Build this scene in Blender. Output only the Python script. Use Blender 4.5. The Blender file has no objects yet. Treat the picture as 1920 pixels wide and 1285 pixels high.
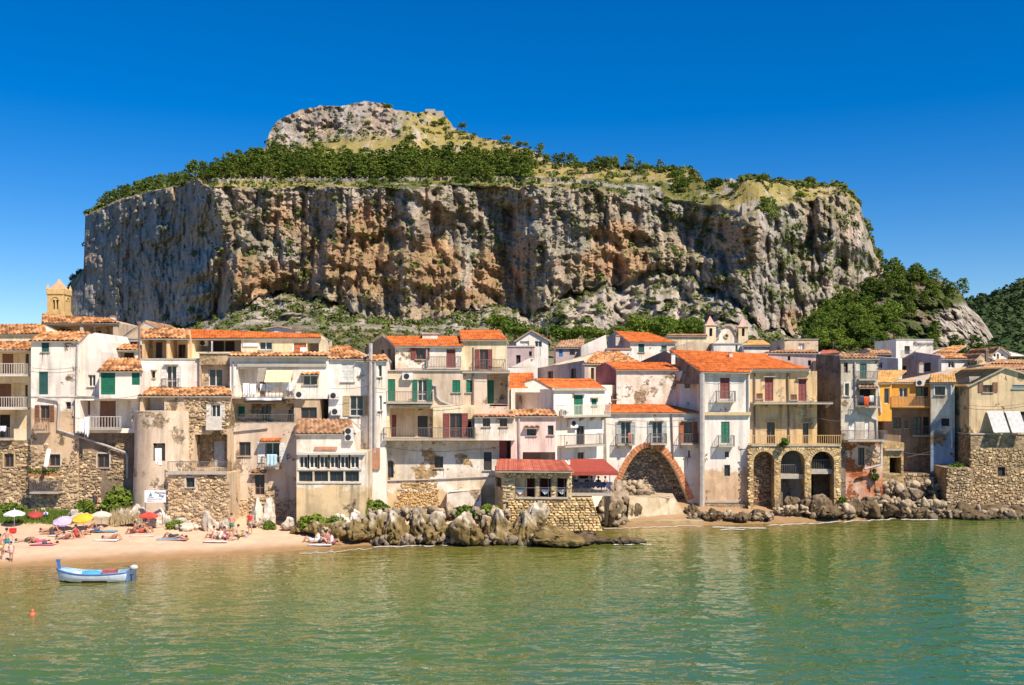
import bpy, math, random
import numpy as np
from mathutils import Vector, Matrix
random.seed(7)
RNG = np.random.default_rng(11)
SC = bpy.context.scene
COL = SC.collection
F = 1920 * 35 / 36.0
HOR = 730.0
CAMZ = 12.0

# ------------------------------------------------------------------ camera, sky, sun, exposure
cam_data = bpy.data.cameras.new('camera')
cam = bpy.data.objects.new('camera', cam_data); COL.objects.link(cam)
cam.location = (0, 0, CAMZ); cam.rotation_euler = (math.radians(90), 0, 0)
cam_data.lens = 35; cam_data.sensor_width = 36
cam_data.shift_y = (HOR - 642.5) / 1920
cam_data.clip_start = 0.5; cam_data.clip_end = 20000
SC.camera = cam

SUN = Vector((0.85, -1.0, 1.5)).normalized()
world = bpy.data.worlds.new('World'); SC.world = world; world.use_nodes = True
wn = world.node_tree.nodes; wl = world.node_tree.links
bg = wn['Background']
sky = wn.new('ShaderNodeTexSky'); sky.sky_type = 'NISHITA'; sky.sun_disc = False
sky.sun_elevation = math.asin(SUN.z); sky.sun_rotation = math.atan2(SUN.x, SUN.y)
sky.altitude = 0; sky.air_density = 1.0; sky.dust_density = 0.1; sky.ozone_density = 4.0
tcw = wn.new('ShaderNodeTexCoord'); vm = wn.new('ShaderNodeVectorMath'); vm.inputs[1].default_value = (0, 0, 0.015)
wl.new(tcw.outputs['Generated'], vm.inputs[0]); wl.new(vm.outputs[0], sky.inputs['Vector'])
hs = wn.new('ShaderNodeHueSaturation'); hs.inputs['Saturation'].default_value = 1.5
hs.inputs['Value'].default_value = 1.2
hs.inputs['Hue'].default_value = 0.511
wl.new(sky.outputs[0], hs.inputs['Color'])
wl.new(hs.outputs[0], bg.inputs['Color'])
bg.inputs['Strength'].default_value = 0.08

sd = bpy.data.lights.new('sun', 'SUN'); sd.energy = 5.0; sd.angle = math.radians(0.5); sd.color = (1.0, 0.90, 0.74)
sun = bpy.data.objects.new('sun', sd); COL.objects.link(sun)
sun.rotation_euler = (-SUN).to_track_quat('-Z', 'Y').to_euler()
sun.location = (50, -50, 120)
SC.view_settings.view_transform = 'Standard'; SC.view_settings.look = 'None'
SC.view_settings.exposure = 0.45; SC.view_settings.gamma = 1.0; SC.view_settings.use_curve_mapping = False

# ------------------------------------------------------------------ helpers
def at(px, py, D):
    return Vector(((px - 960) / F * D, D, CAMZ - (py - HOR) / F * D))

def H3(x, y, z, s):
    n = (x * 374761393 + y * 668265263 + z * 2147483647 * 3 + s * 1274126177) & 0xffffffff
    n = ((n ^ (n >> 13)) * 1274126177) & 0xffffffff
    n = ((n ^ (n >> 16)) * 2246822519) & 0xffffffff
    return ((n ^ (n >> 15)) & 0xffffff).astype(np.float32) / float(0xffffff)

def vnoise(x, y, z=None, s=0):
    x = np.asarray(x, np.float64); y = np.asarray(y, np.float64)
    z = np.zeros_like(x) if z is None else np.asarray(z, np.float64)
    xi = np.floor(x).astype(np.int64); yi = np.floor(y).astype(np.int64); zi = np.floor(z).astype(np.int64)
    fx = x - xi; fy = y - yi; fz = z - zi
    fx = fx * fx * (3 - 2 * fx); fy = fy * fy * (3 - 2 * fy); fz = fz * fz * (3 - 2 * fz)
    r = 0
    for dx in (0, 1):
        wx = fx if dx else 1 - fx
        for dy in (0, 1):
            wy = fy if dy else 1 - fy
            for dz in (0, 1):
                wz = fz if dz else 1 - fz
                r = r + wx * wy * wz * H3(xi + dx, yi + dy, zi + dz, s)
    return r * 2 - 1

def fbm(x, y, z=None, oct=4, s=0, gain=0.5, ridged=False):
    a = 1.0; t = 0; n = 0; f = 1.0
    for o in range(oct):
        v = vnoise(x * f, y * f, None if z is None else z * f, s + o * 17)
        if ridged: v = 1 - 2 * np.abs(v)
        t = t + a * v; n += a; a *= gain; f *= 2.03
    return t / n

def smooth(e0, e1, x):
    t = np.clip((x - e0) / (e1 - e0), 0, 1); return t * t * (3 - 2 * t)

def tag(o, label=None, cat=None, group=None, kind=None):
    if label: o['label'] = label
    if cat: o['category'] = cat
    if group: o['group'] = group
    if kind: o['kind'] = kind
    return o

def np_mesh(name, V, Fc, mat, col=None, smooth_=False, parent=None):
    V = np.asarray(V, np.float32); Fc = np.asarray(Fc, np.int32); k = Fc.shape[1]
    me = bpy.data.meshes.new(name)
    me.vertices.add(len(V)); me.vertices.foreach_set('co', V.ravel())
    me.loops.add(Fc.size); me.loops.foreach_set('vertex_index', Fc.ravel())
    me.polygons.add(len(Fc)); me.polygons.foreach_set('loop_start', np.arange(0, Fc.size, k, dtype=np.int32))
    me.polygons.foreach_set('loop_total', np.full(len(Fc), k, np.int32))
    if smooth_: me.polygons.foreach_set('use_smooth', np.ones(len(Fc), bool))
    me.update(calc_edges=True)
    if col is not None:
        c = np.ones((len(V), 4), np.float32); c[:, :3] = col
        a = me.color_attributes.new('col', 'FLOAT_COLOR', 'POINT'); a.data.foreach_set('color', c.ravel())
    for m in (mat if isinstance(mat, (list, tuple)) else [mat]): me.materials.append(m)
    o = bpy.data.objects.new(name, me); COL.objects.link(o)
    if parent: o.parent = parent
    return o

def empty(name, loc=(0, 0, 0), rz=0, parent=None):
    o = bpy.data.objects.new(name, None); o.location = loc; o.rotation_euler = (0, 0, rz)
    o.empty_display_size = 0.3; COL.objects.link(o)
    if parent: o.parent = parent
    return o

class MB:
    """collects faces (with a colour per face) and links them as one mesh object"""
    def __init__(s): s.v = []; s.f = []; s.c = []; s.m = []
    def face(s, pts, c=(1, 1, 1), m=0):
        b = len(s.v); s.v += [tuple(p) for p in pts]; s.f.append(tuple(range(b, b + len(pts)))); s.c.append(c); s.m.append(m)
    def box(s, x0, x1, y0, y1, z0, z1, c=(1, 1, 1), m=0):
        if x0 > x1: x0, x1 = x1, x0
        if y0 > y1: y0, y1 = y1, y0
        if z0 > z1: z0, z1 = z1, z0
        s.hexa([(x0, y0, z0), (x1, y0, z0), (x1, y1, z0), (x0, y1, z0), (x0, y0, z1), (x1, y0, z1), (x1, y1, z1), (x0, y1, z1)], c, m)
    def hexa(s, p, c=(1, 1, 1), m=0):
        b = len(s.v); s.v += [tuple(q) for q in p]
        for f in ((0, 3, 2, 1), (4, 5, 6, 7), (0, 1, 5, 4), (1, 2, 6, 5), (2, 3, 7, 6), (3, 0, 4, 7)):
            s.f.append(tuple(b + i for i in f)); s.c.append(c); s.m.append(m)
    def tube(s, pts, r, n=6, c=(1, 1, 1), m=0):
        pts = [Vector(p) for p in pts]; rr = r if isinstance(r, (list, tuple)) else [r] * len(pts)
        b = len(s.v)
        for i, p in enumerate(pts):
            d = (pts[min(i + 1, len(pts) - 1)] - pts[max(i - 1, 0)]).normalized()
            a = d.cross(Vector((0.13, 0.21, 1)) if abs(d.z) < 0.9 else Vector((1, 0.1, 0))).normalized(); e = d.cross(a)
            for k in range(n):
                t = 2 * math.pi * k / n; s.v.append(tuple(p + (a * math.cos(t) + e * math.sin(t)) * rr[i]))
        for i in range(len(pts) - 1):
            for k in range(n):
                k2 = (k + 1) % n
                s.f.append((b + i * n + k, b + i * n + k2, b + (i + 1) * n + k2, b + (i + 1) * n + k)); s.c.append(c); s.m.append(m)
        for q in (0, len(pts) - 1):
            s.f.append(tuple(b + q * n + k for k in range(n))); s.c.append(c); s.m.append(m)
    def disc_stack(s, cx, cy, prof, n=16, c=(1, 1, 1), m=0, a0=0, a1=2 * math.pi):
        b = len(s.v); full = abs(a1 - a0 - 2 * math.pi) < 1e-6; nn = n if full else n + 1
        for r, z in prof:
            for k in range(nn):
                t = a0 + (a1 - a0) * k / n; s.v.append((cx + r * math.cos(t), cy + r * math.sin(t), z))
        for i in range(len(prof) - 1):
            for k in range(n):
                k2 = (k + 1) % nn
                s.f.append((b + i * nn + k, b + i * nn + k2, b + (i + 1) * nn + k2, b + (i + 1) * nn + k)); s.c.append(c); s.m.append(m)
    def build(s, name, mats, parent=None, smooth_=False):
        me = bpy.data.meshes.new(name); me.from_pydata(s.v, [], s.f); me.update()
        for m in (mats if isinstance(mats, (list, tuple)) else [mats]): me.materials.append(m)
        if any(s.m): me.polygons.foreach_set('material_index', s.m)
        if any(c != (1, 1, 1) for c in s.c):
            a = me.color_attributes.new('col', 'FLOAT_COLOR', 'CORNER')
            arr = []
            for f, c in zip(s.f, s.c): arr += [c[0], c[1], c[2], 1.0] * len(f)
            a.data.foreach_set('color', arr)
        if smooth_: me.polygons.foreach_set('use_smooth', [True] * len(s.f))
        o = bpy.data.objects.new(name, me); COL.objects.link(o)
        if parent: o.parent = parent
        return o

# ------------------------------------------------------------------ materials
def new_mat(name):
    m = bpy.data.materials.new(name); m.use_nodes = True
    return m, m.node_tree.nodes, m.node_tree.links, m.node_tree.nodes['Principled BSDF']
_flat = {}
def flat(col, rough=0.7, metal=0.0, var=0.12, name=None):
    key = (tuple(col), rough, metal)
    if key in _flat: return _flat[key]
    m, n, l, p = new_mat(name or 'paint')
    p.inputs['Roughness'].default_value = rough; p.inputs['Metallic'].default_value = metal
    tc = n.new('ShaderNodeTexCoord'); ns = n.new('ShaderNodeTexNoise'); ns.inputs['Scale'].default_value = 3.0; ns.inputs['Detail'].default_value = 6
    l.new(tc.outputs['Object'], ns.inputs['Vector'])
    mr = n.new('ShaderNodeMapRange'); mr.inputs['From Min'].default_value = 0.3; mr.inputs['From Max'].default_value = 0.7
    mr.inputs['To Min'].default_value = 1 - var * 1.6; mr.inputs['To Max'].default_value = 1 + var
    l.new(ns.outputs['Fac'], mr.inputs['Value'])
    mx = n.new('ShaderNodeVectorMath'); mx.operation = 'SCALE'; mx.inputs[0].default_value = tuple(col)
    l.new(mr.outputs[0], mx.inputs['Scale']); l.new(mx.outputs[0], p.inputs['Base Color'])
    _flat[key] = m; return m

def glass_mat():
    m, n, l, p = new_mat('window_glass')
    p.inputs['Base Color'].default_value = (0.02, 0.025, 0.03, 1); p.inputs['Roughness'].default_value = 0.08
    p.inputs['Specular IOR Level'].default_value = 0.6
    return m
GLASS = glass_mat()

def attr_mat(name, rough=0.9, bump=0.3, bscale=2.0, mult=0.35, nscale=1.5, dist=0.1):
    m, n, l, p = new_mat(name); p.inputs['Roughness'].default_value = rough; p.inputs['Specular IOR Level'].default_value = 0.2
    at_ = n.new('ShaderNodeAttribute'); at_.attribute_name = 'col'
    tc = n.new('ShaderNodeTexCoord'); ns = n.new('ShaderNodeTexNoise'); ns.inputs['Scale'].default_value = nscale; ns.inputs['Detail'].default_value = 8; ns.inputs['Roughness'].default_value = 0.65
    l.new(tc.outputs['Object'], ns.inputs['Vector'])
    mr = n.new('ShaderNodeMapRange'); mr.inputs['From Min'].default_value = 0.3; mr.inputs['From Max'].default_value = 0.7
    mr.inputs['To Min'].default_value = 1 - mult; mr.inputs['To Max'].default_value = 1 + mult
    l.new(ns.outputs['Fac'], mr.inputs['Value'])
    mx = n.new('ShaderNodeVectorMath'); mx.operation = 'SCALE'
    l.new(at_.outputs['Color'], mx.inputs[0]); l.new(mr.outputs[0], mx.inputs['Scale']); l.new(mx.outputs[0], p.inputs['Base Color'])
    if bump:
        b2 = n.new('ShaderNodeTexNoise'); b2.inputs['Scale'].default_value = bscale; b2.inputs['Detail'].default_value = 8
        l.new(tc.outputs['Object'], b2.inputs['Vector'])
        b = n.new('ShaderNodeBump'); b.inputs['Strength'].default_value = bump; b.inputs['Distance'].default_value = dist
        l.new(b2.outputs['Fac'], b.inputs['Height']); l.new(b.outputs[0], p.inputs['Normal'])
    return m
ROCK = attr_mat('cliff_rock', 0.95, 1.0, 1.1, 0.4, 0.8, 0.9)
STONE = attr_mat('rubble_stone', 0.95, 0.5, 6.0, 0.3, 3.0, 0.04)
SAND = attr_mat('beach_sand', 0.9, 0.5, 3.0, 0.12, 1.2, 0.05)

def leaf_mat(name, c1, c2, trans=0.25):
    m, n, l, p = new_mat(name)
    oi = n.new('ShaderNodeObjectInfo'); ga = n.new('ShaderNodeAttribute'); ga.attribute_name = 'col'
    ad = n.new('ShaderNodeMath'); ad.operation = 'MULTIPLY_ADD'; ad.inputs[1].default_value = 0.5
    l.new(oi.outputs['Random'], ad.inputs[0])
    sp = n.new('ShaderNodeSeparateColor'); l.new(ga.outputs['Color'], sp.inputs[0])
    mu = n.new('ShaderNodeMath'); mu.operation = 'MULTIPLY'; mu.inputs[1].default_value = 0.5; l.new(sp.outputs[0], mu.inputs[0]); l.new(mu.outputs[0], ad.inputs[2])
    mx = n.new('ShaderNodeMix'); mx.data_type = 'RGBA'; mx.inputs['A'].default_value = (*c1, 1); mx.inputs['B'].default_value = (*c2, 1)
    l.new(ad.outputs[0], mx.inputs['Factor']); l.new(mx.outputs['Result'], p.inputs['Base Color'])
    p.inputs['Roughness'].default_value = 0.8; p.inputs['Specular IOR Level'].default_value = 0.15
    tr = n.new('ShaderNodeBsdfTranslucent'); l.new(mx.outputs['Result'], tr.inputs['Color'])
    ms = n.new('ShaderNodeMixShader'); ms.inputs[0].default_value = trans
    l.new(p.outputs[0], ms.inputs[1]); l.new(tr.outputs[0], ms.inputs[2]); l.new(ms.outputs[0], n['Material Output'].inputs['Surface'])
    return m
PINE = leaf_mat('pine_needles', (0.045, 0.08, 0.012), (0.22, 0.28, 0.04))
LEAF = leaf_mat('broad_leaves', (0.05, 0.11, 0.015), (0.24, 0.30, 0.04))
SCRUB = leaf_mat('scrub_leaves', (0.05, 0.075, 0.02), (0.17, 0.20, 0.05), 0.15)
FARW = leaf_mat('far_woods', (0.035, 0.062, 0.022), (0.09, 0.13, 0.04), 0.1)
BARK = flat((0.12, 0.085, 0.06), 0.9)

# ------------------------------------------------------------------ sea, beach and town ground
def shore(X):
    """depth Y of the waterline for a given X"""
    return np.interp(X, [-90, -36, -27, -18, -12.5, -9, -5, 3.2, 6.5, 14, 20, 26, 32, 38, 48, 60, 120],
                        [62, 66.5, 69, 73, 76, 77.5, 78.5, 80.5, 86.5, 87.2, 88.3, 89.6, 91.5, 93.6, 95, 96, 98])
def ground_z(X, Y):
    d = Y - shore(X)
    beach = np.interp(d, [-400, -60, -8, 0, 4, 11, 20, 45, 160, 400, 900], [-14, -7, -0.8, 0, 0.42, 1.0, 2.2, 6, 19.5, 22, 25])
    right = np.interp(d, [-400, -60, -8, 0, 4, 9, 20, 45, 160, 400, 900], [-14, -8, -1.2, 0, 0.75, 1.3, 2.2, 6, 19.5, 22, 25])
    w = smooth(-12, -4, X)
    return beach * (1 - w) + right * w

def build_ground():
    xs = np.concatenate([[-1500, -900, -500, -300, -200, -130], np.arange(-90, 90.1, 0.75), [130, 200, 300, 500, 900, 1500]])
    ys = np.concatenate([[-200, -60, 0, 30, 45], np.arange(56, 105, 0.5), np.arange(105, 262, 4.0)])
    X, Y = np.meshgrid(xs, ys); Z = ground_z(X, Y)
    d = Y - shore(X)
    Z = Z + (0.09 * fbm(X * 0.5, Y * 0.8, oct=4, s=3) + .07 * fbm(X * 1.6, Y * 1.6, oct=2, s=4)) * smooth(0, 3, d) + 0.5 * fbm(X * .15, Y * .15, s=5) * smooth(16, 30, d)
    nx, ny = len(xs), len(ys)
    V = np.stack([X, Y, Z], -1).reshape(-1, 3)
    i = np.arange(ny - 1)[:, None] * nx + np.arange(nx - 1)[None, :]
    Fc = np.stack([i, i + 1, i + 1 + nx, i + nx], -1).reshape(-1, 4)
    wet = 1 - smooth(0.3, 3.6, d + 0.8 * fbm(X * .25, Y * .5, s=8))
    n = fbm(X * .6, Y * .6, s=9)
    dry = np.array([0.62, 0.43, 0.29]); wt = np.array([0.34, 0.20, 0.09])
    c = dry * (1 - wet[..., None]) + wt * wet[..., None]; c = c * (1 + 0.10 * n[..., None])
    g = smooth(11, 16, d)[..., None]; c = c * (1 - g) + np.array([0.22, 0.2, 0.12]) * g
    gr = (smooth(-50, -46, -np.abs(X + 0)) * 0)[..., None]
    rx = smooth(0, 5, X)[..., None] * (1 - smooth(8, 12, d))[..., None]
    c = c * (1 - rx * 0.75) + np.array([0.30, 0.185, 0.085]) * rx * 0.75
    o = np_mesh('beach_ground', V, Fc, SAND, c.reshape(-1, 3), True)
    tag(o, kind='structure')

def water_mat():
    m, n, l, p = new_mat('sea_water')
    at_ = n.new('ShaderNodeAttribute'); at_.attribute_name = 'col'
    tc = n.new('ShaderNodeTexCoord')
    def wave(sx, sy, sc, det, dis):
        mp = n.new('ShaderNodeMapping'); mp.inputs['Scale'].default_value = (sx, sy, 1); mp.inputs['Rotation'].default_value = (0, 0, dis * 0.1)
        ns = n.new('ShaderNodeTexNoise'); ns.inputs['Scale'].default_value = sc; ns.inputs['Detail'].default_value = det; ns.inputs['Distortion'].default_value = 0.6
        l.new(tc.outputs['Object'], mp.inputs['Vector']); l.new(mp.outputs[0], ns.inputs['Vector']); return ns.outputs['Fac']
    a = wave(0.5, 1.0, 1.15, 2.5, 1.0); b = wave(0.55, 1.0, 2.9, 1.5, -1.6); c = wave(0.5, 1.0, 0.13, 3, 0.5)
    cm = n.new('ShaderNodeMapRange'); cm.inputs['From Min'].default_value = 0.35; cm.inputs['From Max'].default_value = 0.65; cm.inputs['To Min'].default_value = 0.55; cm.inputs['To Max'].default_value = 1.0
    l.new(c, cm.inputs['Value'])
    s1 = n.new('ShaderNodeMath'); s1.operation = 'MULTIPLY_ADD'; s1.inputs[1].default_value = 0.28
    l.new(b, s1.inputs[0]); l.new(a, s1.inputs[2])
    s2 = n.new('ShaderNodeMath'); s2.operation = 'MULTIPLY'; l.new(s1.outputs[0], s2.inputs[0]); l.new(cm.outputs[0], s2.inputs[1])
    bp = n.new('ShaderNodeBump'); bp.inputs['Strength'].default_value = 1.0; bp.inputs['Distance'].default_value = 0.165
    l.new(s2.outputs[0], bp.inputs['Height']); l.new(bp.outputs[0], p.inputs['Normal'])
    l.new(at_.outputs['Color'], p.inputs['Base Color'])
    p.inputs['Roughness'].default_value = 0.01; p.inputs['IOR'].default_value = 1.6; p.inputs['Specular IOR Level'].default_value = 1.0
    return m
def build_water():
    us = np.concatenate([[-100, -12, -4, -2, -1.2, -.8], np.linspace(-.62, .62, 640), [.8, 1.2, 2, 4, 12, 100]])
    Ds = np.concatenate([[5, 12, 20, 27, 31], np.geomspace(34, 98, 620), [102, 110]])
    U, Y = np.meshgrid(us, Ds); X = U * Y; d = shore(X) - Y
    n = fbm(X * .08, Y * .16, oct=4, s=21)
    sandc = np.array([0.27, 0.18, 0.06]); olive = np.array([0.17, 0.16, 0.030]); green = np.array([0.07, 0.13, 0.018]); teal = np.array([0.018, 0.115, 0.030])
    t1 = smooth(-0.5, 6, d + 1.5 * n)[..., None]; t2 = smooth(4, 30, d + 0.3 * (X + 8) + 6 * n)[..., None]
    t3 = smooth(0, 38, X + 0.3 * d + 7 * n - 12)[..., None] * smooth(3, 16, d + 3 * n)[..., None]
    c = sandc * (1 - t1) + olive * t1; c = c * (1 - t2) + green * t2; c = c * (1 - t3) + teal * t3
    fade = smooth(-.5, 6, d) * (np.abs(U) < .62) * smooth(31, 36, Y)
    calm = 0.55 + 0.45 * fbm(X * .06, Y * .1, oct=3, s=27)
    z = 0.085 * fbm(X * .34 + .12 * Y, Y * .55, oct=2, s=22) + 0.105 * fbm(X * .5 - .2 * Y, Y * 1.15, oct=2, s=23, ridged=True) + 0.045 * fbm(X * 1.2 + .5 * Y, Y * 2.6, oct=2, s=24)
    Z = (z * calm - 0.0) * fade * (0.45 + .55 * smooth(4, 30, d))
    V = np.stack([X, Y, Z], -1).reshape(-1, 3); nx, ny = len(us), len(Ds)
    i = np.arange(ny - 1)[:, None] * nx + np.arange(nx - 1)[None, :]
    Fc = np.stack([i, i + 1, i + 1 + nx, i + nx], -1).reshape(-1, 4); WM = water_mat()
    o = np_mesh('sea_water', V, Fc, WM, c.reshape(-1, 3), True); tag(o, kind='structure')
    V2 = np.array([[-9000, -9000, 0], [9000, -9000, 0], [9000, 5, 0], [-9000, 5, 0]]); o = np_mesh('sea_water', V2, np.array([[0, 1, 2, 3]]), WM, np.tile(green, (4, 1))); tag(o, kind='structure')
build_ground(); build_water()

# ------------------------------------------------------------------ the rock massif
def I(px, tab): return np.interp(px, tab[0::2], tab[1::2])
CREST = [112,600,118,580,128,548,135,520,150,510,157,506,160,402,180,392,230,368,300,352,345,343,400,325,440,312,490,297,497,277,505,250,520,226,560,208,600,199,640,199,680,191,720,193,740,206,800,214,832,216,850,238,900,258,950,268,1000,280,1030,302,1100,312,1200,318,1250,320,1290,322,1310,335,1330,347,1370,340,1400,335,1440,337,1500,345,1540,347,1580,352,1600,364,1612,382,1625,430,1640,468,1655,495,1668,560]
TOP = [112,604,157,510,160,405,180,396,230,372,300,356,345,345,370,337,400,352,500,350,600,352,800,350,1000,351,1100,357,1200,366,1290,388,1330,397,1400,412,1440,402,1470,400,1500,385,1580,360,1612,388,1640,474,1668,565]
BASE = [112,615,345,612,380,600,440,575,480,560,560,552,600,560,680,592,760,602,850,582,950,570,1000,580,1060,556,1150,522,1230,502,1300,508,1350,540,1420,604,1520,640,1560,610,1600,580,1668,600]
LOW = [112,640,345,628,400,622,480,604,600,604,760,612,900,616,1000,622,1100,626,1300,634,1450,650,1530,656,1668,662]
DT = [112,1030,160,985,250,880,330,780,405,664,440,668,470,676,600,660,700,650,765,640,800,668,900,668,1000,655,1130,636,1165,662,1290,648,1400,606,1425,600,1450,622,1520,645,1600,680,1668,745]
def build_rock():
    px = np.arange(112, 1668, 1.6); n = len(px)
    seg = [(0, 40), (1, 60), (2, 260), (3, 26), (4, 40), (5, 46)]
    crest = I(px, CREST) + 2.2 * fbm(px * .12, px * 0, oct=3, s=31) * (px > 165)
    top = I(px, TOP) + (9 * fbm(px * .035, px * 0 + 3, oct=5, s=33) + 4 * np.abs(fbm(px * .12, px * 0, oct=3, s=34))) * smooth(340, 380, px) * (1 - smooth(1560, 1620, px))
    top = np.maximum(top, crest + 2); base = I(px, BASE) + (16 * fbm(px * .03, px * 0, oct=3, s=35) + 9 * fbm(px * .13, px * 0, oct=4, s=37)) * smooth(430, 480, px); low = np.maximum(I(px, LOW), base + 8)
    dt = I(px, DT); db = I(px - 34 * smooth(340, 420, px) * (1 - smooth(560, 760, px)), DT) - 16 - 6 * fbm(px * .02, px * 0 + 9, s=36)
    k0 = np.full(n, 676.0); d0 = np.full(n, 245.0)
    k3 = np.where(crest < top - 14, np.minimum(top - 10, np.maximum(340, crest + 4)), (top + crest) / 2)
    k3 = np.clip(k3, crest + 1.0, top - 0.7)
    d3 = dt + 42
    k4 = np.interp(px, [345, 400, 497, 560, 620, 680, 760, 900, 1000, 1050], [345, 335, 290, 284, 268, 262, 268, 290, 300, 312])
    k4 = np.clip(k4, crest + 0.6, k3 - 0.3); d4 = dt + 42 + np.clip((k3 - k4) * 2.2, 1, 130)
    d5 = d4 + np.clip((k4 - crest) * 0.5, 2, 60) * np.interp(px, [560, 760, 900, 1100], [0.45, 1.6, 2.5, 2.5])
    keys_y = [k0, low, base, top, k3, k4, crest]; keys_d = [d0, db - 62, db, dt, d3, d4, d5]
    rows_y = []; rows_d = []; rows_k = []
    for i, (s, m) in enumerate(seg):
        for j in range(m):
            t = j / m
            rows_y.append(keys_y[i] * (1 - t) + keys_y[i + 1] * t); rows_d.append(keys_d[i] * (1 - t) + keys_d[i + 1] * t); rows_k.append(np.full(n, i + t))
    rows_y.append(crest); rows_d.append(d5); rows_k.append(np.full(n, 6.0))
    rows_y.append(crest + 4); rows_d.append(d5 + 40); rows_k.append(np.full(n, 6.5))
    rows_y.append(crest + 140); rows_d.append(d5 + 260); rows_k.append(np.full(n, 7.0))
    PY = np.array(rows_y); D = np.array(rows_d); K = np.array(rows_k); PX = np.broadcast_to(px, PY.shape)
    X = (PX - 960) / F * D; Z = CAMZ - (PY - HOR) / F * D
    # cliff mask
    face = smooth(1.7, 2.05, K) * (1 - smooth(3.0, 3.25, K)); lower = smooth(0.6, 1.1, K) * (1 - smooth(1.9, 2.0, K))
    crag = smooth(4.9, 5.3, K) * (1 - smooth(6.2, 6.6, K)) * smooth(485, 500, PX) * (1 - smooth(730, 770, PX))
    talus = 1 - smooth(0.6, 1.0, K)
    plate = smooth(3.0, 3.3, K) * (1 - crag)
    # overall forms: buttresses whose left faces turn from the sun
    wx = X + 26 * fbm(X / 90, Z / 60, s=41) + 9 * fbm(X / 25, Z / 30, s=42)
    def saw(x, w=0.22):
        t = x - np.floor(x); return np.where(t < w, 1 - t / w, (t - w) / (1 - w))
    big = 24 * saw(wx / 62 + 0.13, 0.3)
    mid = 6.5 * saw((wx + 9 * fbm(X / 14, Z / 45, s=43)) / 19.0 + 0.4, 0.3)
    sm = 3.4 * saw((X + 4.5 * fbm(X / 6, Z / 26, s=44)) / 6.6, 0.4)
    edge = np.clip(np.minimum(PX - 112, 1668 - PX) / 120, 0, 1)
    wv = X + 7 * fbm(X / 18, Z / 15, s=62)
    flute = 4.0 * fbm(wv / 15, Z / 34, s=45, oct=6, ridged=True) + 5.0 * fbm(wv / 17, (Z + .35 * X) / 15, s=63, oct=6, ridged=True) + 3.6 * fbm(X / 5, Z / 7, D / 9, s=46, oct=5)
    blk = lambda v, k: (np.floor(v * k) + smooth(.0, .35, v * k - np.floor(v * k))) / k
    zb_ = Z + 0.42 * X; frac = 7.5 * blk(fbm(X / 24 + .3, zb_ / 17, s=65, oct=3), 3.0) + 4.2 * blk(fbm(X / 8.5, zb_ / 7.5, s=66, oct=3), 3.5) + 2.0 * blk(fbm(X / 3.4, Z / 3.2, s=67, oct=3), 3.5) + 1.3 * fbm(X / 1.8, Z / 2.0, s=68, oct=3, ridged=True)
    crack = 2.6 * smooth(.62, .95, fbm(X / 9 + .2 * fbm(X / 5, Z / 9, s=69), Z / 60, s=70, oct=2, ridged=True))
    flute = flute + frac + crack
    strat = 4.2 * fbm(X / 70 + 0.0, Z / 8.5 + X / 190, s=47, oct=4) + 7 * np.maximum(0, fbm(X / 40, Z / 20 - X / 120, s=48, oct=4))
    fm = np.interp(PX, [112, 380, 430, 1668], [0.45, 0.5, 1, 1])
    lc = np.zeros_like(D)
    for (cx, cy, rx, ry, dd) in [(850,455,62,62,26),(800,380,30,40,16),(930,455,50,90,16),(500,470,24,80,14),(545,545,40,26,20),(1290,455,120,48,20),(1110,560,40,20,10),
                                 (1400,470,34,80,-14),(415,470,22,130,-10),(700,470,60,120,-8),(1490,560,40,90,-16),(1575,500,14,70,20),(1180,420,20,40,14),(1475,530,22,16,16),(1240,590,60,25,-8),(230,500,40,40,6),(290,440,60,18,-7),(600,560,70,16,9)]:
        q = ((PX - cx) / rx) ** 2 + ((PY - cy) / ry) ** 2 + 0.5 * fbm(X / 16, Z / 16, s=61)
        lc = lc + .45 * dd * (1 - smooth(0.4, 1.3, q + .35 * fbm(X / 5, Z / 5, s=60)))
    dd = face * (fm * (big - 12 + mid - 4 + sm) + flute + strat + lc) * edge
    wsh = 30 * fbm(Z / 30, X * 0 + 2, s=59, oct=4) * smooth(1.9, 2.15, K) * (1 - smooth(2.75, 3.0, K)) * smooth(300, 350, PX)
    dd = dd + (I(PX + wsh, DT) - I(PX, DT)) * face
    dd = dd + lower * (15 * fbm(X / 45, Z / 20, D / 60, s=64, oct=6, ridged=True) + 9 * fbm(X / 30, Z / 14, D / 30, s=49, oct=6, ridged=True) + 6 * fbm(X / 8, Z / 6, D / 10, s=50, oct=5) + 8 * saw(X / 21 + fbm(X / 15, Z / 9, s=51)))
    dd = dd + crag * (1.2 * frac + 6 * fbm(X / 20, Z / 30, s=52, oct=5, ridged=True) + 5 * saw((X + 6 * fbm(X / 9, Z / 12, s=53)) / 14) + 3 * fbm(X / 5, Z / 5, s=54, oct=4))
    D2 = D + dd
    bumps = 2.6 * fbm(X / 22, D / 22, s=55, oct=6) + 1.1 * fbm(X / 5, D / 5, s=56, oct=4)
    yo = (plate * bumps * 0.7 + talus * (bumps * 1.3 + 1.6 * blk(fbm(X / 7, D2 / 12, s=57, oct=4), 3))) * (1 - smooth(6, 6.1, K)) * smooth(0, .3, K)
    X = (PX - 960) / F * D2; Z = CAMZ - (PY - HOR) / F * D2 + yo; Yv = D2
    P = np.stack([X, Yv, Z], -1)
    # normals for colouring by slope
    du = np.gradient(P, axis=1); dv = np.gradient(P, axis=0); N = np.cross(du, dv); N /= np.linalg.norm(N, axis=-1, keepdims=True) + 1e-9
    nz = N[..., 2] * np.sign(N[..., 2] + 1e-9) * np.where(K > 1.5, 1, 1)
    nz = np.abs(N[..., 2])
    def C(*a): return np.array(a, np.float32)
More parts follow.
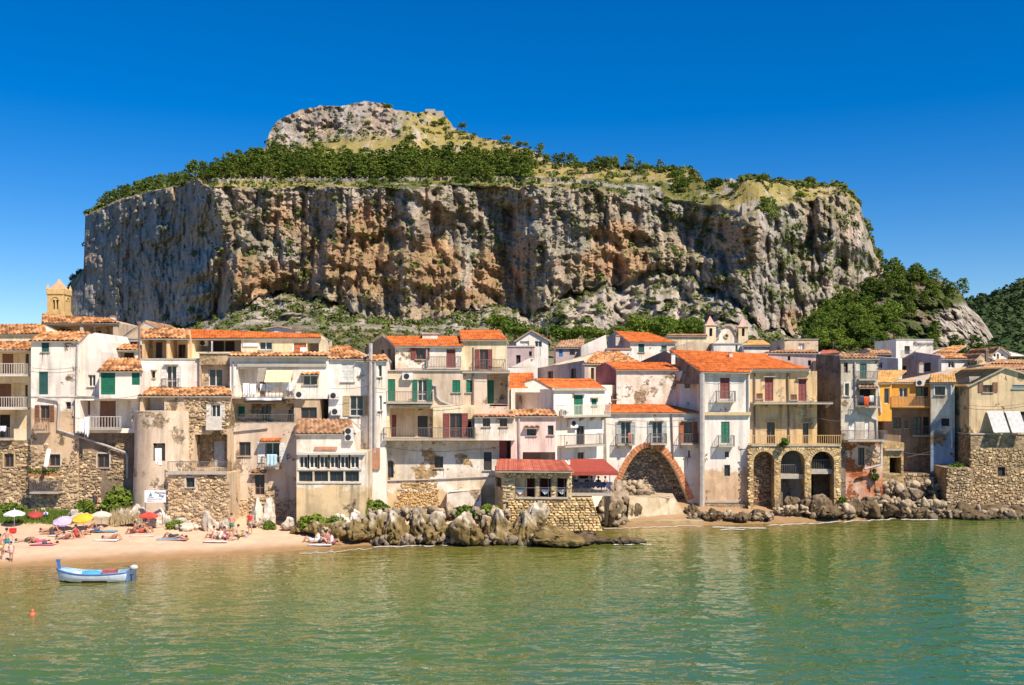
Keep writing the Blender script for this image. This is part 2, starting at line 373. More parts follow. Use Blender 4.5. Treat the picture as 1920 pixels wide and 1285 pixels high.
    g = fbm(X / 35, Z / 30, s=71, oct=5)[..., None]; f2 = fbm(X / 5, Z / 9, s=72, oct=5)[..., None]; st = fbm(X / 2.6, Z / 40, s=73, oct=4)[..., None]
    wm = smooth(-.3, .3, fbm(X / 28, Z / 34, s=58, oct=5))[..., None]; rock = (C(0.38, 0.335, 0.30) * (1 - wm) + C(0.44, 0.335, 0.255) * wm) * (1 + 0.5 * f2) ; rock = rock * (1 - 0.32 * smooth(0.05, 0.4, st))
    # iron stained parts of the wall
    cg = crag[..., None]; rock = rock * (1 - .15 * cg)
    om = np.zeros_like(D)
    for (cx, cy, rx, ry, w) in [(700,480,90,90,.9),(820,500,60,70,1),(620,470,60,70,.7),(930,520,60,50,.9),(1000,480,80,60,.6),(1150,440,60,40,.9),(1140,490,90,40,.9),(480,520,70,60,.6),(1380,450,60,50,.35),(1250,450,80,50,.3),(1480,600,50,40,.35),(860,560,70,30,.8),(560,430,50,60,.4),(1460,500,40,50,.3)]:
        om = np.maximum(om, w * np.exp(-(((PX - cx) / rx) ** 2 + ((PY - cy) / ry) ** 2)))
    om = np.clip(om * 1.25 + 0.55 * fbm(X / 20, Z / 26, s=74, oct=5) * (om > .05) + 0.12 * (fbm(X / 12, Z / 22, s=77)), 0, 1) * face
    orange = C(0.46, 0.28, 0.17) * (1 + 0.35 * f2) * (1 - 0.25 * smooth(0, 0.5, st))
    w = smooth(0.22, 0.75, om)[..., None]; c = rock * (1 - w) + orange * w
    pale = smooth(0.25, 0.6, fbm(X / 18, Z / 14, s=78, oct=5))[..., None] * 0.6 * (1 - .5 * om[..., None]); c = c * (1 - pale) + C(0.44, 0.375, 0.30) * pale
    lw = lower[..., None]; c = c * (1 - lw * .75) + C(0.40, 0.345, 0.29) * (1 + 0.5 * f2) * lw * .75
    gn = fbm(X / 9, D2 / 9, Z / 9, s=75, oct=5)
    green = (C(0.105, 0.115, 0.028) * (1 + 0.4 * f2)); dryg = C(0.30, 0.235, 0.075) * (1 + 0.25 * f2)
    veg = smooth(0.36, 0.66, nz + 0.45 * gn) * np.clip(face * 0.5, 0, 1) + smooth(0.72, 1.05, nz + 0.6 * gn) * np.clip(lower * 0.75 + crag * .5, 0, 1)
    veg = veg + talus * 0.9 * smooth(-0.06, 0.10, gn) + plate * smooth(-0.45, 0.05, gn + 0.25 * (nz - 0.5)); veg = np.clip(veg, 0, 1)
    vright = smooth(1430, 1480, PX) * face * smooth(-0.15, 0.3, gn) * 0.65; veg = np.clip(np.maximum(veg, vright * (1 - 0.6 * smooth(520, 600, PY))), 0, 1)[..., None]
    dr = np.clip(smooth(-0.25, 0.35, fbm(X / 40, D2 / 40, s=76) + 0.5 * smooth(3.8, 4.6, K) + 0.6 * smooth(1320, 1380, PX) * plate), 0, 1)
    dr = (dr * plate + talus * 0.75 * smooth(-.2, .25, fbm(X / 14, D2 / 30, s=79)))[..., None]
    vc = green * (1 - dr) + dryg * dr; c = c * (1 - veg) + vc * veg
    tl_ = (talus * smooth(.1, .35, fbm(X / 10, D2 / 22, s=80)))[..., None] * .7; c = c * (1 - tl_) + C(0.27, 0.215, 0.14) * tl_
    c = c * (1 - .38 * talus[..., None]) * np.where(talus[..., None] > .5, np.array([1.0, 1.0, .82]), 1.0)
    m, nn = PY.shape; i = np.arange(m - 1)[:, None] * nn + np.arange(nn - 1)[None, :]
    Fc = np.stack([i, i + 1, i + 1 + nn, i + nn], -1).reshape(-1, 4)
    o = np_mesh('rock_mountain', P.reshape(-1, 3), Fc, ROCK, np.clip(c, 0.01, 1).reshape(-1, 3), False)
    tag(o, kind='structure')
    return dict(P=P, PX=PX, PY=PY, K=K, nz=nz, gn=gn, face=face, lower=lower, crag=crag, plate=plate, talus=talus)
RK = build_rock()

# leaf clump clouds
def clumps(centres, radii, per, size, squash=0.8, seed=0, outward=0.6):
    """quads spread through lumpy volumes; returns verts, faces, tint"""
    r = np.random.default_rng(seed); n = len(centres)
    c = np.repeat(centres, per, 0); rad = np.repeat(radii, per)
    d = r.normal(size=(n * per, 3)); d /= np.linalg.norm(d, axis=1, keepdims=True)
    q = d * (rad * r.uniform(0.55, 1.0, n * per) ** 0.6)[:, None]; q[:, 2] *= squash
    p = c + q
    nrm = d * outward + r.normal(size=d.shape) * (1 - outward) + np.array([0, 0, 0.25]); nrm /= np.linalg.norm(nrm, axis=1, keepdims=True)
    a = np.cross(nrm, r.normal(size=d.shape)); a /= np.linalg.norm(a, axis=1, keepdims=True) + 1e-9; b = np.cross(nrm, a)
    s = (size * r.uniform(0.6, 1.3, n * per))[:, None] if np.isscalar(size) else (np.repeat(size, per) * r.uniform(0.6, 1.3, n * per))[:, None]
    V = np.stack([p - a * s - b * s * .7, p + a * s - b * s * .6, p + a * s * .8 + b * s * .8, p - a * s * .7 + b * s * .9], 1).reshape(-1, 3)
    tint = np.repeat(np.clip(np.repeat(r.uniform(0, 1, n), per) * .6 + r.uniform(0, .4, n * per), 0, 1), 4)
    Fc = np.arange(len(V)).reshape(-1, 4)
    return V, Fc, np.stack([tint] * 3, 1)

def tree_meshes(kind, nvar, seed):
    out = []
    for k in range(nvar):
        r = np.random.default_rng(seed + k); nl = 64
        if kind == 'pine':      # rounded, layered, flat bottom; unit height 1
            t = r.uniform(0, 1, nl); ang = r.uniform(0, 2 * math.pi, nl)
            R = 0.34 * np.sqrt(np.clip(1 - (t * 0.95) ** 2.0, 0, 1)); rr = R * r.uniform(0.35, 1, nl)
            cen = np.stack([rr * np.cos(ang), rr * np.sin(ang), 0.16 + 0.74 * t], 1); rad = r.uniform(0.10, 0.18, nl) * (1.15 - 0.4 * t)
        elif kind == 'cypress':
            t = np.linspace(0, 1, nl); ang = r.uniform(0, 6.3, nl); rr = 0.07 * (1 - t) * r.uniform(0, 1, nl)
            cen = np.stack([rr * np.cos(ang), rr * np.sin(ang), 0.1 + 0.84 * t], 1); rad = 0.15 * (1 - 0.7 * t)
        else:
            ph = r.uniform(0, 2 * math.pi, nl); ct = r.uniform(-0.7, 1, nl); s_ = np.sqrt(1 - ct ** 2); R = 0.3 * r.uniform(0.4, 1, nl)
            cen = np.stack([R * s_ * np.cos(ph) * 1.15, R * s_ * np.sin(ph) * 1.15, 0.58 + R * ct * 0.95], 1); rad = r.uniform(0.11, 0.19, nl)
        cen[:, :2] += r.normal(0, .06, 2) * (cen[:, 2:] - .3) * 2; cen += r.normal(0, .022, cen.shape); V, Fc, T = clumps(cen, rad * r.uniform(.35, .85, nl), 17, 0.027, 0.62 if kind == 'pine' else 0.85, seed + k)
        mat = {'pine': PINE, 'cypress': PINE, 'broad': LEAF}[kind]
        o = np_mesh('crown', V, Fc, mat, T)
        mb = MB(); mb.tube([(0, 0, -0.08), (0.01, 0, 0.2), (0.0, 0.015, 0.5), (0.02, 0, 0.8)], [0.03, 0.022, 0.015, 0.005], 6)
        for q in range(4):
            a = q * 1.6 + k; mb.tube([(0, 0, 0.28 + q * .07), (0.18 * math.cos(a), 0.18 * math.sin(a), 0.46 + q * .08)], [0.011, 0.004], 4)
        tr = mb.build('trunk', BARK)
        out.append((o.data, tr.data)); bpy.data.objects.remove(o); bpy.data.objects.remove(tr)
    return out
TREES = {'pine': tree_meshes('pine', 5, 100), 'broad': tree_meshes('broad', 5, 200), 'cypress': tree_meshes('cypress', 2, 300)}
def tree(kind, loc, h, label, group=None, name=None, w=1.0, cat='tree'):
    cm, tm = random.choice(TREES[kind])
    r = empty(name or {'pine': 'pine_tree', 'broad': 'leafy_tree', 'cypress': 'cypress_tree'}[kind], loc, random.uniform(0, 6.28)); r.scale = (h * w, h * w, h)
    for nm, me in (('crown', cm), ('trunk', tm)):
        o = bpy.data.objects.new(nm, me); o.parent = r; COL.objects.link(o)
    return tag(r, label, cat, group)

def rock_point(px, py):
    """point of the mountain surface seen at photo pixel px, py"""
    P, PX, PY = RK['P'], RK['PX'], RK['PY']
    j = int(np.clip(round((px - 112) / 1.6), 0, PX.shape[1] - 1)); col = P[:, j]
    pyv = HOR - (col[:, 2] - CAMZ) / col[:, 1] * F
    i = int(np.argmin(np.abs(pyv[:RK['K'].shape[0] - 3] - py))); return Vector(col[i])

def plant_mountain():
    r = random.Random(5)
    # belt of pines on the plateau
    g = 'stone pines in the belt along the plateau of the rock'
    cnt = 0
    for row, (x0, x1, dx) in enumerate([(352, 1005, 21), (362, 1000, 22), (376, 1005, 22), (405, 1005, 24), (450, 960, 34)]):
        x = x0
        while x < x1:
            px = x + r.uniform(-5, 5); bottom = 338 + r.uniform(-2, 1.5)
            top = np.interp(px, [345, 400, 490, 560, 640, 700, 760, 900, 1010], [332, 318, 302, 300, 312, 322, 308, 308, 312])
            py = bottom - (bottom - top) * row / 4.0
            p = rock_point(px, py); h = r.uniform(11.5, 19)
            if px < 430: h *= 0.78
            third = 'left third' if px < 560 else ('middle' if px < 800 else 'right third'); rw = ['front row', 'second row', 'third row', 'fourth row', 'back row'][row]
            tall = 'tall' if h > 16.3 else 'shorter'
            tree('pine', p, h, f'{tall} green pine in the {rw}, {third} of the plateau tree belt', g, w=1.22); cnt += 1
            x += dx * r.uniform(0.75, 1.25)
    g2 = 'stone pines along the left edge of the rock'
    for k in range(24):
        px = 188 + k * 6.8 + r.uniform(-3, 3); py = np.interp(px, CREST[0::2], CREST[1::2]) + r.uniform(0, 3)
        tree('pine', rock_point(px, py) + Vector((0, 4, -0.5)), r.uniform(13, 16.5) * (0.85 if px > 300 else 1), f'dark pine on the left rim of the rock, {"lowest part" if px < 235 else "middle part" if px < 290 else "part nearest the stone hut"}', g2)
    g3 = 'dark trees on the crest right of the pine belt'
    for px in [1012, 1026, 1040, 1052, 1068, 1082, 1093, 1108, 1120, 1136, 1150, 1180, 1196, 1210, 1238, 1262]:
        tree('pine' if r.random() < .5 else 'broad', rock_point(px, np.interp(px, CREST[0::2], CREST[1::2]) + r.uniform(2, 14)), r.uniform(8, 13), f'dark tree on the crest {"touching the right end of the pine belt" if px < 1060 else "midway between pine belt and right shoulder" if px < 1160 else "at the start of the right shoulder"}', g3)
    g4 = 'round bushes dotted over the upper slopes of the rock'
    spots = [(640,250),(655,252),(690,238),(700,262),(745,255),(752,225),(765,215),(785,220),(798,215),(790,232),(815,238),(828,236),(835,246),(848,258),(865,240),(890,256),(915,262),(920,256),(950,268),(975,272),(985,278),(770,268),(725,210),(610,240),
             (1270,350),(1285,360),(1265,340),(1300,342),(1345,370),(1376,362),(1215,322),(1350,346),(1446,345),(1470,347),(1500,352),(1520,350),(1460,395),(1440,400),(1475,410),(1500,378),(1530,368),(1515,360),(1340,352),(1310,400),(1320,380),(1430,345),(1390,340),(470,365),(600,365),(1060,350),(1075,352),(930,360),(1090,362),(700,355),(870,352),(1170,372),(1250,388),(1290,400),(990,352)]
    for px, py in spots:
        tree('broad', rock_point(px, py), r.choice([2.6, 3.5, 4.5, 6, 8]), 'dark bush on the open upper slope ' + ('left of the castle wall' if px < 760 else 'around the castle wall' if px < 860 else 'right of the castle wall' if px < 1020 else 'of the right shoulder' if px < 1420 else 'at the right end of the rock'), g4, 'mountain_bush', r.uniform(1.1, 1.9), 'bush')
    for px, py in [(1440, 410), (1455, 415), (1432, 402), (1268, 358), (1282, 362), (1275, 350)]:
        tree('pine', rock_point(px, py), r.uniform(10, 14), 'large dark tree right beside the ruined tower' if px > 1400 else 'large dark tree on the grassy right shoulder', 'large trees on the right shoulder of the rock')
    g5 = 'bushy trees at the foot of the rock behind the houses'
    for k in range(30):
        px = 1190 + k * 4.3 + r.uniform(-2, 2)
        p = at(px, 648 + r.uniform(-3, 2), 330 + r.uniform(-15, 15)); tree('broad', p, r.uniform(8, 10.5), 'bushy tree in the row under the cliff, ' + ('part nearest the church' if px > 1275 else 'middle part' if px > 1230 else 'part above the orange roof'), g5, w=1.1)
    for px, py, h in [(945, 632, 8), (965, 640, 7), (990, 640, 5), (1030, 640, 6), (1050, 640, 6), (1068, 642, 5), (1095, 640, 6), (1120, 642, 6), (925, 612, 5), (1160, 640, 6)]:
        tree('broad', at(px, py + 9, 280 + r.uniform(-10, 10)), h * 1.1, 'bushy tree on the green slope ' + ('left of' if px < 970 else 'behind' if px < 1040 else 'right of') + ' the white gabled house', 'bushy trees behind the white gabled house', w=1.5)
    # scrub, one mass
    Pf = RK['P'].reshape(-1, 3); K = RK['K'].ravel(); nz = RK['nz'].ravel(); gn = RK['gn'].ravel(); PX = RK['PX'].ravel()
    wgt = np.clip(RK['talus'].ravel() * 3.2 * (K > 0.25) + RK['lower'].ravel() * 0.8 * (nz > .25) + RK['plate'].ravel() * 0.55 * (K < 5.95) + RK['face'].ravel() * (nz > 0.4) * 0.22 + RK['face'].ravel() * (PX > 1440) * .28 + RK['crag'].ravel() * .3 * (nz > .3), 0, 4) * np.clip(gn * 2.2 + 0.55, 0.0, 1) * (K < 5.98)
    wgt[K > 5.98] = 0; wgt /= wgt.sum()
    idx = RNG.choice(len(Pf), 9000, p=wgt)
    cen = Pf[idx]; rad = RNG.gamma(2.2, 0.62, len(idx)).clip(.4, 3.6) * np.where((K[idx] > 1.5) & (K[idx] < 3.2), 0.8, 1.0)
    scl = np.clip(cen[:, 1] / 600, 0.45, 1.2); rad = rad * scl; cen[:, 2] += rad * 0.2
    V, Fc, T = clumps(cen, rad, 22, rad * 0.33, 0.75, 5)
    tag(np_mesh('scrub', V, Fc, SCRUB, T), 'low green scrub scattered over the ledges and slopes of the rock', 'scrub', kind='stuff')
plant_mountain()

# wooded hill and far hills on the right
def hill(name, px0, px1, step, crest, Dc, foot, Df, rows, amp, colfn, seed):
    px = np.arange(px0, px1 + .1, step); cr = I(px, crest); fo = np.full(len(px), float(foot))
    t = np.linspace(0, 1, rows)[:, None]; PY = fo * (1 - t) + cr * t; D = Df * (1 - t) + Dc * t + 0 * PY; PXX = np.broadcast_to(px, PY.shape)
    X = (PXX - 960) / F * D; Z = CAMZ - (PY - HOR) / F * D
    D2 = D + amp * (fbm(X / 20, Z / 12, oct=5, s=seed, ridged=True) + .5 * fbm(X / 7, Z / 6, oct=6, s=seed + 3, ridged=True) + .22 * fbm(X / 2.2, Z / 2.2, oct=4, s=seed + 4, ridged=True)) * np.sin(np.pi * np.clip(t, 0.03, .97))
    P = np.stack([(PXX - 960) / F * D2, D2, CAMZ - (PY - HOR) / F * D2], -1)
    back = P[-1:].copy(); back[..., 1] += Dc * .3; back[..., 2] -= Dc * .12; P = np.concatenate([P, back], 0); PXX = np.broadcast_to(px, P.shape[:2])
    PYY = np.concatenate([PY, PY[-1:]], 0)
    c = colfn(P, PXX, PYY)
    m, nn = P.shape[:2]; i = np.arange(m - 1)[:, None] * nn + np.arange(nn - 1)[None, :]
    Fc = np.stack([i, i + 1, i + 1 + nn, i + nn], -1).reshape(-1, 4)
    o = np_mesh(name, P.reshape(-1, 3), Fc, ROCK, c.reshape(-1, 3)); tag(o, kind='structure'); return P
def colA(P, PX, PY):
    n = fbm(P[..., 0] / 8, P[..., 2] / 6, oct=5, s=81)[..., None]; f = fbm(P[..., 0] / 2.2, P[..., 2] / 2.2, oct=4, s=82)[..., None]
    rk = smooth(0.3, -0.3, ((PX - 1812) / 62) ** 2 + ((PY - 615) / 46) ** 2 - 1)[..., None]
    rock = np.array([0.36, 0.31, 0.25]) * (1 + .7 * f); gr = np.array([0.075, 0.09, 0.025]) * (1 + .4 * f); br = np.array([0.19, 0.145, 0.10]) * (1 + .3 * f)
    c = gr * (1 - smooth(-.1, .25, n)) + br * smooth(-.1, .25, n); v = rk * (1 - 0.7 * smooth(0.05, 0.35, n))
    return np.clip(c * (1 - v) + rock * v, 0.01, 1)
def colB(P, PX, PY):
    f = fbm(P[..., 0] / 8, P[..., 1] / 8, P[..., 2] / 8, oct=4, s=84)[..., None]
    return np.clip(np.array([0.08, 0.10, 0.04]) * (1 + .5 * f) + 0.12 * smooth(.3, .6, f), 0.01, 1)
HA_CR = [1470,660,1540,600,1600,570,1640,530,1655,512,1690,516,1705,512,1735,518,1760,524,1790,540,1805,552,1815,575,1835,592,1852,615,1872,650,1900,672,1960,690]
HA = hill('wooded_hill', 1470, 1960, 1.3, HA_CR, 430, 690, 345, 190, 12, colA, 83)
HB_CR = [1740,612,1800,595,1820,586,1860,582,1890,588,1930,592,2100,572,2400,612]
HB = hill('forest_hill', 1740, 2400, 5, HB_CR, 560, 690, 330, 60, 8, colB, 85)
HC_CR = [1700,610,1780,592,1815,562,1850,556,1880,548,1905,534,1930,524,2000,500,2150,480,2400,530]
HC = hill('far_hill', 1700, 2400, 6, HC_CR, 1500, 640, 900, 40, 30, colB, 86)
def hill_point(P, px0, step, px, py):
    j = int(np.clip(round((px - px0) / step), 0, P.shape[1] - 1)); col = P[:-1, j]; v = HOR - (col[:, 2] - CAMZ) / col[:, 1] * F
    return Vector(col[int(np.argmin(np.abs(v - py)))])
def plant_hills():
    r = random.Random(9); g = 'trees on the wooded hillside right of the rock'
    n = 0
    for k in range(420):
        px = r.uniform(1515, 1850); cr = np.interp(px, HA_CR[0::2], HA_CR[1::2]); py = cr + (r.random() ** 1.1) * (668 - cr)
        inrock = ((px - 1812) / 60) ** 2 + ((py - 615) / 44) ** 2 < 1
        bare = px > 1640 and r.random() < (.7 if py > 560 else .35)
        if inrock or bare or (px > 1835 and py > 600): continue
        p = hill_point(HA, 1470, 1.3, px, py); low = py > 590 and px < 1700
        kind = 'broad' if (low and r.random() < .75) else 'pine'
        hh = r.uniform(5.5, 11) * (1 if px < 1690 else .8); zn = ('high' if py < 560 else 'half way' if py < 610 else 'low') + ' on the hillside ' + ('at the very foot of the cliff' if px < 1545 else 'above the small pink roofed cottages' if px < 1575 else 'close to the cliff' if px < 1610 else 'above the grey house' if px < 1665 else 'above the white cube house' if px < 1745 else 'near the bare outcrop')
        tree(kind, p - Vector((0, 0, .5)), hh, ('large ' if hh > 9 else 'small ') + ('leafy tree ' if kind == 'broad' else 'pine ') + zn, g + (' below' if kind == 'broad' else ''))
        n += 1
        if n > 210: break
    # far woods that read as one mass
    def mass(P, cnt, rad, name, label, seed):
        q = P[:-1].reshape(-1, 3); idx = np.random.default_rng(seed).integers(0, len(q), cnt); cen = q[idx] + np.array([0, 0, rad * .5])
        rr = np.random.default_rng(seed + 1).uniform(.6, 1.2, cnt) * rad
        V, Fc, T = clumps(cen, rr, 14, rr * .4, 0.8, seed); tag(np_mesh(name, V, Fc, FARW, T), label, 'woods', kind='stuff')
    mass(HB, 3000, 2.6, 'forest_mass', 'dense green woods on the hill at the right edge above the rooftops', 91)
    mass(HC, 2600, 6.0, 'far_forest_mass', 'distant dark forest on the far ridge at the right edge', 92)
plant_hills()

# ------------------------------------------------------------------ town materials
def plaster(col, col2=None, base=None, hz=0.0, patch=0.0, stone=(0.36, 0.26, 0.16), stain=0.5, seed=0.0, streak=0.35, rough=0.92):
    m, n, l, p = new_mat('weathered_plaster'); p.inputs['Roughness'].default_value = rough; p.inputs['Specular IOR Level'].default_value = 0.15
    col2 = col2 or tuple(c * f for c, f in zip(col, (0.80, 0.70, 0.56)))
    tc = n.new('ShaderNodeTexCoord'); mp = n.new('ShaderNodeMapping'); mp.inputs['Location'].default_value = (seed * 3.1, seed * 1.7, seed * 2.3)
    l.new(tc.outputs['Object'], mp.inputs['Vector'])
    def noise(sc, det, scale=(1, 1, 1), rgh=0.6):
        m2 = n.new('ShaderNodeMapping'); m2.inputs['Scale'].default_value = scale; l.new(mp.outputs[0], m2.inputs['Vector'])
        t = n.new('ShaderNodeTexNoise'); t.inputs['Scale'].default_value = sc; t.inputs['Detail'].default_value = det; t.inputs['Roughness'].default_value = rgh
        l.new(m2.outputs[0], t.inputs['Vector']); return t.outputs['Fac']
    def rng(v, a, b, c, d, cl=True):
        r = n.new('ShaderNodeMapRange'); r.clamp = cl; r.inputs['From Min'].default_value = a; r.inputs['From Max'].default_value = b; r.inputs['To Min'].default_value = c; r.inputs['To Max'].default_value = d
        l.new(v, r.inputs['Value']); return r.outputs[0]
    def mix(f, a, b):
        x = n.new('ShaderNodeMix'); x.data_type = 'RGBA'
        for s, q in (('A', a), ('B', b)):
            if isinstance(q, tuple): x.inputs[s].default_value = (*q, 1)
            else: l.new(q, x.inputs[s])
        l.new(f, x.inputs['Factor']); return x.outputs['Result']
    n1 = noise(0.55, 10); n3 = noise(0.42, 12, (1, 1, 1), 0.7); fine = noise(7.0, 8, (1, 1, 1), 0.7)
    st = noise(1.0, 6, (1.6, 1.6, 0.16))
    c = mix(rng(n1, 0.54 - stain * 0.18, 0.62, 0, 1), col, col2)
    c = mix(rng(noise(1.7, 10, (1, 1, .6), .75), 0.55, 0.72, 0, .55), c, tuple(x * f for x, f in zip(col2, (.62, .56, .5))))
    vor = n.new('ShaderNodeTexVoronoi'); vor.inputs['Scale'].default_value = 3.4
    ms = n.new('ShaderNodeMapping'); ms.inputs['Scale'].default_value = (1, 1, 1.7); l.new(mp.outputs[0], ms.inputs['Vector']); l.new(ms.outputs[0], vor.inputs['Vector'])
    sv = n.new('ShaderNodeSeparateColor'); l.new(vor.outputs['Color'], sv.inputs[0])
    stc = mix(sv.outputs[0], tuple(x * 0.62 for x in stone), tuple(min(1, x * 1.45) for x in stone))
    dk = rng(vor.outputs['Distance'], 0.15, 0.32, 1.0, 0.6)
    sc_ = n.new('ShaderNodeVectorMath'); sc_.operation = 'SCALE'; l.new(stc, sc_.inputs[0]); l.new(dk, sc_.inputs['Scale'])
    pf = None
    if patch > 0:
        pf = rng(n3, 0.64 - 0.22 * patch, 0.655 - 0.22 * patch, 0, 1); c = mix(pf, c, sc_.outputs[0])
    if base is not None:
        sx = n.new('ShaderNodeSeparateXYZ'); l.new(tc.outputs['Object'], sx.inputs[0])
        ad = n.new('ShaderNodeMath'); ad.operation = 'MULTIPLY_ADD'; ad.inputs[1].default_value = 5.0; l.new(n3, ad.inputs[0]); l.new(sx.outputs['Z'], ad.inputs[2])
        bf = rng(ad.outputs[0], hz + 2.35, hz + 2.65, 1, 0)
        b2 = mix(rng(n1, 0.45, 0.6, 0, 1), base, tuple(x * 0.72 for x in base)); b2 = mix(rng(n3, 0.56, 0.575, 0, 1), b2, sc_.outputs[0])
        c = mix(bf, c, b2)
    v = n.new('ShaderNodeMath'); v.operation = 'MULTIPLY'; l.new(rng(st, 0.48, 0.75, 1.0, 1 - streak * 1.2), v.inputs[0]); l.new(rng(fine, 0.3, 0.7, 0.9, 1.06), v.inputs[1])
    o = n.new('ShaderNodeVectorMath'); o.operation = 'SCALE'; l.new(c, o.inputs[0]); l.new(v.outputs[0], o.inputs['Scale']); l.new(o.outputs[0], p.inputs['Base Color'])
    h = n.new('ShaderNodeMath'); h.operation = 'MULTIPLY_ADD'; h.inputs[1].default_value = 0.35; l.new(fine, h.inputs[0])
    l.new(rng(pf, 0, 1, 1, 0) if pf is not None else n1, h.inputs[2])
    b = n.new('ShaderNodeBump'); b.inputs['Strength'].default_value = 0.7; b.inputs['Distance'].default_value = 0.05; l.new(h.outputs[0], b.inputs['Height']); l.new(b.outputs[0], p.inputs['Normal'])
    return m

WHITE = (0.88, 0.79, 0.68); PINKW = (0.76, 0.66, 0.575); CREAM = (0.82, 0.68, 0.47); BEIGE = (0.64, 0.49, 0.335); PEEL = (0.62, 0.44, 0.28)
OCHRE = (0.74, 0.48, 0.22); ORANGE = (0.80, 0.40, 0.07); BROWN = (0.34, 0.24, 0.165); PINK = (0.74, 0.50, 0.42); GREY = (0.40, 0.36, 0.32); BLUEG = (0.28, 0.37, 0.46)
PL = dict(
    white=plaster(WHITE, PINKW, seed=1, stain=.4, patch=.12, stone=(.55, .40, .26)), white2=plaster((0.88, 0.81, 0.72), (.78, .66, .53), seed=2, stain=.55, patch=.08, stone=(.55, .42, .28)), white3=plaster(WHITE, (.66, .52, .38), seed=3, stain=.7, patch=.3, stone=(.50, .36, .22)),
    whitebase=plaster(WHITE, PINKW, base=PEEL, hz=9.6, seed=4, stain=.5, patch=.15), cream=plaster(CREAM, (.70, .52, .30), seed=5, stain=.5), bigwall=plaster((.84, .75, .64), (.62, .50, .36), base=(.66, .48, .28), hz=3.4, seed=6, stain=.7, patch=.35, stone=(.58, .38, .19)),
    peel=plaster(BEIGE, PEEL, seed=7, patch=.55, stain=.8), peel2=plaster((.68, .52, .36), (.5, .35, .2), seed=8, patch=.7, stain=.9, stone=(.5, .35, .2)), beige=plaster((.68, .53, .37), (.56, .40, .25), seed=9, patch=.3, stain=.7),
    pinkb=plaster((.72, .57, .43), (.60, .45, .32), seed=10, patch=.25, stain=.8, stone=(.5, .38, .26)), ochre=plaster(OCHRE, (.66, .50, .32), seed=11, patch=.35, stain=1.0, streak=.6, stone=(.7, .55, .36)), orange=plaster(ORANGE, (.7, .36, .1), seed=12, stain=.4),
    brown=plaster(BROWN, (.22, .16, .11), seed=13, patch=.5, stain=.8), shade_brown=plaster((.25, .20, .165), (.15, .12, .1), seed=14, patch=.45, stain=.9, stone=(.24, .19, .15)), pink=plaster(PINK, (.66, .40, .32), seed=15, stain=.4), mauve=plaster((.55, .42, .40), (.45, .34, .32), seed=16, stain=.6),  # dark side wall plaster, and mauve on white houses, hold shade in their colour
    maroon=plaster((.36, .12, .11), (.28, .09, .09), seed=17, stain=.5), grey=plaster(GREY, (.3, .26, .22), seed=18, patch=.3, stain=.8), blueg=plaster(BLUEG, (.22, .30, .40), seed=19, stain=.7), redpatch=plaster((.70, .58, .46), (.55, .2, .09), seed=20, patch=.45, stain=.9, stone=(.5, .17, .07)),
    ochre2=plaster((.76, .55, .33), (.56, .42, .25), seed=21, patch=.35, stain=1.0, streak=.5, stone=(.42, .33, .2)), stonew=plaster((.46, .34, .21), (.36, .26, .15), seed=22, patch=1.1, stain=.8, stone=(.46, .33, .2)), whiteor=plaster((.80, .74, .66), PINKW, base=(.76, .53, .33), hz=5.2, seed=23, stain=.3, patch=.1),
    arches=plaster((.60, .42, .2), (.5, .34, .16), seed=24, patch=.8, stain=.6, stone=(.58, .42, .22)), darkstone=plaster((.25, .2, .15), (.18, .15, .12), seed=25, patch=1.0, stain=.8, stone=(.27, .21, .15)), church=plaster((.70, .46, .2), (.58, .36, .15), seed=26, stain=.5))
WOOD = dict(green=(.01, .15, .08), dgreen=(.025, .095, .08), teal=(.02, .22, .19), brown=(.20, .085, .045), maroon=(.24, .055, .045), white=(.72, .68, .62), grey=(.42, .42, .40), blue=(.03, .22, .50), dark=(.05, .045, .04), wood=(.30, .16, .08), tan=(.52, .38, .2), black=(.02, .02, .02), bluegrey=(.12, .2, .24), orange=(.45, .13, .04))
def wmat(k, rough=0.6): return flat(WOOD[k] if isinstance(k, str) else k, rough)
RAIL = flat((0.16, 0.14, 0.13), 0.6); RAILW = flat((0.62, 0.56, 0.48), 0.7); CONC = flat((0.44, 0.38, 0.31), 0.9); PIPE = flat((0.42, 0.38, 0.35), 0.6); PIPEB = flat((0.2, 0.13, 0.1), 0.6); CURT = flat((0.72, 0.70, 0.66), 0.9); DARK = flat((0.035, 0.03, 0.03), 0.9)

def tile_mat(name, c1, c2, c3):
    m, n, l, p = new_mat(name); p.inputs['Roughness'].default_value = 0.85; p.inputs['Specular IOR Level'].default_value = .2
    a = n.new('ShaderNodeAttribute'); a.attribute_name = 'col'; s = n.new('ShaderNodeSeparateColor'); l.new(a.outputs['Color'], s.inputs[0])
    r = n.new('ShaderNodeValToRGB'); r.color_ramp.elements[0].color = (*c1, 1); r.color_ramp.elements[1].color = (*c3, 1); e = r.color_ramp.elements.new(0.5); e.color = (*c2, 1)
    tc = n.new('ShaderNodeTexCoord'); ns = n.new('ShaderNodeTexNoise'); ns.inputs['Scale'].default_value = 1.1; ns.inputs['Detail'].default_value = 8; l.new(tc.outputs['Object'], ns.inputs['Vector'])
    mr = n.new('ShaderNodeMapRange'); mr.inputs['From Min'].default_value = .3; mr.inputs['From Max'].default_value = .7; mr.inputs['To Min'].default_value = -.35; mr.inputs['To Max'].default_value = .35; l.new(ns.outputs['Fac'], mr.inputs['Value'])
    ad = n.new('ShaderNodeMath'); ad.use_clamp = True; l.new(s.outputs[0], ad.inputs[0]); l.new(mr.outputs[0], ad.inputs[1]); l.new(ad.outputs[0], r.inputs[0]); l.new(r.outputs[0], p.inputs['Base Color'])
    return m
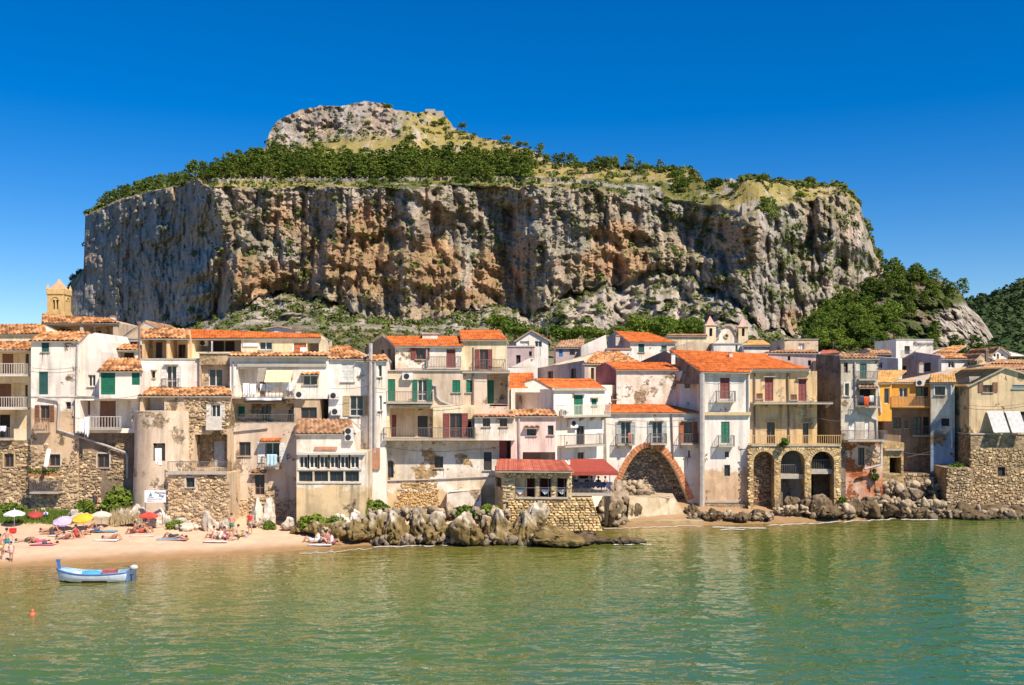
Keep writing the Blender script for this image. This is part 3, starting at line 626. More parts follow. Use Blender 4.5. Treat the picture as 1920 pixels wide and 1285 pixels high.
TILE = dict(new=tile_mat('orange_roof_tiles', (.34, .08, .022), (.55, .135, .028), (.62, .20, .06)), old=tile_mat('old_roof_tiles', (.17, .075, .035), (.46, .19, .065), (.66, .38, .19)),
            yellow=tile_mat('yellow_roof_tiles', (.36, .19, .06), (.55, .30, .10), (.62, .40, .17)), brown=tile_mat('brown_roof_tiles', (.22, .11, .06), (.36, .19, .1), (.5, .3, .17)), red=tile_mat('red_roof_sheets', (.30, .075, .045), (.42, .11, .07), (.5, .17, .11)))

def tiles(parent, eL, eR, rR, rL, kind='old', name='roof', w=0.24, rowl=0.42, amp=0.06, over=0.3):
    if kind in ('old', 'brown') and w < .4: w, amp = .36, .11
    """a real corrugated tile surface on the quad eave-left, eave-right, ridge-right, ridge-left"""
    eL, eR, rR, rL = map(Vector, (eL, eR, rR, rL))
    dl = (eL - rL).normalized() * over; dr = (eR - rR).normalized() * over; eL = eL + dl; eR = eR + dr
    nrm = (eR - eL).cross(rL - eL).normalized()
    if nrm.z < 0: nrm = -nrm
    W = max((eR - eL).length, (rR - rL).length); Ln = max((rL - eL).length, 0.2)
    nc = max(2, int(W / w)); nr = max(1, int(Ln / rowl)); S = 4
    us = np.linspace(0, 1, nc * S + 1); vs = []; 
    for j in range(nr): vs += [(j / nr + 1e-4, 1.0), ((j + 1) / nr, 0.0)]
    vv = np.array([a for a, b in vs]); st = np.array([b for a, b in vs])
    U, Vv = np.meshgrid(us, vv); e = np.array([eL, eR, rR, rL])
    P = (e[0] * ((1 - U) * (1 - Vv))[..., None] + e[1] * (U * (1 - Vv))[..., None] + e[2] * (U * Vv)[..., None] + e[3] * ((1 - U) * Vv)[..., None])
    ph = (np.arange(nc * S + 1) % S) / S
    prof = np.abs(np.sin(np.pi * ph)) ** 0.8
    r = np.random.default_rng(int(abs(eL.x * 91 + eL.z * 37 + W * 11)) % 9999)
    hgt = amp * prof[None, :] + 0.03 * st[:, None] + 0.012 * r.normal(size=(len(vs), 1))
    sag = 0.05 * np.sin(U * 7 + W) * (1 if kind == 'old' else 0.3)
    P = P + np.array(nrm)[None, None, :] * (hgt + sag * 0.6)[..., None]
    ti = r.uniform(0, 1, (nr, nc)); ti = ti if kind in ('old', 'brown') else 0.5 + (ti - .5) * .75
    tv = np.repeat(np.repeat(ti, S, 1), 2, 0); tv = np.concatenate([tv, tv[:, -1:]], 1)
    m, k = P.shape[:2]; i = np.arange(m - 1)[:, None] * k + np.arange(k - 1)[None, :]
    Fc = np.stack([i, i + 1, i + 1 + k, i + k], -1).reshape(-1, 4)
    o = np_mesh(name, P.reshape(-1, 3), Fc, TILE[kind], np.repeat(tv.reshape(-1, 1), 3, 1), False, parent)
    # timber and mortar below the tiles
    mb = MB(); dn = -nrm * 0.10; q = [eL - nrm * .01, eR - nrm * .01, rR - nrm * .01, rL - nrm * .01]
    mb.hexa([q[0] + dn, q[1] + dn, q[2] + dn, q[3] + dn, q[0], q[1], q[2], q[3]]); mb.build('roof_deck', CONC, parent); return o

class House:
    def __init__(s, label, px0, D0, px1, D1, name='house', cat='house', zb=None, group=None):
        D0 += float(np.interp(px0, [1100, 1135, 1700, 1790], [0, 4, 4, 2.5])) * (D0 < 98); D1 += float(np.interp(px1, [1100, 1135, 1700, 1790], [0, 4, 4, 2.5])) * (D1 < 98)
        s.A = Vector(((px0 - 960) / F * D0, D0)); B = Vector(((px1 - 960) / F * D1, D1)); s.L = (B - s.A).length
        s.d = (B - s.A).normalized(); s.n = Vector((-s.d.y, s.d.x))
        if zb is None: zb = float(ground_z(np.array(s.A.x), np.array(s.A.y))) - 1.0
        s.zb = zb; s.root = empty(name, (s.A.x, s.A.y, zb), math.atan2(s.d.y, s.d.x)); tag(s.root, label, cat, group)
    def loc(s, px, py, off=0.0):
        """u, z of photo pixel (px, py) on the facade plane moved inwards by off metres"""
        r = Vector(((px - 960) / F, 1.0)); A = s.A + s.n * off
        t = (A.dot(s.n)) / r.dot(s.n); P = r * t
        return (P - A).dot(s.d), CAMZ - (py - HOR) / F * t - s.zb
    def rect(s, x0, y0, x1, y1, off=0.0):
        a = s.loc(x0, y1, off); b = s.loc(x1, y0, off); return a[0], b[0], a[1], b[1]

def wall_grid(mb, u0, u1, z0, z1, holes, y, rev=0.25, mi=0, flip=False):
    us = sorted({u0, u1, *[min(max(v, u0), u1) for h in holes for v in h[:2]]}); zs = sorted({z0, z1, *[min(max(v, z0), z1) for h in holes for v in h[2:4]]})
    for a, b in zip(us, us[1:]):
        for c, d in zip(zs, zs[1:]):
            mu, mz = (a + b) / 2, (c + d) / 2
            if any(h[0] < mu < h[1] and h[2] < mz < h[3] for h in holes): continue
            if b - a < 1e-5 or d - c < 1e-5: continue
            mb.face([(a, y, c), (b, y, c), (b, y, d), (a, y, d)], m=mi)
    for h in holes:
        a, b, c, d = h[:4]; r = h[4] if len(h) > 4 else rev
        a, b, c, d = max(a, u0), min(b, u1), max(c, z0), min(d, z1)
        mb.face([(a, y, c), (a, y + r, c), (a, y + r, d), (a, y, d)], m=mi); mb.face([(b, y, c), (b, y, d), (b, y + r, d), (b, y + r, c)], m=mi)
        mb.face([(a, y, d), (a, y + r, d), (b, y + r, d), (b, y, d)], m=mi); mb.face([(a, y, c), (b, y, c), (b, y + r, c), (a, y + r, c)], m=mi)

def shutter_leaf(mb, u0, u1, z0, z1, y, t=0.05):
    w = 0.06
    mb.box(u0, u0 + w, y, y + t, z0, z1); mb.box(u1 - w, u1, y, y + t, z0, z1); mb.box(u0 + w, u1 - w, y, y + t, z1 - w, z1); mb.box(u0 + w, u1 - w, y, y + t, z0, z0 + w)
    n = max(3, int((z1 - z0) / 0.13)); h = (z1 - z0 - 2 * w) / n
    for k in range(n):
        z = z0 + w + k * h; mb.hexa([(u0 + w, y + .005, z), (u1 - w, y + .005, z), (u1 - w, y + .045, z + h * .55), (u0 + w, y + .045, z + h * .55), (u0 + w, y + .005, z + h * .45), (u1 - w, y + .005, z + h * .45), (u1 - w, y + .045, z + h), (u0 + w, y + .045, z + h)])

def window(H, x0, y0, x1, y1, style='g', off=0.0, sur=None, sill=True, hood=None, y_=None):
    u0, u1, z0, z1 = H.rect(x0, y0, x1, y1, off); w = u1 - u0; h = z1 - z0; par = H.root; yb = off + 0.2
    st, _, cl = style.partition(':'); cl = cl or 'brown'; door = st in 'D'
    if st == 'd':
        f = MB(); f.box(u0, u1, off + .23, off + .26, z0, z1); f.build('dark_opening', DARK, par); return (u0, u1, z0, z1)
    nm = 'window' if h < 1.9 else 'balcony_door'
    if st == 's':
        r = MB(); t = .045
        r.box(u0, u0 + t, off + .03, off + .12, z0, z1); r.box(u1 - t, u1, off + .03, off + .12, z0, z1); r.box(u0 + t, u1 - t, off + .03, off + .12, z1 - t, z1); r.box(u0 + t, u1 - t, off + .03, off + .12, z0, z0 + t)
        wi = r.build(nm, wmat(cl), par); mid = (u0 + u1) / 2
        lv = [(u0 + t, mid - .01), (mid + .01, u1 - t)] if w > .55 else [(u0 + t, u1 - t)]
        for a, b in lv:
            m = MB(); shutter_leaf(m, a, b, z0 + t, z1 - t, off + .05); m.build('shutter', wmat(cl), wi)
        b_ = MB(); b_.box(u0 + t, u1 - t, off + .13, off + .16, z0 + t, z1 - t); b_.build('backing', DARK, wi)
    elif st == 'D':
        r = MB(); r.box(u0, u1, off + .12, off + .17, z0, z1); wi = r.build('door', wmat(cl), par)
        m = MB(); nn = 2 if w > .7 else 1
        for k in range(nn):
            a = u0 + w * k / nn + .06; b = u0 + w * (k + 1) / nn - .06
            for c, d in ((.06, .45), (.52, .94)): m.box(a, b, off + .09, off + .12, z0 + h * c, z0 + h * d)
        m.build('door_panel', wmat(cl), wi)
    else:
        fc = {'g': 'white', 'G': 'brown', 'o': cl if cl != 'green' else 'white', 'c': 'white', 'k': 'dark'}[st]
        if st == 'o': fc = 'grey' if cl in ('tan', 'grey') else fc
        t = 0.06; r = MB(); mid = (u0 + u1) / 2
        r.box(u0, u0 + t, yb - .04, yb + .03, z0, z1); r.box(u1 - t, u1, yb - .04, yb + .03, z0, z1); r.box(u0 + t, u1 - t, yb - .04, yb + .03, z1 - t, z1); r.box(u0 + t, u1 - t, yb - .04, yb + .03, z0, z0 + t)
        if w > .6: r.box(mid - .04, mid + .04, yb - .05, yb + .03, z0 + t, z1 - t)
        if h > 1.7: r.box(u0 + t, u1 - t, yb - .045, yb + .03, z0 + h * .30, z0 + h * .30 + .07)
        wi = r.build(nm, wmat(fc), par)
        for a, b in ([(u0 + t, mid - .04), (mid + .04, u1 - t)] if w > .6 else [(u0 + t, u1 - t)]):
            m = MB(); m.box(a, b, yb, yb + .015, z0 + t, z1 - t); m.build('pane', GLASS if st != 'c' else CURT, wi)
        if w > .7 and random.random() < .5 and st in 'gGo':
            m = MB(); k = 9
            for q in range(k):
                a = u0 + t + (w * .32) * q / k; m.box(a, a + w * .32 / k * .8, yb + .05 + .02 * (q % 2), yb + .065 + .02 * (q % 2), z0 + t, z1 - t)
            m.build('curtain', CURT, wi)
        if st == 'o':
            lw = w * .5
            for sgn in (-1, 1):
                m = MB(); a, b = (u0 - lw, u0 - .01) if sgn < 0 else (u1 + .01, u1 + lw)
                shutter_leaf(m, a, b, z0, z1, off - .07); m.build('shutter', wmat(cl), wi)
        bb = MB(); bb.box(u0 + t, u1 - t, yb + .5, yb + .52, z0 + t, z1 - t); 
    if sur:
        m = MB(); s_ = .13; cc = wmat(sur, .9) if isinstance(sur, str) else flat(sur, .9)
        m.box(u0 - s_, u0, off - .03, off, z0, z1 + s_); m.box(u1, u1 + s_, off - .03, off, z0, z1 + s_); m.box(u0, u1, off - .03, off, z1, z1 + s_); m.build('surround', cc, par)
    if sill and h < 1.9:
        m = MB(); m.box(u0 - .1, u1 + .1, off - .12, off + .03, z0 - .07, z0 - .002); m.build('sill', CONC, par)
    if sill and h < 1.9 and h > .5:
        m = MB(); rr_ = random.Random(int(x0 * 13 + y0))
        for q in range(rr_.randint(2, 4)):
            a_ = rr_.uniform(u0 - .05, u1); l_ = rr_.uniform(.4, 1.3); w_ = rr_.uniform(.03, .10); m.face([(a_, off - .004, z0 - .08), (a_ + w_, off - .004, z0 - .08), (a_ + w_ * .7, off - .004, z0 - .08 - l_ * .6), (a_ + w_ * .4, off - .004, z0 - .08 - l_)])
        m.build('drip_stain', flat((.40, .31, .22), .95), par)
    if hood:
        m = MB(); m.box(u0 - .18, u1 + .18, off - .3, off, z1 + .06, z1 + .13); m.build('hood', CONC, par)
    return (u0, u1, z0, z1)

def balcony(H, x0, x1, y, proj=1.0, railh=0.95, off=0.0, slab=None, col='dark', solid=False, corb=True, bars=0.13):
    u0, z = H.loc(x0, y, off); u1, _ = H.loc(x1, y, off); par = H.root
    # the pixel names the front lip: shift so that the projecting edge lands there
    b = MB(); b.box(u0, u1, off - proj, off, z - .14, z); bl = b.build('balcony', slab or CONC, par)
    if corb:
        c = MB(); k = max(2, int((u1 - u0) / 1.3) + 1)
        for q in range(k):
            a = u0 + .12 + (u1 - u0 - .34) * q / (k - 1); c.hexa([(a, off - .12, z - .5), (a + .14, off - .12, z - .5), (a + .14, off, z - .5), (a, off, z - .5), (a, off - proj * .8, z - .14), (a + .14, off - proj * .8, z - .14), (a + .14, off, z - .14), (a, off, z - .14)])
        c.build('corbel', CONC, bl)
    r = MB(); rm = {'dark': RAIL, 'white': RAILW, 'ochre': flat((.62, .4, .16), .8), 'rust': flat((.33, .2, .12), .8)}[col]; yf = off - proj + .04
    if solid: r.box(u0, u1, yf - .03, yf + .06, z, z + railh)
    else:
        r.box(u0, u1, yf - .02, yf + .02, z + railh - .05, z + railh); r.box(u0, u1, yf - .015, yf + .015, z + .06, z + .1)
        for s_ in (u0 + .02, u1 - .02):
            r.box(s_ - .015, s_ + .015, yf + .03, off, z + railh - .045, z + railh - .005); nb = max(1, int(proj / .2))
            for q in range(nb): yy = yf + .05 + q * (proj - .1) / nb; r.box(s_ - .012, s_ + .012, yy, yy + .024, z, z + railh - .045)
        nb = max(2, int((u1 - u0) / bars)); bw = .014 if col == 'dark' else .022
        for q in range(nb + 1): a = u0 + (u1 - u0) * q / nb; r.box(a - bw, a + bw, yf - .01, yf + .01, z, z + railh - .05)
    r.build('railing', rm, bl); return bl

def pipe(H, pts, r=.06, off=-.1, mat=None, name='drainpipe'):
    m = MB(); m.tube([(H.loc(x, y, off)[0], off, H.loc(x, y, off)[1]) for x, y in pts], r, 7); return m.build(name, mat or PIPE, H.root)

def acunit(H, x, y, w=.85, h=.6, off=0.0):
    u, z = H.loc(x, y, off); par = H.root; m = MB(); m.box(u - w / 2, u + w / 2, off - .42, off - .1, z - h / 2, z + h / 2)
    for s_ in (-.3, .3): m.box(u + s_ * w - .02, u + s_ * w + .02, off - .4, off, z - h / 2 - .05, z - h / 2 - .002)
    o = m.build('air_conditioner', flat((.74, .72, .68), .5), par)
    f = MB(); c = [(u - .08 + .24 * math.cos(t * math.pi / 6), off - .435, z + .24 * math.sin(t * math.pi / 6)) for t in range(12)]; f.face(c)
    f.build('fan_grille', DARK, o)

def box_part(H, x0, y0, x1, y1, front=-.08, back=.0, mat=None, name='band'):
    u0, u1, z0, z1 = H.rect(x0, y0, x1, y1, front); m = MB(); m.box(u0, u1, front, back, z0, z1); return m.build(name, mat or CONC, H.root)

def stones(H, x0, y0, x1, y1, off=0.0, size=.42,  pal=((.50, .36, .21), (.40, .28, .16), (.60, .45, .27), (.30, .21, .13)), holes=(), name='stone_facing', proud=.09, poly=None, seed=0, bright=1.0):
    size *= .78; r = random.Random(int(x0 * 7 + y0 + seed)); u0, u1, z0, z1 = H.rect(x0, y0, x1, y1, off); m = MB(); z = z0
    while z < z1:
        hh = size * r.uniform(.5, .85); u = u0 - r.uniform(0, size)
        while u < u1:
            ww = size * r.uniform(.5, 1.7); cu, cz = u + ww / 2, z + hh / 2
            if u > u0 - .3 and u + ww < u1 + .15 and not any(h[0] - .05 < cu + ww * .4 and cu - ww * .4 < h[1] + .05 and h[2] - .05 < cz + hh * .4 and cz - hh * .4 < h[3] + .05 for h in holes) and (poly is None or poly(cu, cz)) and r.random() < .96:
                g = .02; j = lambda s_=.07: r.uniform(-s_, s_); e = j(.09); a, b, c, d = u + g, u + ww - g, z + g * .7 + e, z + hh - g * .7 + e
                p_ = proud * r.uniform(.4, 1.3); k = .28
                o_ = [(a + j(), off, c + j()), (b + j(), off, c + j()), (b + j(), off, d + j()), (a + j(), off, d + j())]
                q_ = r.uniform(.72, 1.15) * (1 + (bright - 1) * .35); cc = tuple(x * q_ for x in r.choice(pal)); cx, cz2 = (a + b) / 2, (c + d) / 2
                i_ = [(q[0] * (1 - k) + cx * k, off - p_ + j(.02), q[2] * (1 - k) + cz2 * k) for q in o_]
                m.face(i_, cc)
                for q in range(4): m.face([o_[q], o_[(q + 1) % 4], i_[(q + 1) % 4], i_[q]], cc)
            u += ww
        z += hh
    o = m.build(name, STONE, H.root); o['kind'] = 'stuff'; return o

def house(label, px0, D0, px1, D1, ytop, mat, depth=7.0, roof=None, items=(), name='house', cat='house', zb=None, top=None, group=None, side=None, ybot=None):
    H = House(label, px0, D0, px1, D1, name, cat, zb, group); L = H.L
    if abs(D1 - D0) > 3.5: depth = min(depth, .5)
    zt = min(H.loc(px0, ytop)[1], H.loc(px1, ytop)[1]) if top is None else min(H.loc(px0, ytop)[1], H.loc(px1, ytop)[1])
    z0 = 0.0 if ybot is None else H.loc(px0, ybot)[1]
    M = PL[mat] if isinstance(mat, str) else mat; SM = PL[side] if side else M
    holes = []; jobs = []
    for it in items:
        k = it[0]; a = it[1:]
        if k == 'w':
            o = a[5] if len(a) > 5 else {}; holes.append((*H.rect(*a[:4]), .26)); jobs.append(lambda a=a, o=o: window(H, *a[:4], a[4] if len(a) > 4 else 'g', **o))
        elif k == 'hole': holes.append((*H.rect(*a[:4]), a[4]))
        elif k == 'rec':
            dpt = a[4]; rc = H.rect(*a[:4]); holes.append((*rc, dpt)); sub = a[5] if len(a) > 5 else (); rm = PL[a[6]] if len(a) > 6 else M
            def job(rc=rc, dpt=dpt, sub=sub, rm=rm):
                hs_ = [(*H.rect(*s_[1:5], dpt), .26) for s_ in sub if s_[0] == 'w']
                hs_ = [(max(h[0], rc[0] + .02), min(h[1], rc[1] - .02), max(h[2], rc[2] + .01), min(h[3], rc[3] - .02), .26) for h in hs_]
                m = MB(); wall_grid(m, *rc, hs_, dpt); m.build('recess_wall', rm, H.root)
                for s_ in sub:
                    if s_[0] == 'w': window(H, *s_[1:5], s_[5] if len(s_) > 5 else 'g', off=dpt, sill=False)
            jobs.append(job)
        elif k == 'bal': o = a[4] if len(a) > 4 else {}; jobs.append(lambda a=a, o=o: balcony(H, a[0], a[1], a[2], a[3], **o))
        elif k == 'pipe': o = a[1] if len(a) > 1 else {}; jobs.append(lambda a=a, o=o: pipe(H, a[0], **o))
        elif k == 'ac': jobs.append(lambda a=a: acunit(H, *a))
        elif k == 'box': o = a[4] if len(a) > 4 else {}; jobs.append(lambda a=a, o=o: box_part(H, *a[:4], **o))
        elif k == 'stones': o = a[4] if len(a) > 4 else {}; jobs.append(lambda a=a, o=o: stones(H, *a[:4], holes=holes, **o))
        elif k == 'fn': jobs.append(lambda a=a: a[0](H))
        elif k == 'canopy':   # little tile roof over a window or door: x0,x1,ytop,proj,kind
            def job(a=a):
                u0, zt_ = H.loc(a[0], a[2]); u1, _ = H.loc(a[1], a[2]); pr = a[3]; rise = a[5] if len(a) > 5 else .35
                tiles(H.root, (u0, -pr, zt_ - rise), (u1, -pr, zt_ - rise), (u1, -.01, zt_), (u0, -.01, zt_), a[4], 'canopy', over=.05)
            jobs.append(job)
    mb = MB(); wall_grid(mb, 0, L, z0, zt, holes, 0)
    polys = []
    if top: pts = [(H.loc(x, y)[0], H.loc(x, y)[1]) for x, y in top]; polys = [(0, zt)] + pts + [(L, zt)]
    if top:
        mb.face([(u, 0, z) for u, z in polys][::-1]); mb.face([(u, depth, z) for u, z in polys])
        for (a, b), (c, d) in zip(polys, polys[1:]):
            if abs(a - c) + abs(b - d) > 1e-4: mb.face([(a, 0, b), (c, 0, d), (c, depth, d), (a, depth, b)])
    else: mb.face([(0, 0, zt), (L, 0, zt), (L, depth, zt), (0, depth, zt)])
    mb.face([(0, depth, z0), (0, depth, zt), (L, depth, zt), (L, depth, z0)]); mb.face([(0, 0, z0), (L, 0, z0), (L, depth, z0), (0, depth, z0)])
    mb.face([(0, 0, z0), (0, 0, zt), (0, depth, zt), (0, depth, z0)], m=1); mb.face([(L, 0, z0), (L, depth, z0), (L, depth, zt), (L, 0, zt)], m=1)
    if roof and roof[0] == 'slope':
        _, r0, r1, ry, dr, kind = roof[:6]; ry0, ry1 = ry if isinstance(ry, tuple) else (ry, ry)
        a = H.loc(r0, ry0, dr); b = H.loc(r1, ry1, dr); rL = Vector((a[0], dr, a[1])); rR = Vector((b[0], dr, b[1])); rL.z = max(rL.z, zt + .15); rR.z = max(rR.z, zt + .15)
        ov = roof[6] if len(roof) > 6 else .12
        e = [Vector((-ov, 0, zt + .03)), Vector((L + ov, 0, zt + .03))]
        tiles(H.root, e[0], e[1], rR, rL, kind)
        bd = min(max(depth, dr + .5), 2 * dr); zbk = zt
        mb.face([(0, 0, zt), tuple(rL - Vector((0, 0, .13))), (0, bd, zbk)]); mb.face([(L, 0, zt), (L, bd, zbk), tuple(rR - Vector((0, 0, .13)))])
        tiles(H.root, (L + ov, bd, zbk + .03), (-ov, bd, zbk + .03), rL, rR, kind, w=.5)
    elif roof and roof[0] == 'gable':
        _, ax, ay, kind = roof[:4]; ov = roof[4] if len(roof) > 4 else .35; a = H.loc(ax, ay); rz = a[1]; dp = depth
        mb.face([(0, 0, zt), (L, 0, zt), (a[0], 0, rz)]); mb.face([(0, dp, zt), (a[0], dp, rz), (L, dp, zt)])
        sl = (rz - zt) / max(a[0], .3); sr = (rz - zt) / max(L - a[0], .3)
        tiles(H.root, (-.25, dp, zt + .04 - sl * .25), (-.25, -ov, zt + .04 - sl * .25), (a[0], -ov, rz + .06), (a[0], dp, rz + .06), kind, over=.05)
        tiles(H.root, (L + .25, -ov, zt + .04 - sr * .25), (L + .25, dp, zt + .04 - sr * .25), (a[0], dp, rz + .06), (a[0], -ov, rz + .06), kind, over=.05)
    elif roof and roof[0] == 'cap':
        m = MB(); t = roof[1] if len(roof) > 1 else .15; m.box(-.08, L + .08, -.1, depth + .1, zt + .003, zt + t); m.build('coping', flat(roof[2], .9) if len(roof) > 2 else CONC, H.root)
    mb.build('wall', [M, SM], H.root)
    for j in jobs: j()
    return H

# ------------------------------------------------------------------ the town, left to right
def W(x0, y0, x1, y1, st='g', **o): return ('w', x0, y0, x1, y1, st, o)

# back rows first
def bell_tower():
    t = empty('bell_tower', at(111, 640, 170)); tag(t, 'square ochre stone bell tower with pyramid spire and paired arched belfry openings', 'church tower')
    s = 170 / F; w = 15.5 * s; M = PL['church']; b = MB(); z1 = 48 * s
    # shaft, belfry with openings on the four sides, parapet corners, spire
    b.box(-w * 1.12, w * 1.12, -w * 1.12, w * 1.12, -6, 52 * s); b.build('shaft', M, t)
    c = MB(); zb, zt = 52 * s, 90 * s
    for ax in range(4):
        ca, sa = math.cos(ax * math.pi / 2), math.sin(ax * math.pi / 2); m2 = MB()
        wall_grid(m2, -w, w, zb, zt, [(-w * .34, -w * .06, zb + .6, zt - 14 * s, .5), (w * .06, w * .34, zb + .6, zt - 14 * s, .5)], -w)
        m2.box(-w, w, -w - .12, -w - .002, zb, zb + .25); m2.box(-w, w, -w - .15, -w - .002, zt - .3, zt)
        for k in range(9): a = math.pi * k / 8; a2 = math.pi * (k + 1) / 8; m2.hexa([(-math.cos(a) * w * .5, -w - .12, zt - 14 * s + math.sin(a) * w * .45), (-math.cos(a2) * w * .5, -w - .12, zt - 14 * s + math.sin(a2) * w * .45), (-math.cos(a2) * w * .5, -w - .004, zt - 14 * s + math.sin(a2) * w * .45), (-math.cos(a) * w * .5, -w - .004, zt - 14 * s + math.sin(a) * w * .45), (-math.cos(a) * w * .4, -w - .12, zt - 14 * s + math.sin(a) * w * .36), (-math.cos(a2) * w * .4, -w - .12, zt - 14 * s + math.sin(a2) * w * .36), (-math.cos(a2) * w * .4, -w - .004, zt - 14 * s + math.sin(a2) * w * .36), (-math.cos(a) * w * .4, -w - .004, zt - 14 * s + math.sin(a) * w * .36)]) if k < 8 else None
        for v, f in [(m2.v, m2.f)]:
            base = len(c.v); c.v += [(x * ca - y * sa, x * sa + y * ca, z) for x, y, z in v]; c.f += [tuple(i + base for i in q) for q in f]; c.c += [(1, 1, 1)] * len(f); c.m += [0] * len(f)
    c.build('belfry', M, t)
    i = MB(); i.box(-w * .5, w * .5, -w * .5, w * .5, zb, zt - .1); i.build('belfry_shade_box', DARK, t)  # dark box stands in for the shade inside the belfry
    p = MB(); p.box(-w * 1.08, w * 1.08, -w * 1.08, w * 1.08, zt, zt + .5)
    for sx in (-1, 1):
        for sy in (-1, 1):
            x, y = sx * w * .93, sy * w * .93; q = [(x - .25, y - .25, zt + .5), (x + .25, y - .25, zt + .5), (x + .25, y + .25, zt + .5), (x - .25, y + .25, zt + .5)]; top = (x, y, zt + 1.5)
            for k in range(4): p.face([q[k], q[(k + 1) % 4], top])
    p.build('parapet', M, t)
    r = MB(); q = [(-w * .85, -w * .85, zt + .5), (w * .85, -w * .85, zt + .5), (w * .85, w * .85, zt + .5), (-w * .85, w * .85, zt + .5)]
    for k in range(4): r.face([q[k], q[(k + 1) % 4], (0, 0, 117 * s)])
    r.build('spire', plaster((.66, .40, .25), (.52, .3, .18), seed=40), t)
bell_tower()
house('long house below the bell tower with striped tile roof and shaded roof terrace', 80, 105, 222, 105, 606, 'beige', 8, ('slope', 79, 205, (590, 598), 2.6, 'old'),
      [('rec', 98, 611, 150, 640, 2.2, (W(112, 617, 122, 640, 'd'), W(125, 617, 134, 640, 'd')), 'ochre'), ('rec', 156, 611, 212, 650, 2.2, (W(175, 620, 190, 650, 'G'),), 'ochre')])
house('ochre tiled house at the left edge behind the balconies', -60, 95, 86, 95, 626, 'cream', 6, ('slope', -60, 84, 609, 2.2, 'old'), [W(20, 640, 34, 650, 'd')])
house('plain beige wall with a low pointed gable behind the white houses', 222, 100, 352, 100, 640, 'beige', 7, ('gable', 272, 604, 'brown', .05), [])
house('small white roof terrace house with orange panels under the beige gable', 218, 92, 262, 92, 636, 'white', 5, ('cap',), [('rec', 226, 640, 260, 652, 1.5, (W(232, 642, 242, 652, 'D:orange'), W(246, 642, 256, 652, 'D:orange')), 'cream')])
house('white house with a domed roof terrace behind the long orange roof', 500, 120, 545, 120, 616, 'white', 5, ('gable', 522, 612, 'red'), [])

# A1
house('cream house at the left edge with three storeys of white balustrade balconies', -70, 85, 59, 85, 656, 'cream', 8, ('slope', -70, 58, 641, 2.0, 'old'),
      [('rec', -40, 662, 54, 702, 1.4, (W(4, 662, 25, 702, 'D:brown'), W(48, 664, 54, 700, 'D:dark'))), ('rec', -40, 718, 52, 764, 1.4, (W(-3, 720, 21, 764, 'D:brown'), W(47, 722, 52, 764, 'd'))), ('rec', -40, 776, 26, 822, 1.2, (W(-2, 778, 19, 822, 'd'),)),
       ('bal', -60, 56, 703, 1.1, dict(col='white', bars=.2, railh=.95, corb=False, slab=RAILW)), ('bal', -60, 55, 765, 1.1, dict(col='white', bars=.2, corb=False, slab=RAILW)), ('bal', -60, 27, 822, .8, dict(corb=False))], ybot=832)
HS = house('rough stone lower house with brick patches at the left edge of the beach', -70, 84.8, 64, 84.8, 826, 'stonew', 8, None, [W(8, 851, 26, 876, 'G', sur='tan'), ('stones', -60, 832, 62, 985, dict(size=.40, bright=1.25))])
# A2
def flowers(H, x0, x1, y, off):
    u0, z = H.loc(x0, y); u1, _ = H.loc(x1, y); p = H.root.matrix_world @ Vector((0, 0, 0)); n = 14
    cen = np.array([[u0 + (u1 - u0) * (k + .5) / n, off, z + random.uniform(-.08, .18)] for k in range(n)]); V, Fc, T = clumps(cen, np.full(n, .22), 26, .07, .8, int(x0))
    e = empty('flower_box', H.root.location + Vector((0, 0, 0)), H.root.rotation_euler.z); tag(e, 'flower box with trailing plants on the lowest balcony above the beach', 'flower box')
    np_mesh('leaves', V, Fc, LEAF, T, parent=e); V, Fc, T = clumps(cen + np.array([0, -.05, .08]), np.full(n, .16), 7, .05, .8, int(x0) + 1); np_mesh('flowers', V, Fc, flat((.65, .25, .05)), None, parent=e)
    m = MB(); m.box(u0, u1, off - .12, off + .12, z - .3, z - .1); m.build('trough', flat((.4, .17, .08)), e)
house('tall pink white house with dark green shutters, second from the left edge', 58, 84, 147, 84, 639, 'whitebase', 8, ('slope', 76, 168, 623, 2.4, 'old'),
      [W(78, 641, 92, 660, 's:dgreen', sill=True), W(73, 697, 90, 740, 's:dgreen', sill=False), W(123, 754, 133, 767, 'd'), W(75, 760, 93, 790, 'o:brown', sill=False, sur=PINKW), ('bal', 72, 95, 808, .7, dict(corb=False, col='rust', railh=1.1)),
       W(92, 852, 113, 874, 'G', sur=(.6, .5, .38)), ('bal', 65, 118, 921, .9, dict(corb=False)), ('fn', lambda H: flowers(H, 64, 118, 884, -.95)), ('pipe', [(72, 746), (108, 752), (111, 758), (108, 806), (140, 816), (200, 836), (236, 849), (239, 856), (239, 897)], dict(r=.10)), ('pipe', [(145, 641), (143, 745), (137, 780)], dict(r=.07)), ('box', 58, 742, 147, 745, dict(front=-.06, mat=RAILW)),
       ('stones', 60, 820, 145, 978, dict(size=.36, bright=1.3, poly=lambda u, z: z < 5.3 + 1.2 * math.sin(u * 2.1) + .9 * math.sin(u * 5 + 1)))])
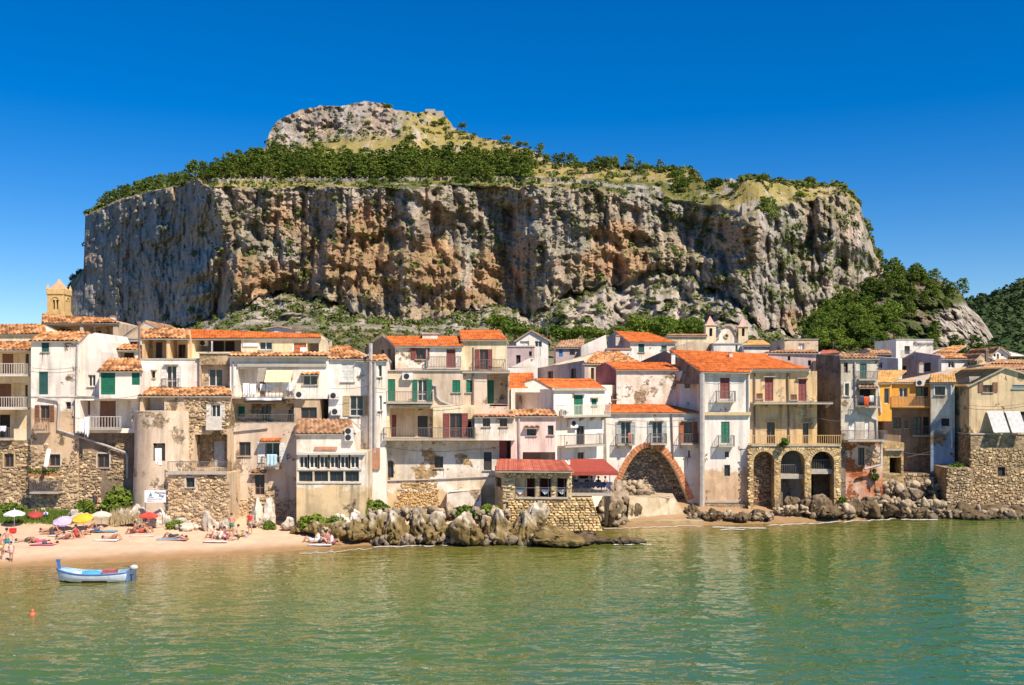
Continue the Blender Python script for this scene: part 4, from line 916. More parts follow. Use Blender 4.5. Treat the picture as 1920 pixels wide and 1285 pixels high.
# A3
house('narrow white house with one small blue window left of the green shuttered house', 147, 84.4, 190, 84.4, 664, 'white', 7, None, [W(165, 703, 179, 725, 'g')], top=[(147, 660), (163, 630), (178, 624), (186, 640), (190, 660)], ybot=748)
house('dark green glazed roof terrace under a small tile roof', 178, 88, 262, 88, 656, 'white', 3, ('slope', 176, 262, 646, 1.6, 'old'), [('rec', 205, 660, 253, 690, 1.2, (W(207, 661, 228, 690, 's:dgreen'), W(229, 661, 251, 690, 'd')))])
house('white house with bright green shutters under a little tile roof', 186, 82.6, 265, 82.6, 695, 'white', 4.5, ('slope', 203, 263, 673, 2.4, 'old'), [W(189, 697, 216, 740, 's:green', sill=False), W(247, 697, 262, 722, 's:green', sill=False)], ybot=748)
house('white recessed balcony house with brown shutters and laundry, between pipes', 141, 83.6, 260, 83.6, 745, 'white', 7, ('cap', .1),
      [('rec', 150, 751, 247, 804, 1.5, (W(152, 752, 169, 778, 's:maroon'), W(187, 752, 217, 804, 'D:brown'))), ('bal', 168, 229, 803, .5, dict(corb=False, railh=1.0, col='white', bars=.24))], ybot=812)
house('shaded brown house front with one shuttered window above the bush', 122, 84.2, 262, 84.2, 808, 'brown', 7, None, [W(183, 851, 205, 877, 'G', sur=(.55, .45, .35)), ('stones', 124, 850, 188, 978, dict(size=.36, bright=1.35)), ('stones', 205, 838, 240, 900, dict(size=.3, bright=.8))])
# A5 upper white house
house('white house with a tiled roof terrace and a small central balcony door', 262, 85, 376, 85, 672, 'white2', 8, None, [W(284, 696, 291, 709, 'G', hood=True), W(312, 686, 331, 728, 'o:white', sill=False, hood=True), ('bal', 305, 337, 728, .5, dict(corb=False, railh=.8)), ('box', 262, 672, 376, 675, dict(front=-.06))], ybot=745)
house('open roof terrace with a row of old tiles above the white house', 266, 88, 354, 88, 634, 'ochre', 4, ('slope', 264, 354, 617, 2.2, 'old'), [('rec', 271, 636, 312, 672, 2, (W(275, 644, 284, 672, 'G'), W(292, 642, 304, 672, 'D:dark')), 'cream'), ('rec', 318, 636, 352, 672, 2, (W(334, 646, 348, 672, 'G'),), 'cream')], ybot=690)
mast = MB(); mast.tube([at(261, 700, 86), at(261, 603, 86)], .09, 8, m=0); mast.box(*(sorted((at(258, 606, 86).x, at(264, 606, 86).x))), 85.9, 86.1, at(0, 608, 86).z, at(0, 604, 86).z); o = mast.build('flue_pipe', PIPEB); tag(o, 'dark flue pipe rising between the green shuttered house and the roof terrace', 'flue')
# A6
house('penthouse strip with a long bright orange roof over dark open terraces', 354, 89, 600, 89, (634), 'cream', 6, ('slope', 352, 602, (618, 627), 2.0, 'new'),
      [('rec', 364, 637, 452, 660, 2.2, (W(400, 640, 420, 662, 'd'), W(422, 640, 440, 662, 'd')), 'grey'), W(486, 641, 510, 656, 'g'), W(551, 643, 574, 664, 'D:orange'), ('rec', 576, 643, 598, 664, 1.5, (), 'grey'), ('box', 455, 643, 484, 650, dict(front=-.1, mat=CURT, name='sunblind')), ('fn', lambda H: [acunit(H, 384, 644, .8, .5, 2.0)])], ybot=700)
# A7
house('peeling ochre plaster house with one blue glazed window', 374, 84.6, 432, 84.6, 664, 'peel2', 7, ('cap', .1), [('rec', 376, 684, 428, 728, .5, (W(391, 692, 417, 724, 'g'),), 'beige')], ybot=745)
tl = house('lower stone house with a long old tile lean to roof and a small box balcony', 262, 82.6, 432, 82.6, 742, 'peel', 5.2, ('slope', 262, 432, 727, 2.3, 'old'), [('rec', 268, 744, 308, 774, 1.6, (W(272, 750, 300, 774, 'D:white'),), 'white'), W(396, 759, 413, 792, 'o:white', sill=False), ('bal', 391, 420, 803, .7, dict(solid=True, slab=RAILW, col='white', corb=False, railh=1.0)), ('box', 262, 741, 432, 744, dict(front=-.1)),
      ('rec', 365, 815, 426, 878, 1.4, (W(400, 828, 421, 878, 'D:grey'),), 'peel2'), ('stones', 350, 750, 391, 880, dict(size=.34, bright=1.45)), ('stones', 415, 752, 428, 812, dict(size=.3, bright=1.3))])
house('rubble stone lower wall with a deck on top and a small barred window', 315, 80.6, 431, 80.6, 888, 'beige', 3.5, None, [W(349, 896, 365, 914, 'k', sur=(.55, .5, .4)), ('box', 314, 884, 424, 890, dict(front=-.25)), ('stones', 317, 895, 430, 990, dict(size=.33, bright=1.5)), ('fn', lambda H: [balcony(H, 315, 424, 886, .1, .9, corb=False)])], 'stone_terrace', 'terrace')
# A4 round tower
def round_tower():
    s = 81 / F; c = at(310, 990, 83.4); c.z = 0.2; t = empty('round_tower', c); tag(t, 'round plastered bastion tower with one arched window above the beach', 'tower')
    R = 55 * 83 / F; zt = CAMZ - (772 - HOR) * 80.5 / F - c.z; m = MB(); a0, a1 = math.radians(180), math.radians(360)
    za, zb_ = CAMZ - (865 - HOR) * 80.5 / F - c.z, CAMZ - (832 - HOR) * 80.5 / F - c.z; n = 48; prof = [R * 1.08, R * 1.02, R, R]; zz = [-1, 3.5, za, zb_, zt]; rr = [R * 1.1, R * 1.04, R * 1.0, R * .99, R * .98]
    for k in range(n):
        t0 = a0 + (a1 - a0) * k / n; t1 = a0 + (a1 - a0) * (k + 1) / n; px = 310 + 55 * math.cos((t0 + t1) / 2)
        for q in range(4):
            if q == 2 and 308 < px < 327: 
                for tt in (t0, t1): m.face([(rr[2] * math.cos(tt), rr[2] * math.sin(tt), zz[2]), (rr[3] * math.cos(tt), rr[3] * math.sin(tt), zz[3]), (rr[3] * .93 * math.cos(tt), rr[3] * .93 * math.sin(tt), zz[3]), (rr[2] * .93 * math.cos(tt), rr[2] * .93 * math.sin(tt), zz[2])])
                continue
            m.face([(rr[q] * math.cos(t0), rr[q] * math.sin(t0), zz[q]), (rr[q] * math.cos(t1), rr[q] * math.sin(t1), zz[q]), (rr[q + 1] * math.cos(t1), rr[q + 1] * math.sin(t1), zz[q + 1]), (rr[q + 1] * math.cos(t0), rr[q + 1] * math.sin(t0), zz[q + 1])])
        m.face([(rr[4] * math.cos(t0), rr[4] * math.sin(t0), zt), (rr[4] * math.cos(t1), rr[4] * math.sin(t1), zt), (0, 0, zt + .05)])
    m.build('wall', PL['pinkb'], t, False)
    x0, x1 = (308 - 310) * s, (327 - 310) * s; y = -R * .965; wdw = MB(); pts = [(x0, y, za), (x1, y, za), (x1, y, zb_ - .3)] + [((x0 + x1) / 2 + (x1 - x0) / 2 * math.cos(a), y, zb_ - .3 + .28 * math.sin(a)) for a in np.linspace(.2, 2.94, 7)] + [(x0, y, zb_ - .3)]
    wdw.face(pts); wdw.build('dark_opening', DARK, t)
    cu = MB(); k = 8
    for q in range(k): a = x0 + .08 + (x1 - x0 - .3) * q / k; cu.box(a, a + .11, y - .08 - .03 * (q % 2), y - .05 - .03 * (q % 2), za - .35 + .08 * q * (q < 4), zb_ - .4)
    cu.build('curtain', flat((.85, .84, .8)), t)
round_tower()
def beach_sign():
    p = at(291, 931, 78.6); t = empty('banner_sign', p); tag(t, 'white banner sign with a blue sail drawing and lettering above the rocks', 'sign')
    w, h = 40 / F * 78.6, 23 / F * 78.6; m = MB(); m.box(-w / 2, w / 2, 0, .03, -h / 2, h / 2); m.build('panel', flat((.80, .79, .80), .6, var=.05), t)
    s = MB(); s.face([(-w * .3, -.012, .02), (-w * .14, -.012, .02), (-w * .2, -.012, h * .36)]); s.face([(-w * .34, -.012, -.03), (-w * .02, -.012, -.05), (-w * .1, -.012, -.1), (-w * .3, -.012, -.08)]); s.face([(w * .28, -.012, .02), (w * .4, -.012, .03), (w * .33, -.012, -.14)])
    s.build('sail_mark', flat((.05, .30, .36), .6), t)
    for txt, x, z, sz, c in (('Mermaid', -.02, .2, .27, (.12, .10, .2)), ('Bay', .3, .0, .3, (.1, .12, .2)), ('ristorante sul mare', -.34, -.22, .15, (.35, .3, .35)), ('pizzeria bar', -.34, -.36, .13, (.4, .35, .4))):
        cu = bpy.data.curves.new('lettering', 'FONT'); cu.body = txt; cu.size = sz * 1.02; cu.extrude = .006; o = bpy.data.objects.new('lettering', cu); COL.objects.link(o); o.parent = t; o.location = (x, -.012, z * 1.15 - .03) if x > -.3 else (x * 1.9, -.012, z * 1.1); o.rotation_euler = (math.radians(90), 0, 0); cu.materials.append(flat(c, .7))
        if txt == 'Mermaid': o.location.x = -.05
    f = MB()
    for sx in (-1, 1): f.tube([(sx * w * .47, .06, -h / 2 - 1.0), (sx * w * .47, .06, h / 2 + .1)], .03, 6)
    f.build('post', RAIL, t)
beach_sign()
# A8
A8 = house('broad white house with a tile edged parapet, laundry balcony and two rows of windows', 431, 84, 616, 84, 666, 'white2', 8, None,
      [('rec', 446, 692, 548, 744, 1.3, (W(487, 702, 498, 744, 'D:brown'),), 'white'), W(568, 702, 595, 722, 'g', sill=True, sur=(.62, .48, .3)), ('canopy', 565, 600, 699, .4, 'old', .18), ('bal', 440, 556, 744, 1.0, dict(corb=False, col='white', bars=.3)), ('ac', 564, 740, 1.0, .7), ('box', 445, 681, 612, 688, dict(front=-.16, name='gutter')), ('box', 431, 666, 616, 668, dict(front=-.1)), ('pipe', [(437, 678), (437, 745)], {})], ybot=748)
m_u0, m_z = A8.loc(430, 664); m_u1, _ = A8.loc(617, 664); tiles(A8.root, (m_u0, -.25, m_z - .12), (m_u1, -.25, m_z - .12), (m_u1, .4, m_z + .12), (m_u0, .4, m_z + .12), 'old', 'coping_tiles', w=.3)
A8b = house('ochre storey with green shutter, open balcony and dark window below the laundry balcony', 430, 84.1, 600, 84.1, 747, 'beige', 8, None,
      [('rec', 436, 757, 551, 792, .9, (W(443, 762, 459, 782, 's:green'), W(491, 762, 508, 792, 'k'), W(541, 769, 551, 792, 'k')), 'peel'), W(564, 764, 594, 785, 'G'), ('bal', 432, 553, 793, .25, dict(corb=False, railh=.75)), ('box', 457, 752, 532, 755, dict(front=-.35, mat=RAIL, name='awning_rail'))], ybot=800)
house('beige peeling lower house with small tile canopies over its windows and a stone foot', 430, 83.6, 560, 83.6, 796, 'pinkb', 7, None,
      [W(448, 829, 470, 855, 'G'), W(497, 829, 524, 868, 'o:white', sill=False), ('canopy', 490, 529, 822, .7, 'new', .25), ('bal', 493, 527, 876, .7, dict(corb=False, railh=.9)), W(478, 888, 496, 928, 'G', sill=False), ('canopy', 473, 500, 882, .5, 'old', .2), ('pipe', [(502, 803), (434, 810), (430, 812), (430, 950)], dict(r=.08)), ('pipe', [(426, 800), (426, 950)], dict(r=.05)), ('stones', 432, 938, 556, 992, dict(size=.34, bright=1.6)), ('stones', 470, 916, 520, 940, dict(size=.3, bright=1.5))])
# A9 veranda
house('projecting house with a glazed white veranda over a streaked ochre wall', 556, 79.4, 684, 79.4, 849, plaster((.80, .74, .64), (.62, .46, .26), base=(.70, .52, .30), hz=4.4, seed=31, streak=.6, stain=.7), 5.2, None,
      [W(561 + k * 19.2, 856, 577 + k * 19.2, 878, 'g', sill=False, sur='white') for k in range(6)] + [W(560 + k * 29, 884, 586 + k * 29, 903, 'k', sill=False) for k in range(4)] + [('box', 556, 849, 684, 853, dict(front=-.3, mat=RAILW)), ('box', 558, 879, 678, 882, dict(front=-.08, mat=RAILW)), ('box', 558, 904, 678, 907, dict(front=-.08, mat=RAILW))])
house('small flat topped pink white wing with an orange tile lean to above the veranda', 556, 80.6, 664, 80.6, 812, 'white3', 4, ('slope', 557, 658, 787, 2.6, 'brown'), [('ac', 656, 820, .7, .55), ('ac', 656, 808, .7, .5), ('box', 590, 838, 632, 843, dict(front=-.2, mat=flat((.5, .22, .12))))], ybot=852)
# A10
A10 = house('white house with double white shutters, tan shutters and air conditioners', 616, 84.2, 690, 84.2, 672, 'white2', 8, ('slope', 618, 655, 650, 3.0, 'old'),
      [W(640, 678, 664, 716, 's:white'), W(672, 680, 683, 704, 's:white', hood=True), W(656, 742, 681, 780, 'o:tan', sill=True), ('ac', 628, 742, .8, .6), ('ac', 631, 772, .8, .6), W(673, 796, 684, 832, 's:white')])
house('tall narrow white strip with long vertical drainpipes beside the brown gable', 690, 83.5, 724, 83.5, 675, 'white2', 6, ('slope', 688, 724, 666, 1.0, 'old'), [W(709, 684, 716, 707, 'g'), W(711, 742, 716, 770, 'g'), ('pipe', [(695, 644), (695, 920)], dict(r=.17, mat=PIPE)), ('pipe', [(691, 675), (691, 930)], dict(r=.08, mat=PIPEB)), ('pipe', [(703, 678), (703, 850)], dict(r=.13, mat=PIPE)), ('box', 697, 840, 712, 880, dict(front=-.2, mat=flat((.4, .2, .12)), name='meter_box'))])
# A11
house('brown terracotta gable wall behind the long drainpipes', 684, 96, 742, 88.5, 652, 'brown', 4, None, [W(727, 654, 732, 675, 'd'), W(715, 656, 720, 664, 'd')], top=[(684, 652), (717, 630), (738, 648)], ybot=760)
house('cream house with an orange roof, maroon shutters and a roof balcony right of the pipes', 741, 85.6, 866, 85.6, 649, 'white3', 8, ('slope', 722, 862, 631, 3.4, 'new'),
      [W(780, 653, 797, 674, 'o:maroon'), W(837, 655, 854, 690, 's:maroon', sill=False), ('bal', 802, 864, 690, .8, dict(corb=False)), ('pipe', [(800, 650), (800, 694)], {}), ('box', 741, 690, 802, 694, dict(front=-.25)), ('box', 741, 648, 866, 651, dict(front=-.1, mat=RAILW, name='gutter'))], ybot=700)
house('slim white chimney stack with a domed cap on the orange roof', 792, 88, 820, 88, 627, 'white', 2, ('cap',), [], 'chimney', 'chimney')
house('cream peeling storey with bright green shutters and a full width balcony', 722, 84.6, 868, 84.6, 694, 'pinkb', 7, None,
      [W(726, 711, 741, 752, 's:green', sill=False), W(783, 712, 801, 752, 'o:green', sill=False), ('ac', 765, 706, .9, .6), W(848, 713, 863, 736, 's:green'), ('bal', 722, 812, 754, 1.1, dict(corb=False, railh=.9)), ('pipe', [(812, 724), (818, 724), (819, 745), (825, 752), (850, 762), (884, 778), (886, 800)], dict(r=.10)), ('box', 722, 694, 868, 696, dict(front=-.15))], ybot=760)
house('cream storey with a wide arched loggia and maroon balcony doors', 722, 84.2, 890, 84.2, 760, 'cream', 7, None,
      [('rec', 730, 766, 812, 821, 1.6, (W(729, 778, 743, 821, 'D:maroon'), W(783, 780, 802, 821, 'D:dark')), 'beige'), W(843, 775, 866, 821, 'o:maroon', sill=False), ('rec', 872, 786, 889, 821, 1.0, (W(874, 790, 885, 821, 'd'),)), ('bal', 722, 892, 822, 1.1, dict(corb=True, railh=.95))], ybot=828)
house('large blotched white sea wall of a house with an exposed ochre brick foot', 706, 84.5, 936, 84.5, 826, 'bigwall', 7, None,
      [W(724, 865, 738, 896, 'k', sill=False), W(815, 856, 831, 878, 'G'), W(907, 848, 922, 882, 'D:dark'), ('pipe', [(710, 902), (790, 900), (850, 897), (935, 893)], dict(r=.06)), ('stones', 742, 905, 822, 962, dict(size=.30, pal=((.62, .40, .15), (.5, .32, .12), (.66, .46, .22)), poly=lambda u, z: (u - 4) ** 2 / 9 + (z - 2) ** 2 / 8 < 1 + .3 * math.sin(u * 3)))])
house('low pinkish plaster block at the foot of the blotched sea wall', 838, 83.3, 902, 83.3, 924, 'white3', 3, None, [], 'wall_block', 'wall', top=[(840, 926), (846, 921), (900, 919)])
# A12
house('tall cream tower house with an orange gabled roof and open brown shutters', 866, 86.2, 950, 86.2, 637, 'cream', 8, ('slope', 860, 935, 619, 3.6, 'new'), [W(899, 655, 915, 693, 'o:maroon', sill=False), ('bal', 888, 948, 695, .5, dict(corb=False)), ('box', 866, 636, 950, 639, dict(front=-.1, mat=RAILW, name='gutter'))], ybot=700)
house('cream peeling storey with a long green door and a shaded open bay', 868, 84.9, 955, 84.9, 697, 'pinkb', 7, None, [W(874, 713, 886, 736, 's:green'), ('rec', 913, 702, 952, 758, 1.4, (W(914, 713, 926, 758, 'D:green'),), 'beige'), ('pipe', [(887, 652), (887, 776)], dict(r=.09, mat=PIPEB)), ('bal', 866, 956, 697, .35, dict(corb=False, railh=.05))], ybot=776)
house('pink white projecting box with two small windows', 890, 83.4, 966, 83.4, 779, 'white3', 6, ('cap', .12, (.6, .3, .2)), [W(905, 782, 919, 800, 'G'), W(937, 782, 951, 800, 'G'), ('canopy', 890, 966, 779, .3, 'old', .12)], ybot=826)
house('small brown chimney block on the pink projecting box', 920, 85, 950, 85, 762, 'maroon', 1.5, ('cap',), [], 'chimney', 'chimney')
# A13
house('pink house front with an open pink ground floor above the stone restaurant', 958, 84, 1042, 84, 779, plaster((.82, .64, .56), (.78, .56, .47), seed=41, stain=.4), 7, ('slope', 955, 1040, 769, 1.2, 'old'), [('box', 974, 782, 1042, 850, dict(front=-.06, back=-.01, mat=PL['white'], name='plaster_coat'))] if False else [W(988, 803, 1005, 817, 'k'), W(1027, 798, 1038, 816, 'G'), ('rec', 980, 848, 1041, 876, 3.0, (), 'pink'), ('canopy', 983, 1012, 799, .4, 'brown', .12), ('pipe', [(973, 779), (975, 880)], dict(r=.1))])
house('cream open terrace house with a dark square window under the white roof edge', 958, 87, 1040, 87, 728, 'white', 4, None, [('rec', 966, 736, 1036, 780, 2.4, (W(986, 743, 1003, 759, 'd'), W(1010, 745, 1034, 780, 'D:tan')), 'cream')], ybot=785)
house('square orange roof house left of the pink gable', 955, 88, 1002, 88, 733, 'white', 4, ('slope', 955, 1000, 700, 4.5, 'new', .05), [], ybot=740)
# A14
house('white house with a bright orange roof, green balcony door and flat balcony', 1038, 85.6, 1134, 85.6, 730, 'white2', 7, ('slope', 1002, 1108, 711, 3.6, 'new'),
      [W(1076, 741, 1093, 778, 's:green', sill=False, hood=True), W(1109, 748, 1119, 761, 's:green', hood=True), ('bal', 1042, 1130, 780, 1.0, dict(col='white', bars=.16)), ('ac', 1054, 774, .7, .6), ('ac', 1071, 794, .9, .75), W(1081, 799, 1096, 835, 'o:maroon' if False else 'k', sill=False), ('bal', 1045, 1119, 836, 1.0, dict(corb=False)), W(1083, 848, 1096, 864, 'G'), ('box', 1036, 728, 1136, 732, dict(front=-.25, mat=RAILW, name='gutter')), ('pipe', [(1134, 770), (1134, 880)], dict(r=.06))])
house('pink gable end wall under the orange roof above the cream terrace', 1000, 90.5, 1040, 86.0, 728, 'mauve', 3, None, [], top=[(1001, 712), (1030, 728)], ybot=735)
# middle houses
house('white gabled house with two pale windows under its pointed gable in the middle distance', 968, 125, 1028, 125, 638, 'white2', 10, ('gable', 996, 620, 'new', .3), [W(975, 640, 992, 650, 'c', sill=False), W(1003, 640, 1016, 651, 'g', sill=False)])
house('side wall of the white gabled house, its shade coloured mauve', 946, 140, 968, 125.2, 640, 'mauve', 4, None, [])
house('mauve house with a dark window and small terrace below the white gable', 950, 112, 1002, 112, 651, 'mauve', 6, ('cap', .15), [W(968, 666, 976, 683, 'd'), W(992, 659, 997, 668, 'd')])
house('white stepped wall beside the mauve terrace house', 952, 106, 1008, 106, 689, 'white2', 5, None, [], top=[(955, 690), (992, 672), (1000, 671), (1006, 688)])
house('pink house with a bright blue door and a brown tile roof climbing right', 1042, 125, 1092, 125, 652, 'mauve', 6, ('slope', 1050, 1096, (640, 636), 4, 'brown'), [W(1048, 655, 1055, 669, 'D:blue', sill=False), W(1068, 650, 1078, 666, 'k', sill=False)])
house('tall white cracked side wall rising right of the blue door house', 1090, 122, 1138, 122, 650, 'white', 8, None, [], top=[(1091, 648), (1136, 628)])
house('old tiled house with two narrow balcony windows in a pink shaded front', 1008, 112, 1096, 104, 688, 'mauve', 8, None, [W(1027, 696, 1037, 710, 'G'), W(1070, 691, 1080, 710, 'G')], top=[(1009, 690), (1095, 676)])
house('old hipped brown tile roof on a pale corner house', 1096, 104, 1205, 108, 682, 'cream', 9, ('slope', 1120, 1160, 660, 5.5, 'old'), [W(1108, 690, 1114, 712, 'G')])
house('white house with green shuttered windows and an orange roof left of the church', 1182, 128, 1266, 128, 642, 'white2', 9, ('slope', 1152, 1215, (621, 624), 7, 'new'), [W(1197, 645, 1208, 661, 's:dgreen'), W(1240, 648, 1250, 656, 's:dgreen')])
house('gable end of the white house with green windows, its shade coloured mauve', 1138, 141, 1182, 128.2, 656, 'mauve', 4, None, [], top=[(1139, 634), (1153, 621), (1181, 640)])
house('low white extension with a small green window below the mauve gable', 1138, 121, 1184, 121, 656, 'white2', 5, ('cap', .2, (.5, .25, .15)), [W(1148, 657, 1159, 666, 's:dgreen')])
house('maroon painted gable end beside the long orange roof', 1117, 100.5, 1156, 98.6, 690, 'maroon', .5, None, [], top=[(1118, 688), (1134, 680), (1152, 690)])
house('large pale plaster house with a long orange roof band', 1156, 98, 1275, 98, 693, 'white3', 8, ('slope', 1135, 1260, 680, 2.6, 'new'), [W(1148, 738, 1154, 749, 'G')])
house('white wall in front of the maroon gable', 1118, 95, 1160, 95, 722, 'white2', 3, None, [W(1148, 738, 1156, 750, 'd')])
# A15
def arch_panel(H, x0, x1, ytop, ybot, fn, off=0.0, thick=.8, mat=None, n=28, ring=0.5, ringmat=None, ringn=26, proud=.06, hbot=0):
    """wall between an arch curve and a rectangle above it, its soffit, and a ring of separate voussoirs"""
    u0, zb_ = H.loc(x0, ybot, off); u1, zt_ = H.loc(x1, ytop, off); m = MB(); us = [u0 + (u1 - u0) * k / n for k in range(n + 1)]
    zz = [zb_ + fn((u - u0) / (u1 - u0)) * (zt_ - zb_) for u in us]
    for k in range(n):
        a, b, c, d = us[k], us[k + 1], zz[k], zz[k + 1]
        m.face([(a, off, c), (b, off, d), (b, off, zt_ + .001), (a, off, zt_ + .001)]); m.face([(a, off, c), (b, off, d), (b, off + thick, d), (a, off + thick, c)])
        m.face([(a, off + thick, c), (b, off + thick, d), (b, off + thick, zt_), (a, off + thick, zt_)])
    m.build('arch_wall', mat, H.root)
    if ringn:
        # points evenly along the curve
        P = [(u0 + (u1 - u0) * t, zb_ + fn(t) * (zt_ - zb_)) for t in np.linspace(0, 1, 400)]; ds = [0]
        for a, b in zip(P, P[1:]): ds.append(ds[-1] + math.hypot(b[0] - a[0], b[1] - a[1]))
        me = None
        for k in range(ringn):
            i0 = int(np.searchsorted(ds, ds[-1] * (k + .06) / ringn)); i1 = min(399, int(np.searchsorted(ds, ds[-1] * (k + .94) / ringn))); a, b = P[i0], P[i1]
            tx, tz = b[0] - a[0], b[1] - a[1]; q = math.hypot(tx, tz) or 1; nx, nz_ = -tz / q, tx / q
            v = MB(); r = ring * random.uniform(.93, 1.07); y0 = off - proud * random.uniform(.8, 1.3)
            v.hexa([(a[0], y0, a[1]), (b[0], y0, b[1]), (b[0], off + .1, b[1]), (a[0], off + .1, a[1]), (a[0] + nx * r, y0, a[1] + nz_ * r), (b[0] + nx * r, y0, b[1] + nz_ * r), (b[0] + nx * r, off + .1, b[1] + nz_ * r), (a[0] + nx * r, off + .1, a[1] + nz_ * r)])
            v.build('voussoir', ringmat, H.root)
def pointed(t):
    t = min(max(t, 0), 1); L_ = t / .47 if t < .47 else (1 - t) / .53
    return 1 - (1 - min(L_, 1)) ** 2.0 if L_ < 1 else 1.0
RINGB = [flat((.60, .24, .10), .9, var=.3), flat((.66, .33, .13), .9, var=.3)]
def bigarch(H):
    arch_panel(H, 1152, 1290, 838, 938, lambda t: (1 - abs((t - .47) / (.47 if t < .47 else .53)) ** 2.1) * .985, 0, 1.6, PL['white'], 40, .55, RINGB[0], 44, .10)
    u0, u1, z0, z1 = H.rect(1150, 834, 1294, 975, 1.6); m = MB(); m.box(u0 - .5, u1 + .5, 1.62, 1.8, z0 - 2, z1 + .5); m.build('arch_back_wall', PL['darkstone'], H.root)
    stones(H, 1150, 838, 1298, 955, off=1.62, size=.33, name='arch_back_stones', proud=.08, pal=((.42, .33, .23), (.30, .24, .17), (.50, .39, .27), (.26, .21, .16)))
house('tall white house with three iron balconies over a huge pointed brick arch', 1135, 91, 1313, 91, 774, 'white', 9, ('slope', 1134, 1232, (753, 755), 4.2, 'new'),
      [W(1164, 791, 1182, 833, 'o:grey', sill=False, hood=True), W(1223, 791, 1241, 833, 'o:grey', sill=False, hood=True), W(1282, 791, 1299, 831, 'o:orange', sill=False, hood=True), ('bal', 1156, 1186, 832, .8, dict(corb=True)), ('bal', 1218, 1248, 831, .8, dict(corb=True)), ('bal', 1274, 1308, 831, .8, dict(corb=True)),
       W(1284, 845, 1294, 858, 'G'), ('pipe', [(1135, 775), (1137, 905)], dict(r=.05, mat=PIPEB)), ('pipe', [(1259, 776), (1262, 860)], dict(r=.07, mat=PIPEB)), ('hole', 1152, 838, 1290, 990, 1.6), ('box', 1135, 774, 1313, 777, dict(front=-.15, mat=RAILW, name='gutter')), ('fn', bigarch)])
house('white gabled wing with small windows above the long lower orange roof', 1273, 93.5, 1316, 93, 699, 'white2', 8, None, [W(1284, 709, 1294, 728, 'G', sill=False), W(1305, 709, 1313, 728, 'G', sill=False)], top=[(1274, 697), (1312, 686)], ybot=782)
house('pink shaded side wall with a tall slit window left of the white gabled wing', 1211, 103, 1273, 93.6, 703, 'pink', 4, None, [W(1235, 708, 1243, 745, 'd')], top=[(1233, 699), (1272, 695)], ybot=776)
house('small orange roof patch between the pink wall and the big roof', 1246, 97, 1312, 97, 690, 'brown', 4, ('slope', 1242, 1286, 671, 4.5, 'new'), [])
# A16
A16 = house('white corner house with maroon and green balcony doors above orange stained plaster', 1315, 90, 1406, 90, 697, 'whiteor', 10, None,
      [W(1350, 708, 1368, 748, 's:maroon', sill=False, sur=(.7, .6, .5)), ('bal', 1341, 1376, 752, .8, dict(corb=False)), ('box', 1313, 697, 1407, 700, dict(front=-.15, mat=RAILW)), ('box', 1312, 773, 1408, 779, dict(front=-.3, mat=flat((.6, .45, .25), .9), name='cornice')), W(1352, 791, 1368, 831, 's:green', sill=False), ('bal', 1345, 1374, 835, .8, dict(corb=False)),
       W(1359, 847, 1367, 858, 'k', sill=False), W(1358, 872, 1369, 893, 'k', sill=False), ('pipe', [(1316, 700), (1316, 965)], dict(r=.28, off=-.3, mat=PIPE)), ('pipe', [(1403, 700), (1403, 780)], dict(r=.09)), ('box', 1320, 939, 1392, 943, dict(front=-.08)), ('box', 1318, 946, 1406, 990, dict(front=-.35, mat=PL['stonew'], name='plinth'))], zb=-1)
big = empty('orange_roof_block', at(1385, 700, 92)); tag(big, 'largest bright orange tile roof spreading over the white tower house and the ochre house', 'roof')
def broof():
    D0 = 90.4; o0 = Vector(big.location)
    def L_(px, py, D): return at(px, py, D + 4) - o0
    tiles(big, L_(1312, 696, 89.7), L_(1407, 698, 89.7), L_(1440, 664, 97), L_(1255, 656, 97), 'new', 'roof')
    tiles(big, L_(1380, 692, 90.6), L_(1518, 692, 90.6), L_(1432, 667, 97), L_(1300, 659, 97), 'new', 'roof', over=.2)
    b = MB(); b.hexa([L_(1316, 700, 90.2), L_(1405, 700, 90.2), L_(1405, 690, 96.5), L_(1316, 690, 96.5), L_(1316, 697.5, 90.2), L_(1405, 699, 90.2), L_(1435, 668, 96.8), L_(1262, 660, 96.8)]); b.build('attic', PL['white'], big)
    w = MB(); w.face([L_(1201, 678, 100), L_(1246, 658, 97.5), L_(1312, 690, 90.2), L_(1312, 720, 90.2), L_(1201, 720, 100)]); w.face([L_(1201, 678, 100.4), L_(1246, 658, 97.9), L_(1312, 690, 90.6), L_(1312, 720, 90.6), L_(1201, 720, 100.4)]); w.build('gable_wall', PL['brown'], big)
broof()
